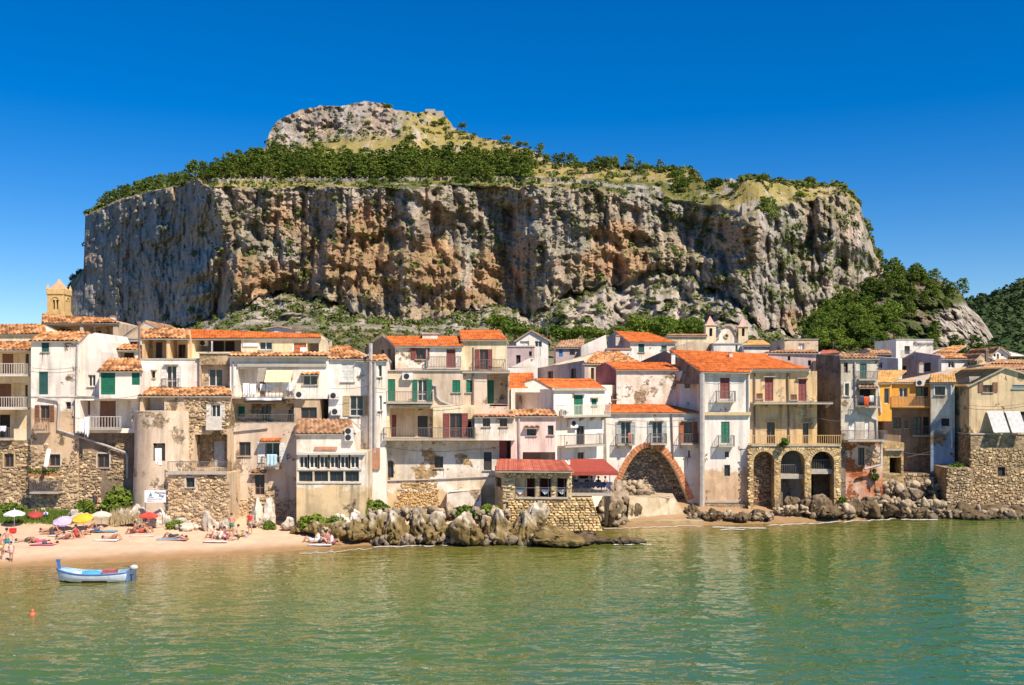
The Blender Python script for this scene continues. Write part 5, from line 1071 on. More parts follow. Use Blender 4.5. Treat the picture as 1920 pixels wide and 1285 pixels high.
# A17
def three_arches(H):
    rm = flat((.58, .42, .22), .95, var=.35)
    for k, (x0, x1, yt) in enumerate([(1413, 1452, 846), (1464, 1509, 844), (1521, 1564, 846)]):
        arch_panel(H, x0, x1, yt, yt + (x1 - x0) * .5, lambda t: math.sqrt(max(0, 1 - (2 * t - 1) ** 2)) * .97, 0, 1.2, PL['arches'], 20, .42, rm, 19, .06)
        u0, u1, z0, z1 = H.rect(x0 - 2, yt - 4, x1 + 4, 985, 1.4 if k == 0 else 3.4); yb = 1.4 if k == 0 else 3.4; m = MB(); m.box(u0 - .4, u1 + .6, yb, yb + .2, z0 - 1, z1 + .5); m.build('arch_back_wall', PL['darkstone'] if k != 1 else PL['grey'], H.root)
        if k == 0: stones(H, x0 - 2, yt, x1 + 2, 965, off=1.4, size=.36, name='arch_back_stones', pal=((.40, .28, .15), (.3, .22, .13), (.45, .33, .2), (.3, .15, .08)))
        else:
            y = 889 if k == 1 else 880; box_part(H, x0, y, x1, y + 9, front=.5, back=3.4, mat=CONC, name='deck'); r = MB(); a, z = H.loc(x0, y, .6); b, _ = H.loc(x1, y, .6)
            r.box(a, b, .6, .63, z + .85, z + .9)
            for q in range(14): c = a + (b - a) * q / 13; r.box(c - .015, c + .015, .6, .63, z, z + .85)
            r.build('railing', RAIL, H.root)
house('ochre house with maroon doors standing on three round stone arches', 1406, 91, 1532, 91, 696, 'ochre', 9, None,
      [W(1434, 708, 1450, 752, 's:maroon', sill=False, hood=True), W(1497, 711, 1512, 752, 's:maroon', sill=False, hood=True), W(1418, 738, 1430, 748, 's:brown'), W(1482, 740, 1494, 750, 's:brown'), ('bal', 1406, 1552, 755, 1.6, dict(railh=.03, corb=True, slab=CONC)), W(1438, 792, 1453, 832, 'G', sill=False, hood=True), W(1505, 794, 1516, 832, 'G', sill=False, hood=True),
       ('pipe', [(1415, 700), (1415, 832)], dict(r=.08, mat=PIPEB)), ('pipe', [(1477, 700), (1480, 832)], dict(r=.08, mat=PIPEB)), ('box', 1406, 695, 1520, 699, dict(front=-.35, mat=RAILW, name='gutter'))], ybot=834)
house('stone arcade of three tall arches with a balustrade terrace on top', 1406, 89.2, 1577, 89.2, 835, 'arches', 7, None,
      [('hole', 1413, 846, 1452, 990, 1.2), ('hole', 1464, 844, 1509, 990, 1.2), ('hole', 1521, 846, 1564, 990, 1.2), ('fn', three_arches), ('bal', 1408, 1576, 834, .15, dict(corb=False, col='ochre', railh=.9, bars=.2)), ('box', 1453, 935, 1463, 985, dict(front=-.3, mat=PL['stonew'], name='pier_foot')), ('box', 1510, 932, 1521, 985, dict(front=-.3, mat=PL['stonew'], name='pier_foot')),
       ('stones', 1406, 842, 1576, 962, dict(size=.34, pal=((.68, .48, .23), (.58, .40, .18), (.72, .55, .30)), proud=.06))], 'stone_arcade', 'arcade', zb=-.6)
# church
def church():
    o = at(1365, 655, 150); t = empty('small_church', o); tag(t, 'small pale church with curved white gable, round window and two pink capped bell turrets', 'church'); s = 150 / F
    P = lambda x, y: ((x - 1365) * s, (655 - y) * s); m = MB(); pts = [P(1340, 700), P(1340, 640), P(1346, 636), P(1350, 622), P(1354, 615), P(1362, 612), P(1370, 613), P(1376, 620), P(1381, 632), P(1388, 640), P(1388, 700)]
    n = len(pts); m.face([(x, 0, z) for x, z in pts]); m.face([(x, 8, z) for x, z in pts])
    for k in range(n): a, b = pts[k], pts[(k + 1) % n]; m.face([(a[0], 0, a[1]), (b[0], 0, b[1]), (b[0], 8, b[1]), (a[0], 8, a[1])])
    m.build('facade', PL['white2'], t)
    e = MB(); e.tube([(x, -.05, z + .1) for x, z in pts[1:-1]], .22, 6); e.build('gable_moulding', flat((.4, .3, .22), .9), t)
    c = MB(); cx, cz = P(1362, 630); r = 4.6 * s
    for k in range(16): a, b = k * math.pi / 8, (k + 1) * math.pi / 8; c.hexa([(cx + r * math.cos(a), -.18, cz + r * math.sin(a)), (cx + r * math.cos(b), -.18, cz + r * math.sin(b)), (cx + r * math.cos(b), -.01, cz + r * math.sin(b)), (cx + r * math.cos(a), -.01, cz + r * math.sin(a)), (cx + r * .6 * math.cos(a), -.18, cz + r * .6 * math.sin(a)), (cx + r * .6 * math.cos(b), -.18, cz + r * .6 * math.sin(b)), (cx + r * .6 * math.cos(b), -.01, cz + r * .6 * math.sin(b)), (cx + r * .6 * math.cos(a), -.01, cz + r * .6 * math.sin(a))])
    rw = c.build('round_window', flat((.62, .38, .14)), t); g = MB(); g.face([(cx + r * .6 * math.cos(k * math.pi / 6), -.03, cz + r * .6 * math.sin(k * math.pi / 6)) for k in range(12)]); g.build('pane', GLASS, rw)
    for x0, x1, yt in ((1322, 1341, 611), (1383, 1401, 614)):
        a, zt = P(x0, yt); b, _ = P(x1, yt); w = b - a; k = MB(); wall_grid(k, a, b, -4, zt, [(a + w * .35, a + w * .65, P(0, 631)[1], P(0, 616)[1], .4)], -.6)
        for y0, y1 in ((-.6, w - .6),): k.face([(a, y0, -4), (a, y1, -4), (a, y1, zt), (a, y0, zt)]); k.face([(b, y0, -4), (b, y1, -4), (b, y1, zt), (b, y0, zt)]); k.face([(a, y1, -4), (b, y1, -4), (b, y1, zt), (a, y1, zt)]); k.face([(a, y0, zt), (b, y0, zt), (b, y1, zt), (a, y1, zt)])
        k.box(a - .15, b + .15, -.75, w - .45, zt + .003, zt + .2); tu = k.build('bell_turret', PL['cream'], t)
        d = MB(); d.box(a + w * .3, a + w * .7, -.15, -.1, P(0, 632)[1], P(0, 615)[1]); d.build('dark_opening', DARK, tu)
        sp = MB(); q = [(a + .1, -.5, zt + .2), (b - .1, -.5, zt + .2), (b - .1, w - .7, zt + .2), (a + .1, w - .7, zt + .2)]; top = ((a + b) / 2, w / 2 - .6, zt + 19 * s)
        for j in range(4): sp.face([q[j], q[(j + 1) % 4], top])
        sp.build('spire', flat((.62, .34, .28), .9), tu)
church()
house('long low cream wall with thin tile line left of the small church', 1252, 146, 1325, 146, 630, 'cream', 6, ('slope', 1250, 1325, 627, 1.5, 'brown'), [])
house('ruinous yellowish block with a dark opening below the church', 1268, 120, 1345, 120, 652, 'beige', 5, None, [W(1330, 645, 1338, 662, 'd')], top=[(1272, 648), (1300, 640), (1342, 644)])
house('pale parapet house with a green door in front of the church', 1338, 118, 1392, 118, 646, 'white', 5, ('cap', .15), [W(1379, 648, 1383, 660, 'D:green', sill=False)])
house('white slanting roof canopy house right of the church', 1395, 116, 1445, 116, 648, 'white', 5, ('slope', 1405, 1430, 638, 3, 'yellow'), [])
house('peach coloured flat block with one pale window under the cliff', 1471, 108, 1534, 108, 637, 'beige', 6, ('cap', .08), [W(1497, 644, 1508, 659, 'c')], ybot=668)
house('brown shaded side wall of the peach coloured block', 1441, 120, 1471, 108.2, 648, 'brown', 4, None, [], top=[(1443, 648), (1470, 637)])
house('long mauve brown wall below the peach coloured block', 1440, 104, 1532, 104, 662, 'mauve', 5, ('slope', 1470, 1530, 657, 1.0, 'brown'), [W(1477, 668, 1482, 676, 'd'), W(1515, 676, 1521, 686, 'd')])
# A18
house('huge cracked brown side wall darkened as shade right of the ochre house', 1530, 99.5, 1577, 91.1, 668, 'shade_brown', 6, None, [], top=[(1531, 664), (1576, 668)])
house('grey plaster house with a dark green balcony door, washing and rooftop tiles', 1577, 91, 1646, 91, 672, plaster((.66, .58, .47), (.42, .34, .26), seed=32, stain=.8, patch=.35), 9, ('slope', 1572, 1640, 664, 1.5, 'brown'),
      [W(1582, 680, 1590, 699, 'd', hood=True), W(1612, 682, 1625, 712, 's:dgreen', sill=False), ('bal', 1607, 1642, 711, .6, dict(corb=False, railh=.75)), W(1584, 719, 1592, 743, 'g', sur=(.7, .65, .55)), ('rec', 1607, 727, 1642, 761, 1.2, (W(1612, 730, 1638, 761, 'd'),)), ('bal', 1604, 1644, 762, .9, dict(corb=False, col='dark')), ('pipe', [(1603, 680), (1605, 770), (1622, 780), (1643, 788), (1645, 826)], dict(r=.09)), W(1591, 792, 1604, 823, 'D:white', sill=False), W(1621, 790, 1630, 823, 'D:white', sill=False), ('canopy', 1607, 1643, 722, .6, 'brown', .25), ('bal', 1580, 1652, 824, 1.6, dict(corb=False, railh=.9))], ybot=830)
house('lower wall with red brick patches and a stone foot beside the arcade', 1577, 91.4, 1655, 91.4, 826, 'redpatch', 8, None, [W(1609, 840, 1621, 872, 'k', sill=False), ('pipe', [(1652, 828), (1651, 872), (1621, 880)], dict(r=.13, off=-.8, mat=PIPE)), ('pipe', [(1606, 836), (1625, 838), (1650, 850)], dict(r=.11, off=-.7, mat=PIPE)), ('stones', 1620, 845, 1650, 870, dict(size=.3, bright=1.1))])
# back row on the right
house('white cube house with grey lettering on its bare wall above the rooftops', 1680, 135, 1750, 135, 637, 'white2', 8, ('cap', .06, (.7, .7, .68)), [W(1696, 649, 1706, 664, 'k', sill=False)])
for k, (a, px, py) in enumerate([('Ristorante', 1713.5, 647.2), (',', 1724, 651)]):
    cu = bpy.data.curves.new('lettering', 'FONT'); cu.body = a; cu.size = .62 if k else .58; cu.extrude = .02; o = bpy.data.objects.new('wall_lettering' if k == 0 else 'wall_mark', cu); COL.objects.link(o); o.location = at(px, py, 134.9); o.rotation_euler = (math.radians(90), 0, 0); cu.materials.append(flat((.16, .16, .17), .7))
    WL = [q for q in bpy.data.objects if q.get('label', '').startswith('white cube house')][0]; o.parent = WL; o.name = 'lettering'; o.location = WL.location * 0 + (o.location - WL.location); o.scale = (1.28, 1.28, 1.28)
house('side of the white cube house, its shade coloured mauve', 1657, 150, 1680, 135.2, 648, 'mauve', 4, None, [], top=[(1659, 646), (1678, 638)])
house('low white walled house between the grey plaster house and the white cube', 1625, 118, 1684, 112, 672, 'white2', 6, None, [W(1649, 680, 1654, 691, 'd', sill=False)], top=[(1626, 668), (1683, 672)])
house('mauve gable with dark roof left of the low white house', 1595, 135, 1630, 130, 663, 'mauve', 6, ('gable', 1626, 655, 'brown', .1), [])
house('small dark roofed shed with a white box among the rooftops', 1630, 125, 1672, 125, 664, 'brown', 4, ('slope', 1632, 1668, 657, 2, 'brown'), [])
house('small white cottage with pink roof in front of the trees', 1540, 140, 1580, 140, 664, 'white2', 5, ('slope', 1542, 1565, 657, 3, 'red'), [])
house('another small pink roofed cottage beside the trees', 1562, 132, 1596, 132, 668, 'white', 5, ('gable', 1578, 662, 'old', .3), [])
house('broad mauve and white villa with an orange tile roof below the white cube', 1765, 118, 1832, 118, 673, 'white2', 9, ('slope', 1752, 1808, (662, 664), 5, 'old'), [W(1778, 677, 1790, 690, 'g', sill=False), W(1815, 679, 1820, 692, 'd', sill=False), ('ac', 1822, 692, 1, .7)])
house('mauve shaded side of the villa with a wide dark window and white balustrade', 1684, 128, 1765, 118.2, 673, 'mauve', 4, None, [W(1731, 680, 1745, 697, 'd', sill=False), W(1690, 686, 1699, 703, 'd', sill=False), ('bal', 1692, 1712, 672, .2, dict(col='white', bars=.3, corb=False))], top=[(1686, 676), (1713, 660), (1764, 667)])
house('small white cottage with orange roof right of the white cube', 1755, 150, 1790, 150, 661, 'white2', 5, ('slope', 1785, 1812, 649, 5, 'old'), [])
house('white gabled cottage with three dark openings near the right edge', 1860, 128, 1890, 128, 664, 'white2', 8, ('gable', 1874, 652, 'old', .3), [W(1863, 662, 1867, 669, 'd', sill=False), W(1869, 661, 1873, 673, 'D:brown', sill=False), W(1877, 661, 1881, 668, 'd', sill=False)])
house('long orange roof of the white gabled cottage', 1812, 137, 1860, 129, 668, 'white', 5, ('slope', 1815, 1872, (663, 653), 4, 'old'), [])
house('ochre gabled shed between the villa and the white cottage', 1832, 116, 1858, 116, 672, 'ochre2', 5, ('gable', 1840, 664, 'brown', .1), [])
house('low peach wall and brown roof at the right edge', 1860, 112, 1990, 112, 683, 'ochre2', 7, ('slope', 1868, 1990, 675, 3, 'brown'), [])
house('brown tiled roof behind the ochre gable house at the right edge', 1836, 106, 1990, 106, 694, 'beige', 7, ('slope', 1850, 1990, 684, 3, 'brown'), [])
# A19 orange house
house('bright orange house with a tile roof, dark windows and a wooden balcony', 1672, 96, 1748, 96, 718, 'orange', 8, ('slope', 1745, 1812, (702, 688), 6.5, 'yellow', .3),
      [W(1686, 727, 1702, 745, 'g', sill=False), W(1717, 726, 1741, 747, 'k', sill=False), ('ac', 1724, 718, .8, .6), ('bal', 1668, 1748, 761, 1.2, dict(col='rust', corb=False, slab=flat((.6, .34, .1), .9)))], ybot=766)
house('narrow orange stair bay with pale posts left of the orange house', 1645, 95, 1672, 95, 718, 'orange', 6, ('slope', 1640, 1700, 695, 4, 'yellow'), [W(1658, 728, 1668, 757, 'g', sill=False), ('pipe', [(1646, 722), (1652, 775)], dict(r=.1, mat=RAILW))], ybot=790)
house('shaded brown storeys with small dark windows under the orange house', 1657, 96.4, 1750, 96.4, 764, 'brown', 7, None, [W(1675, 783, 1689, 804, 'G'), W(1695, 790, 1702, 803, 'G'), W(1712, 782, 1728, 815, 'k', sill=False), W(1731, 782, 1742, 815, 'k', sill=False), ('bal', 1710, 1746, 816, .5, dict(corb=False)), ('pipe', [(1746, 818), (1752, 842)], dict(r=.05)), ('pipe', [(1700, 858), (1740, 848), (1765, 838), (1785, 838)], dict(r=.07, mat=flat((.6, .5, .25))))])
house('ochre balustrade terrace block between the brick patched wall and the shaded house', 1655, 93, 1694, 93, 830, 'arches', 5, None, [('bal', 1657, 1692, 842, .4, dict(col='ochre', bars=.35, railh=.6, corb=False)), ('hole', 1668, 858, 1690, 888, 1.5)], 'terrace', 'terrace')
# A20
house('pale house with its wide window above a lower front coloured as blue shadow', 1745, 94.5, 1790, 94.5, 716, plaster((.68, .62, .53), (.5, .42, .33), base=(.27, .36, .47), hz=8.6, seed=33, stain=.6), 8, ('slope', 1745, 1790, 702, 2.0, 'yellow'), [W(1753, 725, 1772, 741, 'k', sur='white'), W(1765, 785, 1780, 799, 'd'), ('pipe', [(1783, 718), (1785, 840)], dict(r=.08, mat=BLUEG and flat((.45, .5, .55), .6)))])  # blue grey base colour paints the shadow over the lower front
house('dark weathered narrow front with two small windows beside the ochre gable house', 1784, 96.5, 1818, 93, 712, 'grey', 6, None, [W(1793, 724, 1807, 738, 'G'), W(1797, 777, 1804, 814, 'G', sill=False)], top=[(1785, 718), (1817, 706)])
# A21
house('large ochre gabled house with brown shutters and two white sun sheets at the right edge', 1817, 92.5, 1990, 92.5, 722, 'ochre2', 10, ('gable', 1882, 690, 'yellow', .3), [W(1843, 717, 1861, 736, 'o:brown'), W(1898, 713, 1923, 729, 's:bluegrey'), W(1912, 772, 1960, 810, 'd')], ybot=822)
house('rubble stone sea wall under the ochre gabled house with one dark hole', 1820, 92, 1990, 92, 815, 'stonew', 7, ('cap', .12), [W(1871, 876, 1885, 893, 'd', sill=False), ('stones', 1822, 843, 1985, 945, dict(size=.36, bright=1.15, pal=((.52, .37, .20), (.42, .29, .16), (.62, .46, .27), (.3, .21, .12))))], 'stone_wall', 'sea wall', zb=-.6)
house('lower square stone bastion with a bush on top in front of the stone sea wall', 1776, 90.6, 1824, 90.6, 878, 'stonew', 4, None, [('stones', 1778, 880, 1823, 945, dict(size=.34, bright=1.1))], 'stone_bastion', 'bastion', zb=-.6)
house('dark mossy stone wall at the waterline between the boulders and the bastion', 1655, 93.6, 1755, 93.6, 888, 'darkstone', 3, None, [('stones', 1656, 890, 1753, 960, dict(size=.42, bright=.9))], 'stone_wall', 'sea wall', zb=-.6)

# lettering becomes mesh
for o in [q for q in bpy.data.objects if q.type == 'FONT']:
    bpy.context.view_layer.update(); dg = bpy.context.evaluated_depsgraph_get(); me = bpy.data.meshes.new_from_object(o.evaluated_get(dg)); n = bpy.data.objects.new('lettering', me); COL.objects.link(n)
    n.parent = o.parent; n.location = o.location; n.rotation_euler = o.rotation_euler; n.scale = o.scale; bpy.data.objects.remove(o)

# ------------------------------------------------------------------ stone restaurant over the rocks
RWALL = plaster((.60, .46, .28), (.5, .36, .2), seed=50, patch=.8, stain=.6, stone=(.56, .42, .24))
def rest_roof(H):
    a = H.loc(929, 868, .0); b = H.loc(1070, 880, 0)
    tiles(H.root, (*[H.loc(929, 882)[0]], -.5, H.loc(960, 881)[1]), (H.loc(1074, 882)[0], -.5, H.loc(1070, 882)[1]), (H.loc(1062, 870)[0], 3.0, H.loc(1060, 868)[1]), (H.loc(932, 866)[0], 3.0, H.loc(940, 866)[1]), 'red', 'roof', w=.16, rowl=3, amp=.04)
def tablecloth(H, px, py, off, par=None):
    u, z = H.loc(px, py, off); m = MB(); w = .42; q = [(u - w, off - .4, z), (u + w, off - .4, z), (u + w, off + .4, z), (u - w, off + .4, z)]; m.face(q)
    for (a, b) in zip(q, q[1:] + q[:1]): mid = ((a[0] + b[0]) / 2, (a[1] + b[1]) / 2, z - .55); m.face([a, b, mid])
    return m
RH = house('stone restaurant with a red sheet roof and three wide dark windows above the boulders', 944, 80.8, 1072, 80.8, 884, RWALL, 4.5, None,
      [('rec', 966, 897, 1004, 933, 2.2, (), 'maroon'), ('rec', 1011, 897, 1034, 933, 2.2, (), 'maroon'), ('rec', 1044, 897, 1063, 933, 2.2, (), 'maroon'), ('fn', lambda H: [pipe(H, [(x, 897), (x, 933)], r=.03, off=.05, mat=RAIL, name='window_bar') for x in (967, 985, 1003, 1012, 1028, 1033, 1045, 1058, 1062)] + [pipe(H, [(x, 915), (y, 915)], r=.025, off=.05, mat=RAIL, name='handrail') for x, y in ((966, 1004), (1011, 1034), (1044, 1063))]), ('stones', 946, 886, 1071, 940, dict(size=.34, proud=.10, pal=((.60, .46, .27), (.5, .37, .2), (.68, .55, .35)))), ('fn', rest_roof), ('box', 966, 933, 1065, 936, dict(front=-.2))], 'stone_restaurant', 'restaurant', zb=-.5)
house('ochre plastered left end of the stone restaurant with a small lamp box', 928, 83.5, 944, 80.9, 874, 'ochre', 2, None, [W(929, 897, 940, 911, 'G', sill=False)], zb=-.5)
def bulge(label, x0, x1, yt, yb, D0, D1, sz, pal, name):
    """battered rubble footing whose face leans back from D0 at the water to D1 at the top"""
    r = random.Random(int(x0)); t = empty(name, at((x0 + x1) / 2, yb, D0)); tag(t, label, 'sea wall'); o0 = Vector(t.location); m = MB(); A = [at(x0 - 5, yb + 8, D0), at(x1 + 8, yb + 6, D0 + .5), at(x1 - 12, yt, D1 + .2), at(x0 + 3, yt, D1)]
    back = [v + Vector((0, 4.5, 0)) for v in A]; m.hexa([A[0] - o0, A[1] - o0, back[1] - o0, back[0] - o0, A[3] - o0, A[2] - o0, back[2] - o0, back[3] - o0]); m.build('core', RWALL, t)
    s = MB(); nv = int((A[3] - A[0]).length / (sz * .62)); 
    for j in range(nv):
        L0 = A[0].lerp(A[3], j / nv); R0 = A[1].lerp(A[2], j / nv); L1 = A[0].lerp(A[3], (j + .9) / nv); R1 = A[1].lerp(A[2], (j + .9) / nv); W_ = (R0 - L0).length; u = 0
        while u < W_:
            w = sz * r.uniform(.7, 1.6); a, b = min(1, (u + .03) / W_), min(1, (u + w - .03) / W_); q = [L0.lerp(R0, a), L0.lerp(R0, b), L1.lerp(R1, b), L1.lerp(R1, a)]; c = (q[0] + q[2]) / 2; n = Vector((0, -1, .35)).normalized() * sz * r.uniform(.25, .7)
            i = [c + (v - c) * .62 + n + Vector((r.uniform(-.04, .04), 0, r.uniform(-.04, .04))) for v in q]; k = r.uniform(.7, 1.15); cc = tuple(x * k for x in r.choice(pal)); q = [v - o0 for v in q]; i = [v - o0 for v in i]
            s.face(i, cc); [s.face([q[e], q[(e + 1) % 4], i[(e + 1) % 4], i[e]], cc) for e in range(4)]; u += w
    g = s.build('stone_facing', STONE, t); g['kind'] = 'stuff'
bulge('bulging golden rubble footing under the stone restaurant reaching the water', 950, 1122, 934, 990, 79.6, 80.9, .36, ((.60, .43, .2), (.5, .36, .17), (.66, .5, .26), (.42, .3, .15)), 'stone_footing')
# terrace with red awning
def terrace():
    o = at(1110, 925, 82); t = empty('dining_terrace', o); tag(t, 'small railed dining terrace under a red awning beside the big brick arch', 'terrace'); s = 82 / F; L_ = lambda x, y, d=0: ((x - 1110) * s, d, (925 - y) * s)
    m = MB(); a, b = L_(1070, 925), L_(1147, 921); m.box(a[0], b[0], -.3, 3.6, -.2, .05); m.build('deck', CONC, t)
    r = MB(); z1 = .95
    r.box(a[0], b[0], -.28, -.24, z1 - .04, z1)
    for k in range(34): x = a[0] + (b[0] - a[0]) * k / 33; r.box(x - .014, x + .014, -.27, -.245, .05, z1 - .04)
    r.build('railing', RAIL, t)
    w = MB(); zr = L_(0, 884)[2]; zt = L_(0, 875)[2]; c = [(L_(1068, 0)[0], -1.0, zr), (L_(1157, 0)[0], -1.0, zr), (L_(1138, 0)[0], 3.2, zt + .35), (L_(1073, 0)[0], 3.2, zt + .35)]
    w.hexa([*c, *[(x, y, z + .06) for x, y, z in c]]); w.box(c[0][0], c[1][0], -1.03, -1.0, zr - .25, zr - .002); w.build('awning', flat((.36, .06, .035), .8), t)
    p = MB()
    for x in (1074, 1105, 1143): p.box(L_(x, 0)[0] - .03, L_(x, 0)[0] + .03, -.2, -.14, .05, zr)
    p.build('post', RAIL, t); bw = MB(); bw.box(a[0], b[0], 3.3, 3.4, .05, zr + .3); bw.build('back_wall', PL['white'], t)
    d = MB(); x0, _, _ = L_(1086, 0); d.box(x0, x0 + 1.0, 3.2, 3.28, .9, 2.3); d.build('dark_opening', DARK, t)
    br = MB()
    for x in (1078, 1105, 1140): q = L_(x, 0)[0]; br.hexa([(q, 2.6, -3), (q + .2, 2.6, -3), (q + .2, 3.4, -3), (q, 3.4, -3), (q, -.2, -.2), (q + .2, -.2, -.2), (q + .2, 3.4, -.2), (q, 3.4, -.2)])
    br.build('bracket', RAIL, t)
terrace()
def cafe_table(px, py, D, col, label, g):
    o = at(px, py, D); t = empty('cafe_table', o); tag(t, label, 'table', g); m = MB(); m.box(-.42, .42, -.42, .42, .70, .74); w = m.build('tablecloth', flat(col, .8), t); q = MB()
    for a, b in (((-.42, -.42), (.42, -.42)), ((-.42, .42), (-.42, -.42)), ((.42, -.42), (.42, .42))): q.face([(*a, .70), (*b, .70), ((a[0] + b[0]) / 2, (a[1] + b[1]) / 2, .3)])
    q.build('cloth_corner', flat(col, .8), t); l = MB(); l.tube([(0, 0, 0), (0, 0, .7)], .04, 6); l.tube([(-.3, 0, .02), (.3, 0, .02)], .03, 5); l.build('leg', RAIL, t)
for k, px in enumerate((1082, 1096, 1112, 1127, 1138)): cafe_table(px, 922, 83, (.06, .09, .28), f'blue clothed terrace table {["nearest the restaurant wall","second from the restaurant wall","in the middle of the terrace","fourth from the restaurant wall","nearest the brick arch"][k]}', 'blue tables on the terrace')
for k, px in enumerate((975, 1022, 1053)): cafe_table(px, 934, 81.5, (.62, .62, .66), ['white clothed table behind the widest restaurant window', 'white clothed table behind the middle restaurant window', 'white clothed table behind the narrowest restaurant window'][k], 'white tables in the stone restaurant')
# arch ledge
m = MB(); A = [at(1163, 978, 88.5), at(1300, 973, 90), at(1300, 945, 94), at(1163, 938, 94)]
m.hexa([(A[0].x + .6, 88.6, -.6), (A[1].x, 90.2, -.6), (A[1].x, 95.5, -.6), (A[0].x, 95.5, -.6), (A[0].x + .9, 89.2, 2.2), (A[1].x - 1.5, 91.2, 2.0), (A[1].x - 1, 95.5, 2.0), (A[0].x + .9, 95.5, 2.2)]); o = m.build('arch_platform', plaster((.60, .49, .34), (.45, .34, .2), seed=51, patch=.4, stain=.8, stone=(.5, .38, .24))); tag(o, 'sloping masonry platform filling the foot of the big pointed arch', 'platform')
m = MB(); m.box(A[0].x - .5, A[1].x + .6, 88.0, 92, -.5, .35); o = m.build('concrete_ledge', plaster((.50, .38, .22), (.36, .27, .14), seed=52, stain=.8)); tag(o, 'low wet concrete ledge along the sand below the arch platform', 'ledge')

# ------------------------------------------------------------------ boulders
ROCKB = attr_mat('boulder_rock', 0.95, 0.8, 5.0, 0.3, 2.2, 0.10)
def ico(n=4):
    bm = bmesh.new(); bmesh.ops.create_icosphere(bm, subdivisions=n, radius=1.0); v = np.array([p.co[:] for p in bm.verts]); f = np.array([[q.index for q in p.verts] for p in bm.faces]); bm.free(); return v, f
import bmesh
ICV, ICF = ico(5)
def boulder(px, yt, yb, wpx, D, label, group=None, tone='pale', seed=0, depth=1.0, name='boulder', cat='rock', rough=1.0):
    yt = yb - (yb - yt) * (.86 if seed < 12 or seed >= 80 else 1); s = D / F; h = (yb - yt) * s * 1.12; w = wpx * s * 1.12; c = at(px, yb, D); o = ICV.copy(); sd_ = 100 + seed * 7
    rr = np.random.default_rng(sd_); nrm = rr.normal(size=(16, 3)) * np.array([1, 1, .75]); nrm[0] = (0, 0, -1); nrm /= np.linalg.norm(nrm, axis=1, keepdims=True); dist = rr.uniform(.55, .95, 16)
    u = o / np.linalg.norm(o, axis=1, keepdims=True); dp = np.maximum(u @ nrm.T, 1e-3); rad = np.minimum((dist / dp).min(1), 1.12)
    taper = 1 - .34 * np.clip(o[:, 2], -.2, 1) if name == 'boulder' else 1
    q = u * rad[:, None] * np.array([w / 2, w / 2 * depth, h / 2 * 1.15]); q[:, 0] *= taper; q[:, 1] *= taper
    g = q + seed * 11.3; m_ = min(1.0, 2.2 / max(w, 1)) * rough
    wz_ = .5 * fbm(g[:, 0] * .9, g[:, 1] * .9, g[:, 2] * .5, oct=2, s=sd_ + 5)
    rdg = fbm(g[:, 0] * 1.25 + wz_, g[:, 1] * 1.25, g[:, 2] * .42 + wz_, oct=5, s=sd_ + 1, ridged=True); r2_ = fbm(g[:, 0] * 1.9 + wz_, g[:, 1] * 1.9, g[:, 2] * .5, oct=2, s=sd_ + 8, ridged=True); fis = -smooth(.55, .95, r2_) * 1.1 - np.maximum(0, -rdg - .05)
    n = .16 * fbm(g[:, 0] * .6, g[:, 1] * .6, g[:, 2] * .4, oct=3, s=sd_) + .26 * rdg + .34 * fis + .13 * fbm(g[:, 0] * 4, g[:, 1] * 4, g[:, 2] * 2.2, oct=4, s=sd_ + 2, ridged=True)
    q = q * (1 + n * m_ * 1.15)[:, None]
    q[:, 2] += h * 0.42
    wz = q[:, 2] + c.z
    f = fbm(g[:, 0] * 2, g[:, 1] * 2, g[:, 2] * 2, oct=4, s=sd_ + 3)[:, None]
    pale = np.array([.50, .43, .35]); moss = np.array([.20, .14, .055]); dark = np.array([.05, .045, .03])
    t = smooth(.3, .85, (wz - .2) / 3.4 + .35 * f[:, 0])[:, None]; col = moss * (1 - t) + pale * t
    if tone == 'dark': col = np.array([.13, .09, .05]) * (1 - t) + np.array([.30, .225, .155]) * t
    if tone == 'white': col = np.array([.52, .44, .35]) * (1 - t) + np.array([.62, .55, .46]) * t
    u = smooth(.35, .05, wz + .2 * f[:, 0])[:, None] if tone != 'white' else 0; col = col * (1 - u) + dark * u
    col = col * (1 + .5 * f) * (1 - .35 * smooth(.5, .9, r2_))[:, None]  # fissures tinted darker, crease shade put into the rock colour
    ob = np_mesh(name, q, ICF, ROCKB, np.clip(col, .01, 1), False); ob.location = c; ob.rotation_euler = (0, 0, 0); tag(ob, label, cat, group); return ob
desc = ['nearest the sand', 'second from the sand', 'third from the sand', 'with the tallest upright pinnacle', 'beside the upright pinnacle', 'low and squat before the pinnacle', 'broad and round below the plaster block', 'small and wedged in the middle', 'below the leafy bush', 'large and round beside the footing', 'long and low under the restaurant footing']
g = 'big boulders along the water in front of the houses'
for k, b in enumerate([(672, 978, 1006, 46), (708, 962, 1017, 52), (742, 966, 1018, 46), (785, 944, 1020, 50), (822, 966, 1020, 50), (800, 985, 1022, 44), (874, 954, 1022, 66), (912, 974, 1022, 40), (937, 956, 1020, 58), (984, 962, 1018, 66), (1038, 984, 1016, 100)]):
    boulder(b[0], b[1], b[2], b[3], 77.6 + (k % 2) * .8, f'weathered grey boulder {desc[k]} in the row at the water', g, 'pale', k, 1.3)
for k, (b, l) in enumerate([((1085, 1002, 1018, 70), 'low dark seaweed covered reef right of the boulder row'), ((1180, 1008, 1018, 44), 'small dark reef farthest out right of the boulder row'), ((1120, 1006, 1018, 50), 'low dark reef between two others in the shallow water'), ((1148, 1010, 1017, 30), 'tiny dark reef rock in the shallow water'), ((1005, 950, 985, 50), 'grey rock leaning on the golden rubble footing')]):
    boulder(*b, 77.8 if k < 4 else 79.2, l, 'reef rocks' if k < 4 else None, 'dark' if k < 4 else 'pale', 30 + k, 1.0)
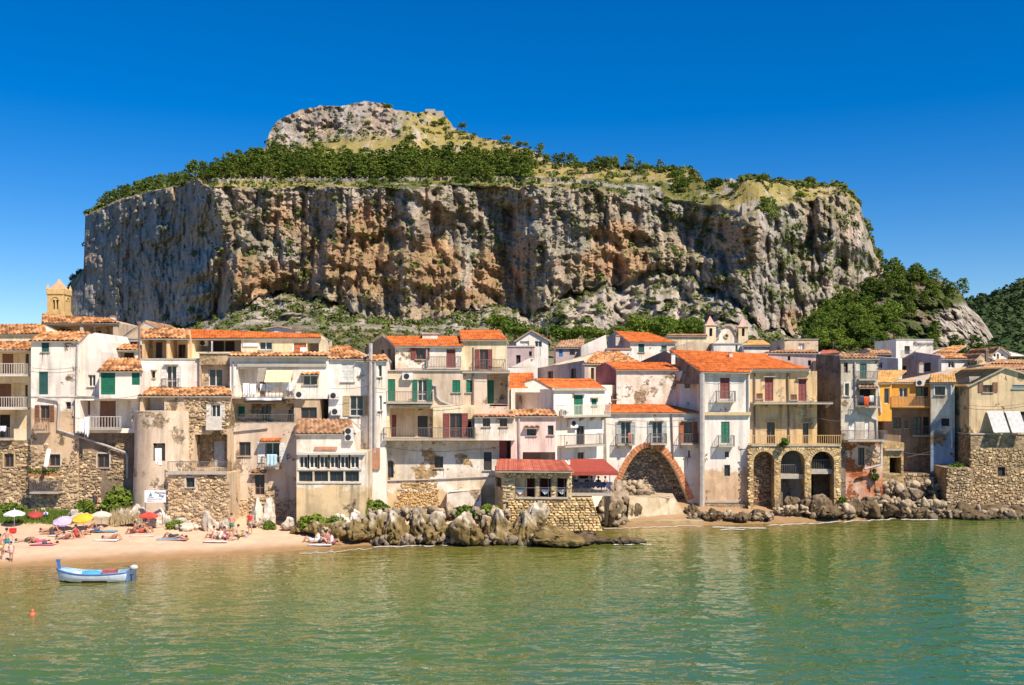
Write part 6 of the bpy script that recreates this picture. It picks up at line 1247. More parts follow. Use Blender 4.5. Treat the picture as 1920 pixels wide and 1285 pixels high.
for k, (b, D, tn, l) in enumerate([((503, 934, 988, 30), 81.5, 'white', 'tall pale upright rock against the beige house wall'), ((482, 950, 988, 22), 81, 'white', 'smaller pale rock leaning left of the tall upright one'), ((545, 972, 990, 24), 80, 'white', 'small pale rock in the shade of the veranda house'), ((596, 978, 1002, 60), 78.5, 'pale', 'low grey rock below the bushes by the veranda house'), ((640, 984, 1006, 50), 78, 'pale', 'low grey rock between the beach bushes and the boulder row'), ((668, 952, 985, 36), 79.8, 'white', 'pale rock under the bushes beside the drainpipes'), ((640, 962, 985, 40), 79.6, 'white', 'pale rock between the two beach bushes'), ((560, 985, 1000, 30), 79, 'pale', 'small rock at the sand below the veranda house'),
        ((258, 950, 988, 30), 79.8, 'white', 'pale ribbed rock under the banner sign'), ((300, 962, 990, 34), 79.6, 'white', 'round pale rock right of the banner sign'), ((345, 975, 992, 44), 79.2, 'white', 'pale rock at the foot of the rubble terrace wall'), ((392, 968, 993, 30), 79, 'white', 'pale triangular rock at the right foot of the rubble terrace wall'), ((425, 978, 994, 30), 79, 'white', 'low pale rock beside the pipes foot'), ((235, 960, 985, 28), 80.2, 'white', 'rock at the top of the dry reeds'), ((85, 962, 980, 90), 82.5, 'white', 'low rubble bank at the foot of the left stone house'), ((150, 958, 978, 60), 82, 'white', 'low rubble bank below the climbing bush'),
        ((735, 958, 972, 40), 80.5, 'white', 'pale rock ridge under the brick foot of the sea wall'), ((790, 955, 970, 30), 80.8, 'white', 'pale rock knob under the sea wall')]):
    boulder(*b, D, l, None, tn, 50 + k, .8)
for k, (b, D, l) in enumerate([((1142, 932, 985, 44), 87, 'dark craggy rock below the dining terrace'), ((1180, 935, 980, 40), 90, 'rubble heap at the left foot of the brick arch'), ((1195, 912, 945, 50), 93.5, 'rubble pile inside the left side of the brick arch'), ((1160, 905, 945, 40), 90, 'pale rubble beside the left end of the brick arch'), ((1300, 945, 975, 34), 91, 'dark rocks at the right foot of the brick arch'), ((1335, 956, 976, 40), 89.6, 'low dark rocks below the white tower house'), ((1385, 962, 976, 50), 89.5, 'flat mossy rocks below the plinth of the tower house'), ((1420, 958, 974, 36), 90.5, 'flat dark rocks before the first stone arch'), ((1480, 925, 962, 30), 93, 'leaning rock inside the second stone arch'), ((1530, 926, 966, 54), 92, 'large brown boulder before the third stone arch'), ((1548, 948, 968, 50), 91, 'low brown rock beside the third stone arch'), ((1583, 944, 966, 40), 92, 'low rock right of the arcade'),
        ((1604, 926, 966, 32), 92.5, 'grey boulder left of the dark gap below the brick patches'), ((1629, 926, 966, 34), 92.5, 'grey boulder with a dark crack below the brick patches'), ((1664, 930, 966, 46), 93, 'rounded grey boulder at the start of the dark wall'), ((1692, 944, 968, 36), 92.6, 'small jagged rocks beside the rounded grey boulder'), ((1722, 944, 974, 52), 93, 'smooth brown dome shaped boulder at the water'), ((1748, 928, 966, 36), 94.5, 'tall grey boulder at the gap before the bastion'), ((1775, 946, 972, 34), 94, 'dark rock at the left foot of the bastion'), ((1812, 944, 974, 60), 93, 'dark rock shelf under the bastion'), ((1865, 948, 974, 80), 93.4, 'long dark rock shelf under the sea wall'), ((1925, 946, 974, 90), 93.4, 'dark rock shelf at the right edge'), ((1700, 905, 940, 60), 96, 'broken masonry heap above the boulders'), ((1740, 892, 930, 50), 97, 'rubble ledge below the house with blue shadow colour')]):
    boulder(*b, D, l, None, 'dark', 80 + k, 1.0)

def rubble(name, label, spots, col, seed):
    r = np.random.default_rng(seed); v0, f0 = ico(2); V = []; Fc = []; Cc = []
    for (x0, x1, y0, y1, D, n, smin, smax) in spots:
        for _ in range(n):
            px, py = r.uniform(x0, x1), r.uniform(y0, y1); c = at(px, py, D + r.uniform(-.8, .8)); c.z = max(c.z, float(ground_z(np.array(c.x), np.array(c.y)))); s_ = r.uniform(smin, smax) * r.uniform(.5, 1); nn_ = r.normal(size=(7, 3)); nn_ /= np.linalg.norm(nn_, axis=1, keepdims=True); q = v0 * np.minimum((r.uniform(.45, .9, 7) / np.maximum(v0 @ nn_.T, 1e-3)).min(1), 1.25)[:, None] * s_ * .9 * r.uniform(.6, 1.35, 3)
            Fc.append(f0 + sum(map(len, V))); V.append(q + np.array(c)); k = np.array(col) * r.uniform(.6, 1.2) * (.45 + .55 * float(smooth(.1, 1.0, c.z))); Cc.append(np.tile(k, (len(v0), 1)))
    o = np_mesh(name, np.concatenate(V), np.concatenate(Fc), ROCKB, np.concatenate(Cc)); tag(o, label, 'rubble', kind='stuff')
rubble('shore_rubble', 'loose broken rock lying between and below the big boulders at the water', [(600, 700, 985, 1008, 78.4, 130, .15, .45), (690, 1045, 1006, 1019, 77.0, 330, .15, .5), (690, 960, 955, 975, 80.3, 200, .2, .55), (1120, 1170, 955, 985, 87, 80, .2, .6), (1290, 1450, 962, 976, 90, 150, .12, .4), (1450, 1600, 950, 968, 91.6, 160, .15, .5), (1590, 1770, 940, 972, 93, 320, .2, .6), (1640, 1760, 905, 940, 96, 160, .2, .6), (1770, 1960, 958, 975, 93, 260, .2, .6), (470, 560, 978, 992, 80.6, 60, .1, .3), (1150, 1215, 905, 945, 93.4, 170, .2, .5)], (.40, .31, .21), 71)

# ------------------------------------------------------------------ bushes, grass, reeds by the beach
def bush(px, yb, w, h, D, label, mat=None, leaf=.10, n=16, seed=1, name='bush', cat='bush'):
    s = D / F; r = np.random.default_rng(seed); W2, Hh = w * s / 2, h * s; c = at(px, yb, D)
    a = r.uniform(0, 6.28, n); rr = np.sqrt(r.uniform(0, 1, n)) * W2 * .8; cen = np.stack([rr * np.cos(a), rr * np.sin(a) * .6, Hh * (.2 + .6 * r.uniform(0, 1, n) * (1 - (rr / W2) ** 2))], 1)
    V, Fc, T = clumps(cen, r.uniform(.28, .42, n) * min(Hh, W2 * 1.6), 55, leaf, .85, seed, .55); e = empty(name, c); tag(e, label, cat); np_mesh('leaves', V, Fc, mat or LEAF, T, parent=e)
    m = MB()
    for q in range(5): x = W2 * .5 * math.cos(q * 1.3); y = W2 * .3 * math.sin(q * 1.3); m.tube([(0, 0, -.3), (x * .5, y, Hh * .4), (x, y, Hh * .75)], [.06, .04, .015], 5)
    m.build('stem', BARK, e)
for k, a in enumerate([(222, 966, 52, 66, 82.2, 'large bright green fig bush climbing in the shaded corner beside the round tower'), (158, 966, 40, 30, 82, 'small green bush left of the climbing fig bush'), (180, 972, 30, 18, 82, 'low dark bush below the fig bush'), (592, 994, 66, 32, 79, 'round yellow green bush at the left foot of the veranda house'), (632, 990, 40, 24, 79, 'lower yellow green bush right of the round one'), (655, 962, 30, 20, 80.2, 'small bush on the pale rock under the veranda'), (700, 972, 52, 38, 80.6, 'dark green bush at the foot of the drainpipes'), (682, 950, 20, 26, 81.2, 'narrow ivy bush on the wall beside the drainpipe'), (875, 970, 50, 24, 80, 'bright green bush behind the middle boulders'), (918, 965, 44, 22, 80.2, 'bright green bush left of the restaurant footing'), (506, 992, 22, 16, 80, 'tiny bush in front of the tall pale rock'), (480, 985, 22, 40, 82.6, 'ivy behind the tall pale rock'),
      (330, 992, 34, 18, 78.8, 'small bush at the foot of the rubble terrace wall'), (545, 985, 18, 16, 81, 'small plant in the shade beside the veranda house'), (1797, 888, 46, 20, 95, 'bright yellow green bush on top of the square bastion'), (1470, 840, 14, 26, 92.6, 'little plant growing from the arcade top between two arches'), (1640, 905, 12, 30, 95, 'plant growing from the brick patched wall'), (1580, 945, 14, 16, 92.6, 'small plant at the right pier of the arcade'), (20, 972, 70, 30, 82.5, 'dark green hedge like bush behind the white parasol')]):
    bush(*a, seed=300 + k, n=26 if a[2] > 45 else 14, leaf=.13 if a[2] > 45 else .09)
def grass_patch():
    n = 3600; x = RNG.uniform(5, 130, n); y = RNG.uniform(958, 990, n) - (x < 60) * 4; P = []
    px = RNG.uniform(-40, 135, n); D = RNG.uniform(79.2, 83, n); X = (px - 960) / F * D; Z = ground_z(X, D); b = np.stack([X, D, Z], 1); h = RNG.uniform(.15, .5, n); a = RNG.uniform(0, 6.28, n); w = .05
    dx = np.cos(a) * w; dy = np.sin(a) * w; V = np.stack([b + np.stack([dx, dy, 0 * a], 1), b - np.stack([dx, dy, 0 * a], 1), b + np.stack([RNG.normal(0, .1, n), RNG.normal(0, .1, n), h], 1)], 1).reshape(-1, 3); Fc = np.arange(len(V)).reshape(-1, 3)
    T = np.repeat(RNG.uniform(0, 1, n), 3); o = np_mesh('beach_grass', V, Fc, LEAF, np.stack([T] * 3, 1)); tag(o, 'green and yellow grass at the back of the beach on the left', 'grass', kind='stuff')
    n = 1500; px = RNG.uniform(205, 262, n); D = RNG.uniform(79, 81, n); X = (px - 960) / F * D; Z = ground_z(X, D) + (px - 205) / 57 * .5; b = np.stack([X, D, Z], 1); h = RNG.uniform(.5, 1.2, n); a = RNG.uniform(0, 6.28, n); dx = np.cos(a) * .025; dy = np.sin(a) * .025
    V = np.stack([b + np.stack([dx, dy, 0 * a], 1), b - np.stack([dx, dy, 0 * a], 1), b + np.stack([RNG.normal(.15, .15, n), RNG.normal(0, .1, n), h], 1)], 1).reshape(-1, 3); o = np_mesh('dry_reeds', V, np.arange(len(V)).reshape(-1, 3), flat((.52, .40, .22), .9)); tag(o, 'dry straw coloured reeds leaning by the pale parasol', 'reeds', kind='stuff')
grass_patch()

# ------------------------------------------------------------------ ruins and walls on the rock
def ruin(px, py, w, h, D_off, label, crenel=False):
    p = rock_point(px, py + h * .5); s = p.y / F; t = empty('ruin', p - Vector((0, 0, h * s * .3))); tag(t, label, 'ruin'); m = MB(); W2 = w * s / 2; Hh = h * s * 1.2; M = plaster((.50, .43, .34), (.38, .32, .25), seed=px, stain=.7)
    m.box(-W2, W2, -.6, 1.0, -3, Hh * .75)
    if crenel: m.box(-W2, -W2 * .35, -.6, 1, Hh * .75, Hh); m.box(W2 * .4, W2, -.6, 1, Hh * .75, Hh * 1.02); m.box(-W2, -W2 + 1, 1, 6, -3, Hh * .8)
    else: m.box(-W2, W2 * .1, -.6, 1, Hh * .75, Hh); m.box(W2 - 1, W2, 1, 8, -3, Hh * .7)
    m.build('wall', M, t); q = MB(); q.box(-W2 * .2, W2 * .15, -.75, -.61, Hh * .2, Hh * .5); q.build('dark_opening', DARK, t)
ruin(1403, 388, 24, 16, 0, 'ruined square watch tower on the right shoulder of the rock', True)
ruin(815, 208, 34, 12, 0, 'ruined pale castle wall on the summit of the rock')
ruin(363, 334, 18, 12, 0, 'small stone building at the left end of the plateau')
ruin(500, 334, 11, 9, 0, 'little stone hut below the pine belt'); ruin(1372, 338, 10, 8, 0, 'small ruined block on the bare right crest'); ruin(1570, 352, 10, 5, 0, 'low ruined wall at the right end of the crest')
def long_wall(pts, label, h=2.0):
    m = MB(); prev = None; t = empty('plateau_wall', rock_point(*pts[0])); tag(t, label, 'wall'); o0 = Vector(t.location); xs = [p[0] for p in pts]; ys = [p[1] for p in pts]
    for px in np.arange(xs[0], xs[-1], 5.0):
        a = rock_point(px, np.interp(px, xs, ys)) - o0; b = rock_point(px + 5, np.interp(px + 5, xs, ys)) - o0
        if (a - b).length > 12: continue
        m.hexa([(a.x, a.y - .3, a.z - 1.5), (b.x, b.y - .3, b.z - 1.5), (b.x, b.y + .3, b.z - 1.5), (a.x, a.y + .3, a.z - 1.5), (a.x, a.y - .3, a.z + h), (b.x, b.y - .3, b.z + h), (b.x, b.y + .3, b.z + h), (a.x, a.y + .3, a.z + h)])
        if int(px) % 10 < 5: m.box(a.x - .5, a.x + .5, a.y - .4, a.y + .4, a.z + h, a.z + h + .9)
    m.build('masonry', plaster((.42, .37, .30), (.3, .26, .2), seed=60, stain=.7), t)
long_wall([(390, 342), (520, 340), (700, 340), (880, 338), (1010, 340), (1080, 342)], 'long low battlement wall below the pine belt along the plateau edge')
long_wall([(1085, 343), (1140, 350), (1200, 360), (1245, 368)], 'stone wall stepping down the right shoulder of the rock')

# ------------------------------------------------------------------ people
SKINS = [flat(c, .6, var=.05) for c in ((.52, .27, .16), (.62, .36, .24), (.42, .20, .11))]
POSES = {
 'stand': [(0,0,.92,.13),(0,0,1.12,.12),(0,0,1.36,.145),(0,0,1.50,.055),(0,-.01,1.64,.095),(-.09,0,.86,.09),(-.10,0,.48,.062),(-.11,.02,.07,.045),(-.11,-.13,.03,.035),(.09,0,.86,.09),(.11,-.02,.48,.062),(.12,0,.07,.045),(.12,-.15,.03,.035),(-.20,0,1.40,.055),(-.25,.02,1.12,.042),(-.24,-.06,.86,.032),(-.24,-.08,.76,.03),(.20,0,1.40,.055),(.26,.02,1.12,.042),(.25,-.08,.88,.032),(.25,-.1,.78,.03)],
 'walk': [(0,0,.92,.13),(0,0,1.12,.12),(0,-.02,1.36,.145),(0,-.03,1.50,.055),(0,-.05,1.64,.095),(-.09,0,.86,.09),(-.24,-.02,.50,.062),(-.16,.02,.08,.045),(-.26,-.06,.03,.035),(.09,0,.86,.09),(.28,0,.50,.062),(.42,.06,.14,.045),(.34,-.04,.05,.035),(-.19,0,1.40,.055),(-.30,.02,1.14,.042),(-.40,-.10,.98,.032),(-.46,-.12,.94,.03),(.19,0,1.40,.055),(.34,.06,1.16,.042),(.40,-.02,.92,.032),(.42,-.04,.84,.03)],
 'lie': [(0,0,.14,.13),(.22,0,.15,.12),(.46,0,.16,.14),(.61,0,.17,.055),(.75,0,.18,.095),(-.07,-.09,.14,.09),(-.42,-.10,.42,.062),(-.62,-.11,.06,.045),(-.74,-.11,.05,.035),(-.07,.09,.14,.09),(-.40,.10,.46,.062),(-.58,.11,.07,.045),(-.70,.11,.05,.035),(.48,-.2,.13,.055),(.26,-.30,.08,.042),(.04,-.34,.06,.032),(-.05,-.36,.05,.03),(.48,.2,.13,.055),(.60,.34,.1,.042),(.76,.22,.12,.032),(.82,.15,.12,.03)],
 'flatlie': [(0,0,.14,.13),(.22,0,.15,.12),(.46,0,.16,.14),(.60,0,.16,.055),(.74,.02,.15,.095),(-.07,-.09,.13,.09),(-.48,-.10,.10,.062),(-.88,-.11,.07,.045),(-.98,-.11,.05,.035),(-.07,.09,.13,.09),(-.47,.10,.10,.062),(-.86,.12,.07,.045),(-.96,.12,.05,.035),(.48,-.2,.12,.055),(.66,-.32,.07,.042),(.86,-.2,.06,.032),(.93,-.12,.05,.03),(.48,.2,.12,.055),(.64,.32,.07,.042),(.84,.22,.06,.032),(.90,.14,.05,.03)],
 'sit': [(0,0,.14,.13),(.06,0,.34,.12),(.10,0,.58,.14),(.08,0,.72,.055),(.05,0,.86,.095),(-.08,-.09,.14,.09),(-.42,-.12,.42,.062),(-.58,-.13,.06,.045),(-.70,-.13,.04,.035),(-.08,.09,.14,.09),(-.44,.12,.38,.062),(-.62,.13,.06,.045),(-.74,.13,.04,.035),(.10,-.19,.60,.055),(-.05,-.25,.38,.042),(-.28,-.20,.34,.032),(-.36,-.18,.34,.03),(.12,.19,.60,.055),(.26,.26,.34,.042),(.32,.24,.08,.032),(.36,.24,.04,.03)]}
EDG = [(0,1),(1,2),(2,3),(3,4),(0,5),(5,6),(6,7),(7,8),(0,9),(9,10),(10,11),(11,12),(2,13),(13,14),(14,15),(15,16),(2,17),(17,18),(18,19),(19,20)]
_body = {}
def body_mesh(pose):
    if pose in _body: return _body[pose]
    J = POSES[pose]; me = bpy.data.meshes.new('body'); me.from_pydata([j[:3] for j in J], EDG, []); o = bpy.data.objects.new('body', me); COL.objects.link(o)
    md = o.modifiers.new('skin', 'SKIN'); md.use_smooth_shade = True; md.branch_smoothing = .6
    for i, j in enumerate(J):
        v = me.skin_vertices[0].data[i]; v.radius = (j[3] * .92, j[3] * .92); v.use_root = (i == 0)
    s = o.modifiers.new('sub', 'SUBSURF'); s.levels = 1; s.render_levels = 1
    bpy.context.view_layer.update(); dg = bpy.context.evaluated_depsgraph_get(); m2 = bpy.data.meshes.new_from_object(o.evaluated_get(dg)); m2.polygons.foreach_set('use_smooth', [True] * len(m2.polygons)); bpy.data.objects.remove(o); _body[pose] = m2; return m2
HEADV, HEADF = ico(2)
def ell(c, r, mat, name, par, rows=None):
    V = HEADV * np.array(r) + np.array(c); o = np_mesh(name, V, HEADF, mat, None, True, par); return o
def person(px, py, D, pose, label, skin=0, bottom=(.05, .2, .4), top=None, hair=(.05, .03, .02), rz=0, h=1.0, group=None, z=None):
    loc = at(px, py, D); 
    if z is None: loc.z = float(ground_z(np.array(loc.x), np.array(loc.y))) + .03
    else: loc.z = z
    t = empty('person', loc, rz); t.scale = (h, h, h); tag(t, label, 'person', group); me = body_mesh(pose).copy() if False else body_mesh(pose)
    o = bpy.data.objects.new('body', me); o.parent = t; COL.objects.link(o)
    if not me.materials: me.materials.append(SKINS[0])
    o.material_slots[0].link = 'OBJECT'; o.material_slots[0].material = SKINS[skin]
    J = POSES[pose]; hp, ch, hd = Vector(J[0][:3]), Vector(J[2][:3]), Vector(J[4][:3]); d = (hd - ch).normalized()
    hips = MB(); k1, k2 = Vector(J[5][:3]).lerp(Vector(J[6][:3]), .35), Vector(J[9][:3]).lerp(Vector(J[10][:3]), .35)
    up = (ch - hp).normalized(); hips.tube([hp + up * .10, hp, (k1 + k2) / 2], [.155, .175, .17], 10); hips.tube([hp, k1], [.12, .105], 8); hips.tube([hp, k2], [.12, .105], 8); hips.build('shorts', flat(bottom, .8), t, True)
    if top: q = MB(); q.tube([hp + up * .05, hp.lerp(ch, .5), ch, ch + up * .07], [.15, .15, .185, .13], 10); q.build('shirt', flat(top, .8), t, True)
    ell(hd + d * .035 + Vector((0, .02 if pose in ('stand', 'walk') else 0, 0)), (.105, .112, .105), flat(hair, .8), 'hair', t); return t
def towel(px, py, D, col, label, w=1.8, d=.8, rz=0):
    loc = at(px, py, D); loc.z = float(ground_z(np.array(loc.x), np.array(loc.y))) + .05; n = 12; xs = np.linspace(-w / 2, w / 2, n); ys = np.linspace(-d / 2, d / 2, 6); X, Y = np.meshgrid(xs, ys); Z = .02 * fbm(X * 3 + px, Y * 3, oct=2, s=3)
    i = np.arange(5)[:, None] * n + np.arange(n - 1)[None, :]; top_ = np.stack([X, Y, Z], -1).reshape(-1, 3); Fc = np.stack([i, i + 1, i + 1 + n, i + n], -1).reshape(-1, 4); o = np_mesh('beach_towel', top_, Fc, flat(col, .9), None, True); s = o.modifiers.new('s', 'SOLIDIFY'); s.thickness = .015; o.location = loc; o.rotation_euler = (0, 0, rz); tag(o, label, 'towel')
def Dg(py, z=.6): return (CAMZ - z) * F / (py - HOR)
PP = [ (13, 1036, 'walk', 'person in turquoise swim shorts walking at the left edge of the beach', 0, (.02, .28, .42), None, .1), (0, 1042, 'stand', 'person in a pale wrap half cut by the left edge', 2, (.7, .6, .3), None, .4), (21, 1044, 'stand', 'slim child in a pale swimsuit standing beside the walking person', 2, (.75, .45, .4), (.75, .5, .45), 0),
  (50, 1022, 'lie', 'sunbather with raised knees nearest the standing group', 0, (.05, .05, .05), None, 3.1), (72, 1023, 'lie', 'sunbather lying on a pink towel near the water', 2, (.6, .1, .2), (.6, .1, .2), 0), (86, 1024, 'flatlie', 'sunbather stretched flat at the right end of the front trio', 1, (.1, .1, .12), None, .2), (96, 1000, 'lie', 'sunbather with bent knees under the lilac parasol', 0, (.1, .05, .05), None, 3.2), (100, 1012, 'flatlie', 'sunbather lying dark against the sand behind the front trio', 2, (.08, .07, .06), None, .1),
  (125, 1008, 'lie', 'sunbather with raised knees beside the person in red', 0, (.3, .1, .08), None, 3.0), (143, 1006, 'sit', 'person sitting in a red top under the yellow parasol', 0, (.45, .05, .04), (.45, .05, .04), 2.8), (150, 1003, 'lie', 'sunbather behind the person in red', 2, (.06, .06, .1), None, .2), (172, 998, 'sit', 'person sitting beside the yellow parasol pole', 0, (.5, .2, .15), None, 0), (180, 999, 'lie', 'sunbather lying right of the yellow parasol', 1, (.1, .12, .2), None, 3.1), (212, 1016, 'lie', 'lone sunbather with raised knees on a white towel', 0, (.3, .12, .08), None, 3.1),
  (178, 975, 'stand', 'dark clothed person standing behind the beige parasol', 2, (.04, .04, .05), (.05, .04, .05), 0), (200, 976, 'stand', 'tanned person standing under the climbing bush', 0, (.4, .12, .1), None, 0), (252, 1000, 'sit', 'person sitting left under the red parasol', 2, (.35, .08, .06), None, 0), (264, 999, 'lie', 'sunbather lying under the red parasol', 0, (.5, .08, .05), None, 3.1), (272, 998, 'sit', 'person sitting right under the red parasol', 2, (.2, .06, .05), None, 3.1), (322, 1013, 'lie', 'dark haired sunbather alone in the middle of the beach', 2, (.04, .05, .07), (.05, .05, .07), 0), (330, 1013, 'flatlie', 'sunbather beside the lone one in the middle of the beach', 0, (.06, .06, .08), None, 0),
  (400, 1003, 'sit', 'person sitting on the left of the small seated group', 0, (.5, .2, .2), (.7, .55, .5), 0), (412, 1004, 'sit', 'person sitting in a white top in the small seated group', 1, (.1, .12, .15), (.75, .68, .65), 0), (422, 1003, 'sit', 'person in a dark top in the small seated group', 0, (.05, .07, .07), (.3, .08, .12), 3.1), (428, 1004, 'lie', 'person lying beside the small seated group', 1, (.4, .1, .12), None, 0),
  (434, 993, 'stand', 'person bending with a green bag near the pipes foot', 0, (.04, .3, .15), (.6, .25, .2), 0), (469, 990, 'stand', 'person in a bright red shirt near the tall pale rock', 0, (.5, .4, .35), (.65, .02, .03), 0), (448, 994, 'sit', 'person sitting beside the person in red shirt', 1, (.5, .45, .1), (.6, .4, .3), 3.0),
  (584, 1002, 'lie', 'person lying at the left of the group below the bushes', 0, (.6, .6, .62), (.7, .65, .62), 0), (598, 1002, 'sit', 'person sitting in the middle of the group below the bushes', 1, (.1, .1, .14), (.72, .66, .64), 3.1), (612, 1001, 'sit', 'person in a pink top in the group below the bushes', 0, (.5, .2, .25), (.6, .2, .25), 0), (623, 1003, 'sit', 'rightmost seated person of the group below the bushes', 2, (.4, .15, .2), (.7, .6, .6), 3.1)]
for k, (px, py, pose, lab, sk, bo, tp, rz) in enumerate(PP):
    h = 1.0 if pose != 'stand' or k != 2 else .78
    person(px, py, Dg(py, .5 if py > 1010 else (.85 if py > 996 else 1.1)), pose, lab, sk, bo, tp, rz=rz, h=h * (1.04 if pose in ('walk',) else 1.0))
for k, (px, lab) in enumerate([(1080, 'waiter in a white shirt standing at the left of the terrace'), (1101, 'diner seated left on the terrace'), (1108, 'diner seated behind the terrace rail'), (1122, 'diner in dark clothes seated on the terrace'), (1134, 'rightmost diner seated on the terrace')]):
    person(px, 922, 83.4, 'stand' if k == 0 else 'sit', lab, k % 3, (.05, .05, .08), (.78, .76, .74) if k == 0 else [(.1, .1, .14), (.4, .38, .35), (.08, .08, .1), (.5, .2, .2)][k - 1], rz=1.6 * (k % 2), z=at(0, 922, 83.4).z + (0 if k == 0 else .32))
for k, (px, py, c, l, rz) in enumerate([(45, 1021, (.75, .72, .70), 'white beach towel under the sunbather with raised knees', .05), (82, 1024, (.70, .16, .30), 'pink beach towel near the water', 0), (116, 1003, (.72, .62, .66), 'pale towel in front of the lilac parasol', 0), (200, 1017, (.78, .76, .78), 'white towel of the lone sunbather', 0), (197, 997, (.15, .35, .52), 'blue towel right of the yellow parasol', 0), (268, 1001, (.70, .55, .50), 'pale towel under the red parasol', 0), (152, 997, (.70, .70, .66), 'white towel beside the person in red', 0), (318, 1014, (.35, .42, .58), 'blue grey towel in the middle of the beach', 0), (405, 1005, (.72, .60, .58), 'pale towel of the small seated group', 0), (445, 997, (.2, .4, .6), 'blue towel near the person in the red shirt', 0), (600, 1003, (.65, .62, .64), 'pale towel of the group below the bushes', 0), (330, 1014, (.45, .2, .2), 'dark red towel in the middle of the beach', 0)]):
    towel(px, py, Dg(py, .5 if py > 1010 else .9), c, l, rz=rz)
b = MB(); b.box(-.22, .22, -.15, .15, 0, .32, ); o = b.build('bag_body', flat((.6, .03, .03), .8)); bg_ = empty('beach_bag', at(24, 1001, Dg(1001, .9))); bg_.location.z = 1.0; o.parent = bg_; hnd = MB(); hnd.tube([(-.12, 0, .32), (-.08, 0, .5), (.08, 0, .5), (.12, 0, .32)], .015, 5); hnd.build('handle', flat((.6, .03, .03), .8), bg_); tag(bg_, 'red beach bag on the sand under the white parasol', 'bag')

def parasol(px, py_top, py_base, D, w, cols, label, tilt=(0, 0), folded=False):
    base = at(px, py_base, D); base.z = float(ground_z(np.array(base.x), np.array(base.y))) - .1; H_ = (py_base - py_top) * D / F; t = empty('parasol', base); tag(t, label, 'parasol', 'parasols on the beach'); t.rotation_euler = (*tilt, 0)
    p = MB(); p.tube([(0, 0, 0), (0, 0, H_)], .025, 6); p.build('pole', flat((.8, .8, .78), .4), t); R = w * D / F / 2; n = 8
    for sgm in range(2):
        m = MB()
        for k in range(n):
            if k % 2 != sgm: continue
            a0, a1 = k * 2 * math.pi / n, (k + 1) * 2 * math.pi / n; z1 = H_ - R * .38; P = lambda a, r, z: (r * math.cos(a), r * math.sin(a), z); am = (a0 + a1) / 2
            m.face([P(a0, R * .5, H_ - R * .13), P(a1, R * .5, H_ - R * .13), (0, 0, H_)]); m.face([P(a0, R, z1), P(am, R * .95, z1 - .02), P(a1, R, z1), P(a1, R * .5, H_ - R * .13), P(a0, R * .5, H_ - R * .13)])
            m.face([P(a0, R, z1), P(am, R * .95, z1 - .02), P(am, R * .95, z1 - .16), P(a0, R, z1 - .1)]); m.face([P(am, R * .95, z1 - .02), P(a1, R, z1), P(a1, R, z1 - .1), P(am, R * .95, z1 - .16)])
        m.build('canopy', flat(cols[sgm % len(cols)], .8), t)
    rb = MB()
    for k in range(n): a = k * 2 * math.pi / n; rb.tube([(0, 0, H_ - .5), (R * .5 * math.cos(a), R * .5 * math.sin(a), H_ - R * .15)], .008, 4)
    rb.build('rib', RAIL, t); f = MB(); f.tube([(0, 0, H_), (0, 0, H_ + .12)], .02, 5); f.build('finial', flat((.8, .8, .78), .4), t)
parasol(27, 960, 994, 78.5, 39, [(.62, .70, .74)], 'pale blue white parasol at the left end of the beach')
parasol(66, 968, 988, 80.5, 28, [(.40, .04, .03), (.30, .05, .04)], 'low dark red parasol tilted on the grass', (.3, .2))
parasol(86, 967, 984, 80.6, 9, [(.08, .12, .4), (.7, .7, .75)], 'small blue and white folded parasol beside the dark red one')
parasol(122, 972, 1000, 78, 38, [(.52, .38, .60), (.56, .44, .62)], 'lilac parasol tilted towards the sea', (.35, 0))
parasol(140, 966, 985, 79.6, 14, [(.35, .37, .42), (.6, .6, .62)], 'small grey parasol behind the lilac one')
parasol(159, 965, 1000, 78, 39, [(.80, .42, .02), (.78, .46, .04)], 'bright yellow parasol with a pale rim', (.32, 0))
parasol(190, 960, 996, 78.5, 38, [(.66, .52, .42), (.70, .58, .48)], 'beige parasol in front of the dry reeds')
parasol(279, 963, 1000, 78.3, 36, [(.72, .05, .03), (.75, .08, .04)], 'bright red parasol below the banner sign')

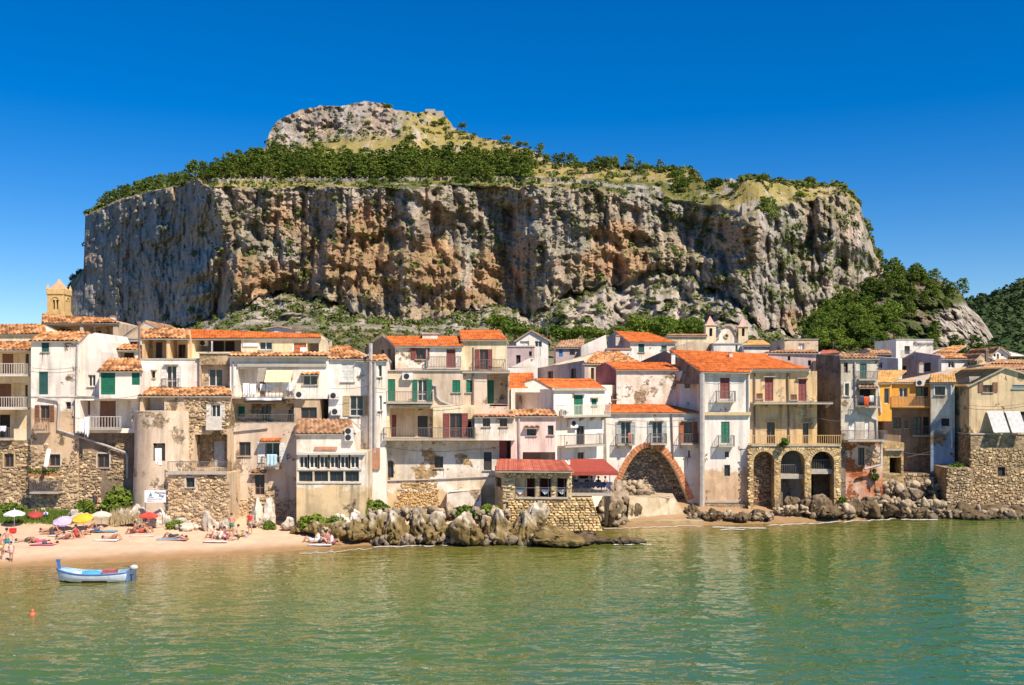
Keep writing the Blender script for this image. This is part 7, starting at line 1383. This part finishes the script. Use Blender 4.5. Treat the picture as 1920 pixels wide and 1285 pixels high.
# ------------------------------------------------------------------ boat and buoy
def boat():
    D = 62.2; s = D / F; o = at(178, 1090, D); o.z = 0; t = empty('rowing_boat', o, .03); tag(t, 'small white and blue wooden boat with outboard motor moored off the beach', 'boat'); Ln = 128 * s; HL = Ln / 2; n = 22; m = 7
    def sec(x):                      # x -1 bow(left) .. 1 stern
        b = .80 * (1 - abs((x - .12) / 1.14) ** 2.6) ** .5 if abs((x - .12) / 1.14) < 1 else 0; b = max(b, .03); sheer = .52 + .30 * max(0, -x) ** 2.2 + .10 * max(0, x) ** 2; keel = -.12 + .18 * max(0, -x - .6) * 2; return b, sheer, keel
    def grid(scale=1.0, lift=0.0):
        rows = []
        for i in range(n + 1):
            x = -1 + 2 * i / n; b, sh, ke = sec(x); row = []
            for j in range(2 * m + 1):
                v = (j - m) / m; a = abs(v); y = math.copysign(b * scale * math.sin(a * math.pi / 2) ** .72, v); z = (ke + lift) + (sh - ke - lift * .3) * (1 - math.cos(a * math.pi / 2)) ** .9; rake = -.16 * max(0, -x) ** 3 * (z / .8)
                row.append((x * HL + rake, y, z))
            rows.append(row)
        return rows
    g = grid(); H1, H2, H3 = MB(), MB(), MB()
    for i in range(n):
        for j in range(2 * m):
            q = [g[i][j], g[i + 1][j], g[i + 1][j + 1], g[i][j + 1]]; z = sum(p[2] for p in q) / 4; (H2 if z < .10 else H1).face(q)
    q = g[n]; H1.face(q); H1.build('hull', flat((.60, .66, .74), .4), t, True); H2.build('keel', flat((.04, .03, .04), .7), t, True)
    gi = grid(.93, .09)
    for i in range(n):
        for j in range(2 * m): H3.face([gi[i][j], gi[i][j + 1], gi[i + 1][j + 1], gi[i + 1][j]])
    H3.build('inner_hull', flat((.34, .54, .66), .6), t, True)
    gw = MB()
    for sd_ in (0, 2 * m): gw.tube([(p[0], p[1] * 1.0, p[2] + .01) for p in [g[i][sd_] for i in range(n + 1)]], .042, 6)
    gw.build('gunwale', flat((.05, .14, .42), .5), t)
    st = MB(); st.hexa([(-HL - .03, -.06, .2), (-HL + .12, -.06, .2), (-HL + .12, .06, .2), (-HL - .03, .06, .2), (-HL - .22, -.06, 1.28), (-HL - .05, -.06, 1.28), (-HL - .05, .06, 1.28), (-HL - .22, .06, 1.28)]); st.box(-HL - .26, -HL - .02, -.08, .08, 1.28, 1.38); st.build('stem_post', flat((.05, .16, .40), .5), t)
    for k, x in enumerate((-.45, .05, .5)):
        b, sh, _ = sec(x); w = MB(); w.box(x * HL - .11, x * HL + .11, -b * .9, b * .9, sh - .2, sh - .15); w.build('thwart', flat((.62, .66, .66), .6), t)
    fd = MB(); fd.face([g[i][0] for i in range(0, 6)] + [g[i][2 * m] for i in range(5, -1, -1)]); fd.build('foredeck', flat((.40, .58, .68), .6), t)
    tr = MB(); b, sh, _ = sec(1); tr.box(HL - .02, HL + .06, -b * .95, b * .95, .05, sh + .1); tr.build('transom', flat((.12, .22, .42), .5), t)
    m0 = empty('outboard_motor', (0, 0, 0), 0, t); c = MB(); V = HEADV * np.array([.26, .16, .17]) + np.array([HL + .28, 0, .86]); np_mesh('cowling', V, HEADF, flat((.62, .62, .58), .35), None, True, m0)
    c.box(HL + .18, HL + .40, -.07, .07, -.3, .8); c.box(HL - .04, HL + .30, -.12, .12, .45, .72); c.build('motor_leg', flat((.12, .14, .2), .5), m0); tl_ = MB(); tl_.tube([(HL + .2, 0, .85), (HL - .25, .06, .95)], .025, 6); tl_.build('tiller', flat((.06, .12, .3), .5), m0)
    return t, s, HL
BT, BS, BHL = boat()
def cloth(name, cx, cy, cz, w, d, h, col, label, par_loc, seed):
    n = 14; xs = np.linspace(-1, 1, n); X, Y = np.meshgrid(xs, xs); r = np.sqrt(X ** 2 + Y ** 2); Z = h * np.clip(1 - r ** 2 * .9, 0, 1) + .35 * h * fbm(X * 2 + seed, Y * 2, oct=3, s=seed)
    i = np.arange(n - 1)[:, None] * n + np.arange(n - 1)[None, :]; o = np_mesh(name, np.stack([X * w / 2, Y * d / 2, Z], -1).reshape(-1, 3), np.stack([i, i + 1, i + 1 + n, i + n], -1).reshape(-1, 4), flat(col, .8), None, True); sdm = o.modifiers.new('s', 'SOLIDIFY'); sdm.thickness = .02; o.location = Vector(par_loc) + Vector((cx, cy, cz)); tag(o, label, 'cloth')
cloth('tarpaulin', -.35, 0, .42, 1.9, 1.1, .24, (.07, .35, .55), 'crumpled bright blue cloth lying in the white and blue boat', BT.location, 3)
cloth('white_sheet', -1.1, -.1, .5, 1.0, .8, .14, (.75, .76, .78), 'crumpled white sheet near the bow of the boat', BT.location, 8)
b = MB(); b.box(-.38, .38, -.3, .3, 0, .26); b.box(-.40, .40, -.32, .32, .262, .30); o = b.build('boat_crate', flat((.5, .14, .12), .7)); o.location = BT.location + Vector((.95, 0, .44)); tag(o, 'faded red crate near the stern of the boat', 'crate')
by = empty('buoy', at(61, 1155, 12 * F / (1155 - HOR))); by.location.z = 0; tag(by, 'orange mooring buoy floating at the lower left', 'buoy'); ell((0, 0, .06), (.19, .19, .17), flat((.55, .13, .05), .5), 'float', by); k_ = MB(); k_.disc_stack(0, 0, [(.08, .2), (.09, .28), (.07, .36), (.0, .38)], 10); k_.build('cap', flat((.55, .16, .08), .5), by)

# ------------------------------------------------------------------ washing, sheets and sunshades
CLO = {}
def hang(px0, px1, y0, y1, D, col, label, n=1, slant=0.0, name='laundry', cat='laundry', wave=.06):
    a = at(px0, y0, D); b = at(px1, y0, D); z1 = at(px0, y1, D).z; k = 16; m = 8; V = []; 
    for j in range(m + 1):
        for i in range(k + 1):
            u = i / k; v = j / m; V.append((a.x + (b.x - a.x) * u - a.x, -slant * v + wave * math.sin(u * 17 + px0) * (.3 + v), (z1 - a.z) * v * (1 + .08 * math.sin(u * 9 + 2))))
    i = np.arange(m)[:, None] * (k + 1) + np.arange(k)[None, :]; o = np_mesh(name, V, np.stack([i, i + 1, i + 2 + k, i + 1 + k], -1).reshape(-1, 4), flat(col, .9, var=.06), None, True); s = o.modifiers.new('s', 'SOLIDIFY'); s.thickness = .01; o.location = a; tag(o, label, cat)
for a in [(455, 467, 719, 742, 82.8, (.82, .81, .79), 'white sheet hung at the left of the laundry balcony'), (469, 480, 720, 741, 82.8, (.80, .80, .80), 'second white sheet hung on the laundry balcony'), (488, 497, 720, 733, 82.8, (.82, .80, .78), 'small white cloth in the middle of the laundry balcony'), (500, 514, 720, 732, 82.8, (.75, .75, .78), 'row of pale small washing on the laundry balcony'), (528, 552, 714, 733, 82.8, (.84, .83, .80), 'wide white sheet at the right of the laundry balcony'),
          (460, 528, 746, 751, 82.7, (.70, .70, .74), 'narrow white banner cloth hanging under the laundry balcony'), (150, 158, 786, 812, 82.9, (.84, .82, .80), 'white cloth hanging left of the recessed balcony'), (158, 168, 782, 818, 82.9, (.80, .79, .78), 'long white cloth beside the recessed balcony'), (500, 519, 852, 874, 82.6, (.42, .60, .68), 'light blue towel over the balcony rail of the beige lower house'), (1620, 1629, 744, 761, 93.8, (.75, .13, .03), 'orange red cloth hanging on the grey house balcony'), (1630, 1638, 742, 754, 93.8, (.78, .76, .74), 'white cloth on the grey house balcony'), (1613, 1619, 742, 756, 93.8, (.1, .12, .2), 'dark blue cloth on the grey house balcony'), (0, 12, 799, 809, 83.9, (.7, .7, .78), 'pale washing on the lowest left balcony'), (396, 399, 640, 662, 88.4, (.65, .6, .6), 'curtain hanging at the dark penthouse terrace'), (547, 551, 648, 664, 88.5, (.8, .79, .77), 'narrow white cloth on the penthouse'), (563, 574, 652, 664, 88.4, (.8, .79, .77), 'white cloth before the orange penthouse door'), (1178, 1184, 812, 830, 93.9, (.5, .25, .2), 'rust coloured cloth on the first iron balcony')]: hang(*a)
def shade(px0, px1, y0, y1, D, col, label, proj, stripes=None):
    t = empty('sunshade', at(px0, y0, D)); tag(t, label, 'awning'); s = D / F; w = (px1 - px0) * s; h = (y1 - y0) * s; n = 8
    for q in range(2):
        m = MB()
        for k in range(n):
            if k % 2 == q: x0, x1 = w * k / n, w * (k + 1) / n; m.hexa([(x0 + .0, -proj, -h), (x1, -proj, -h), (x1, -proj + .03, -h), (x0, -proj + .03, -h), (x0, -.02, 0), (x1, -.02, 0), (x1, 0, 0), (x0, 0, 0)])
        m.build('canvas', flat(col if (q == 0 or not stripes) else stripes, .8), t)
    f = MB(); f.tube([(0, -.02, -h * .8), (0, -proj, -h)], .02, 5); f.tube([(w, -.02, -h * .8), (w, -proj, -h)], .02, 5); f.build('arm', RAIL, t)
shade(500, 549, 694, 717, 83.0, (.78, .66, .38), 'cream striped sunshade over the laundry balcony', .9, (.74, .60, .32))
shade(1850, 1880, 771, 810, 94.9, (.50, .49, .48), 'left white sloping sun sheet on the ochre gable house', 1.4)
shade(1884, 1912, 771, 810, 94.9, (.50, .49, .48), 'right white sloping sun sheet on the ochre gable house', 1.4)
shade(88, 96, 842, 874, 82.9, (.70, .66, .58), 'narrow raised awning beside the flower box window', .6)
shade(484, 500, 690, 716, 83.2, (.30, .25, .2), 'thin folded awning arm beside the cream sunshade', .5)

# aerials and chimneys
def aerial(px, yb, yt, D, label):
    a = at(px, yb, D); h = (yb - yt) * D / F; m = MB(); m.tube([(0, 0, -.3), (0, 0, h)], .03, 5); t = empty('aerial', a); m.build('mast', RAIL, t); r = MB(); r.tube([(-.5, 0, h - .1), (.5, 0, h - .1)], .015, 4)
    for k in range(5): r.tube([(-.45 + k * .2, -.25, h - .1), (-.45 + k * .2, .25, h - .1)], .01, 4)
    r.tube([(-.3, 0, h - .5), (.3, 0, h - .5)], .015, 4); r.build('rods', RAIL, t); tag(t, label, 'aerial')
for a in [(178, 640, 612, 98, 'aerial on the old roof behind the tall pink white house'), (308, 618, 603, 92, 'aerial above the peeling gable and roof terrace'), (460, 622, 602, 92, 'aerial on the long orange penthouse roof'), (511, 612, 586, 122, 'aerial above the small domed terrace'), (748, 632, 612, 92, 'thin aerial at the left end of the orange roof'), (825, 640, 618, 90, 'aerial before the stack on the orange roof'), (1010, 622, 606, 128, 'aerial behind the white gable'), (1026, 640, 612, 124, 'aerial right of the white gable'), (1152, 625, 604, 134, 'tall aerial on the roof with green windows'), (1136, 640, 608, 125, 'aerial beside the cracked side wall'), (1562, 660, 640, 128, 'aerial among the rooftops before the trees'), (1288, 660, 634, 118, 'aerial left of the small church'), (1640, 650, 632, 120, 'aerial left of the white cube house'), (1262, 668, 655, 104, 'short aerial on the big orange roof')]: aerial(*a)
def stack(px, yb, yt, w, D, label, col=(.6, .5, .4)):
    p = at(px, yb, D); s = D / F; h = (yb - yt) * s; W_ = w * s / 2; t = empty('chimney', p); m = MB(); m.box(-W_, W_, -W_, W_, -.6, h * .75); m.build('stack', flat(col, .9), t); c = MB(); c.box(-W_ * 1.25, W_ * 1.25, -W_ * 1.25, W_ * 1.25, h * .752, h * .85); c.box(-W_ * .7, W_ * .7, -W_ * .7, W_ * .7, h * .852, h); c.build('cap', flat((.4, .22, .14), .9), t); tag(t, label, 'chimney')
for a in [(1262, 672, 662, 7, 98.5, 'white chimney pot on the big orange roof', (.8, .76, .7)), (1158, 640, 628, 8, 132, 'chimney on the roof with green windows'), (650, 655, 645, 8, 88, 'small chimney on the white house with tan shutters'), (560, 628, 618, 9, 92, 'low chimney on the penthouse roof'), (1370, 668, 660, 6, 99, 'little vent on the big orange roof', (.6, .58, .5)), (212, 600, 592, 9, 108, 'small chimney at the right end of the terrace roof below the bell tower'), (1726, 690, 680, 8, 118, 'chimney on the villa side'), (1850, 668, 655, 5, 112, 'dark chimney pipe before the ochre shed', (.2, .15, .12))]: stack(*a)

def cable(pts, D, label, sag=.5, r=.018):
    P = [at(x, y, D) for x, y in pts]; o0 = P[0].copy(); q = []
    for a, b in zip(P, P[1:]):
        for k in range(8): t = k / 8; v = a.lerp(b, t) - o0; v.z -= sag * 4 * t * (1 - t) * (b - a).length / 12; q.append(v)
    q.append(P[-1] - o0); m = MB(); m.tube(q, r, 4); o = m.build('cable', RAIL); o.location = o0; tag(o, label, 'cable')
for pts, D, lab in [([(60, 690), (146, 688)], 83.8, 'thin cable across the tall pink white house'), ([(145, 742), (188, 746), (262, 741)], 82.4, 'cable looping under the green shuttered house'), ([(376, 690), (431, 684), (446, 690)], 84.2, 'cable beside the blue glazed window'), ([(616, 728), (690, 724), (722, 730)], 83.3, 'cable across the white house with tan shutters'), ([(722, 757), (868, 759)], 84.0, 'cable under the full width balcony'), ([(866, 700), (955, 704)], 84.6, 'cable across the cream house with the long green door'), ([(724, 838), (890, 842), (935, 838)], 84.1, 'cable along the top of the blotched sea wall'), ([(1135, 782), (1313, 784)], 94.6, 'cable above the three iron balconies'), ([(1316, 704), (1403, 706)], 93.6, 'cable under the eave of the white corner house'), ([(1406, 786), (1532, 783), (1577, 790)], 94.4, 'cable across the ochre house'), ([(1817, 760), (1925, 756)], 94.8, 'cable across the large ochre gabled house'), ([(1694, 848), (1745, 852)], 96.2, 'cable in the shaded corner below the orange house')]: cable(pts, D, lab)

# foam along the waterline
def foam():
    V = []; Fc = []
    def strip(pts, w):
        n = len(pts); b = len(V)
        for i, (px, py) in enumerate(pts):
            D = (CAMZ - .03) * F / (py - HOR); p = at(px, py, D); ww = w * (.3 + abs(math.sin(i * 1.7 + px)) + .5 * random.random()) * (0.15 if i in (0, n - 1) else 1); V.append((p.x, p.y - ww, .035)); V.append((p.x, p.y + ww, .045))
        for i in range(n - 1): Fc.append((b + 2 * i, b + 2 * i + 2, b + 2 * i + 3, b + 2 * i + 1))
    def line(x0, y0, x1, y1, amp, w, step=3):
        xs = np.arange(x0, x1, step); strip([(x, y0 + (y1 - y0) * (x - x0) / (x1 - x0) + amp * float(vnoise(np.array(x * .11), np.array(y0 * 1.3)))) for x in xs], w)
    line(700, 1027, 900, 1020, 2.0, .16); line(880, 1018, 985, 1022, 2.5, .22); line(975, 1016, 1050, 1017, 2, .3); line(1060, 1022, 1120, 1019, 2, .2); line(1150, 1021, 1225, 1020, 1.5, .2); line(1335, 989, 1440, 991, 1.5, .22); line(1350, 993, 1400, 992, 1.5, .16); line(1440, 986, 1700, 972, 1.5, .16); line(1690, 974, 1760, 975, 1, .25); line(1840, 972, 1915, 970, 1, .35); line(1110, 992, 1320, 986, 1.2, .12); line(560, 1040, 700, 1028, 2, .08)
    o = np_mesh('sea_foam', V, Fc, flat((.55, .52, .46), .7)); tag(o, 'thin white foam lines where wavelets meet the sand and rocks', 'foam', kind='stuff')
foam()
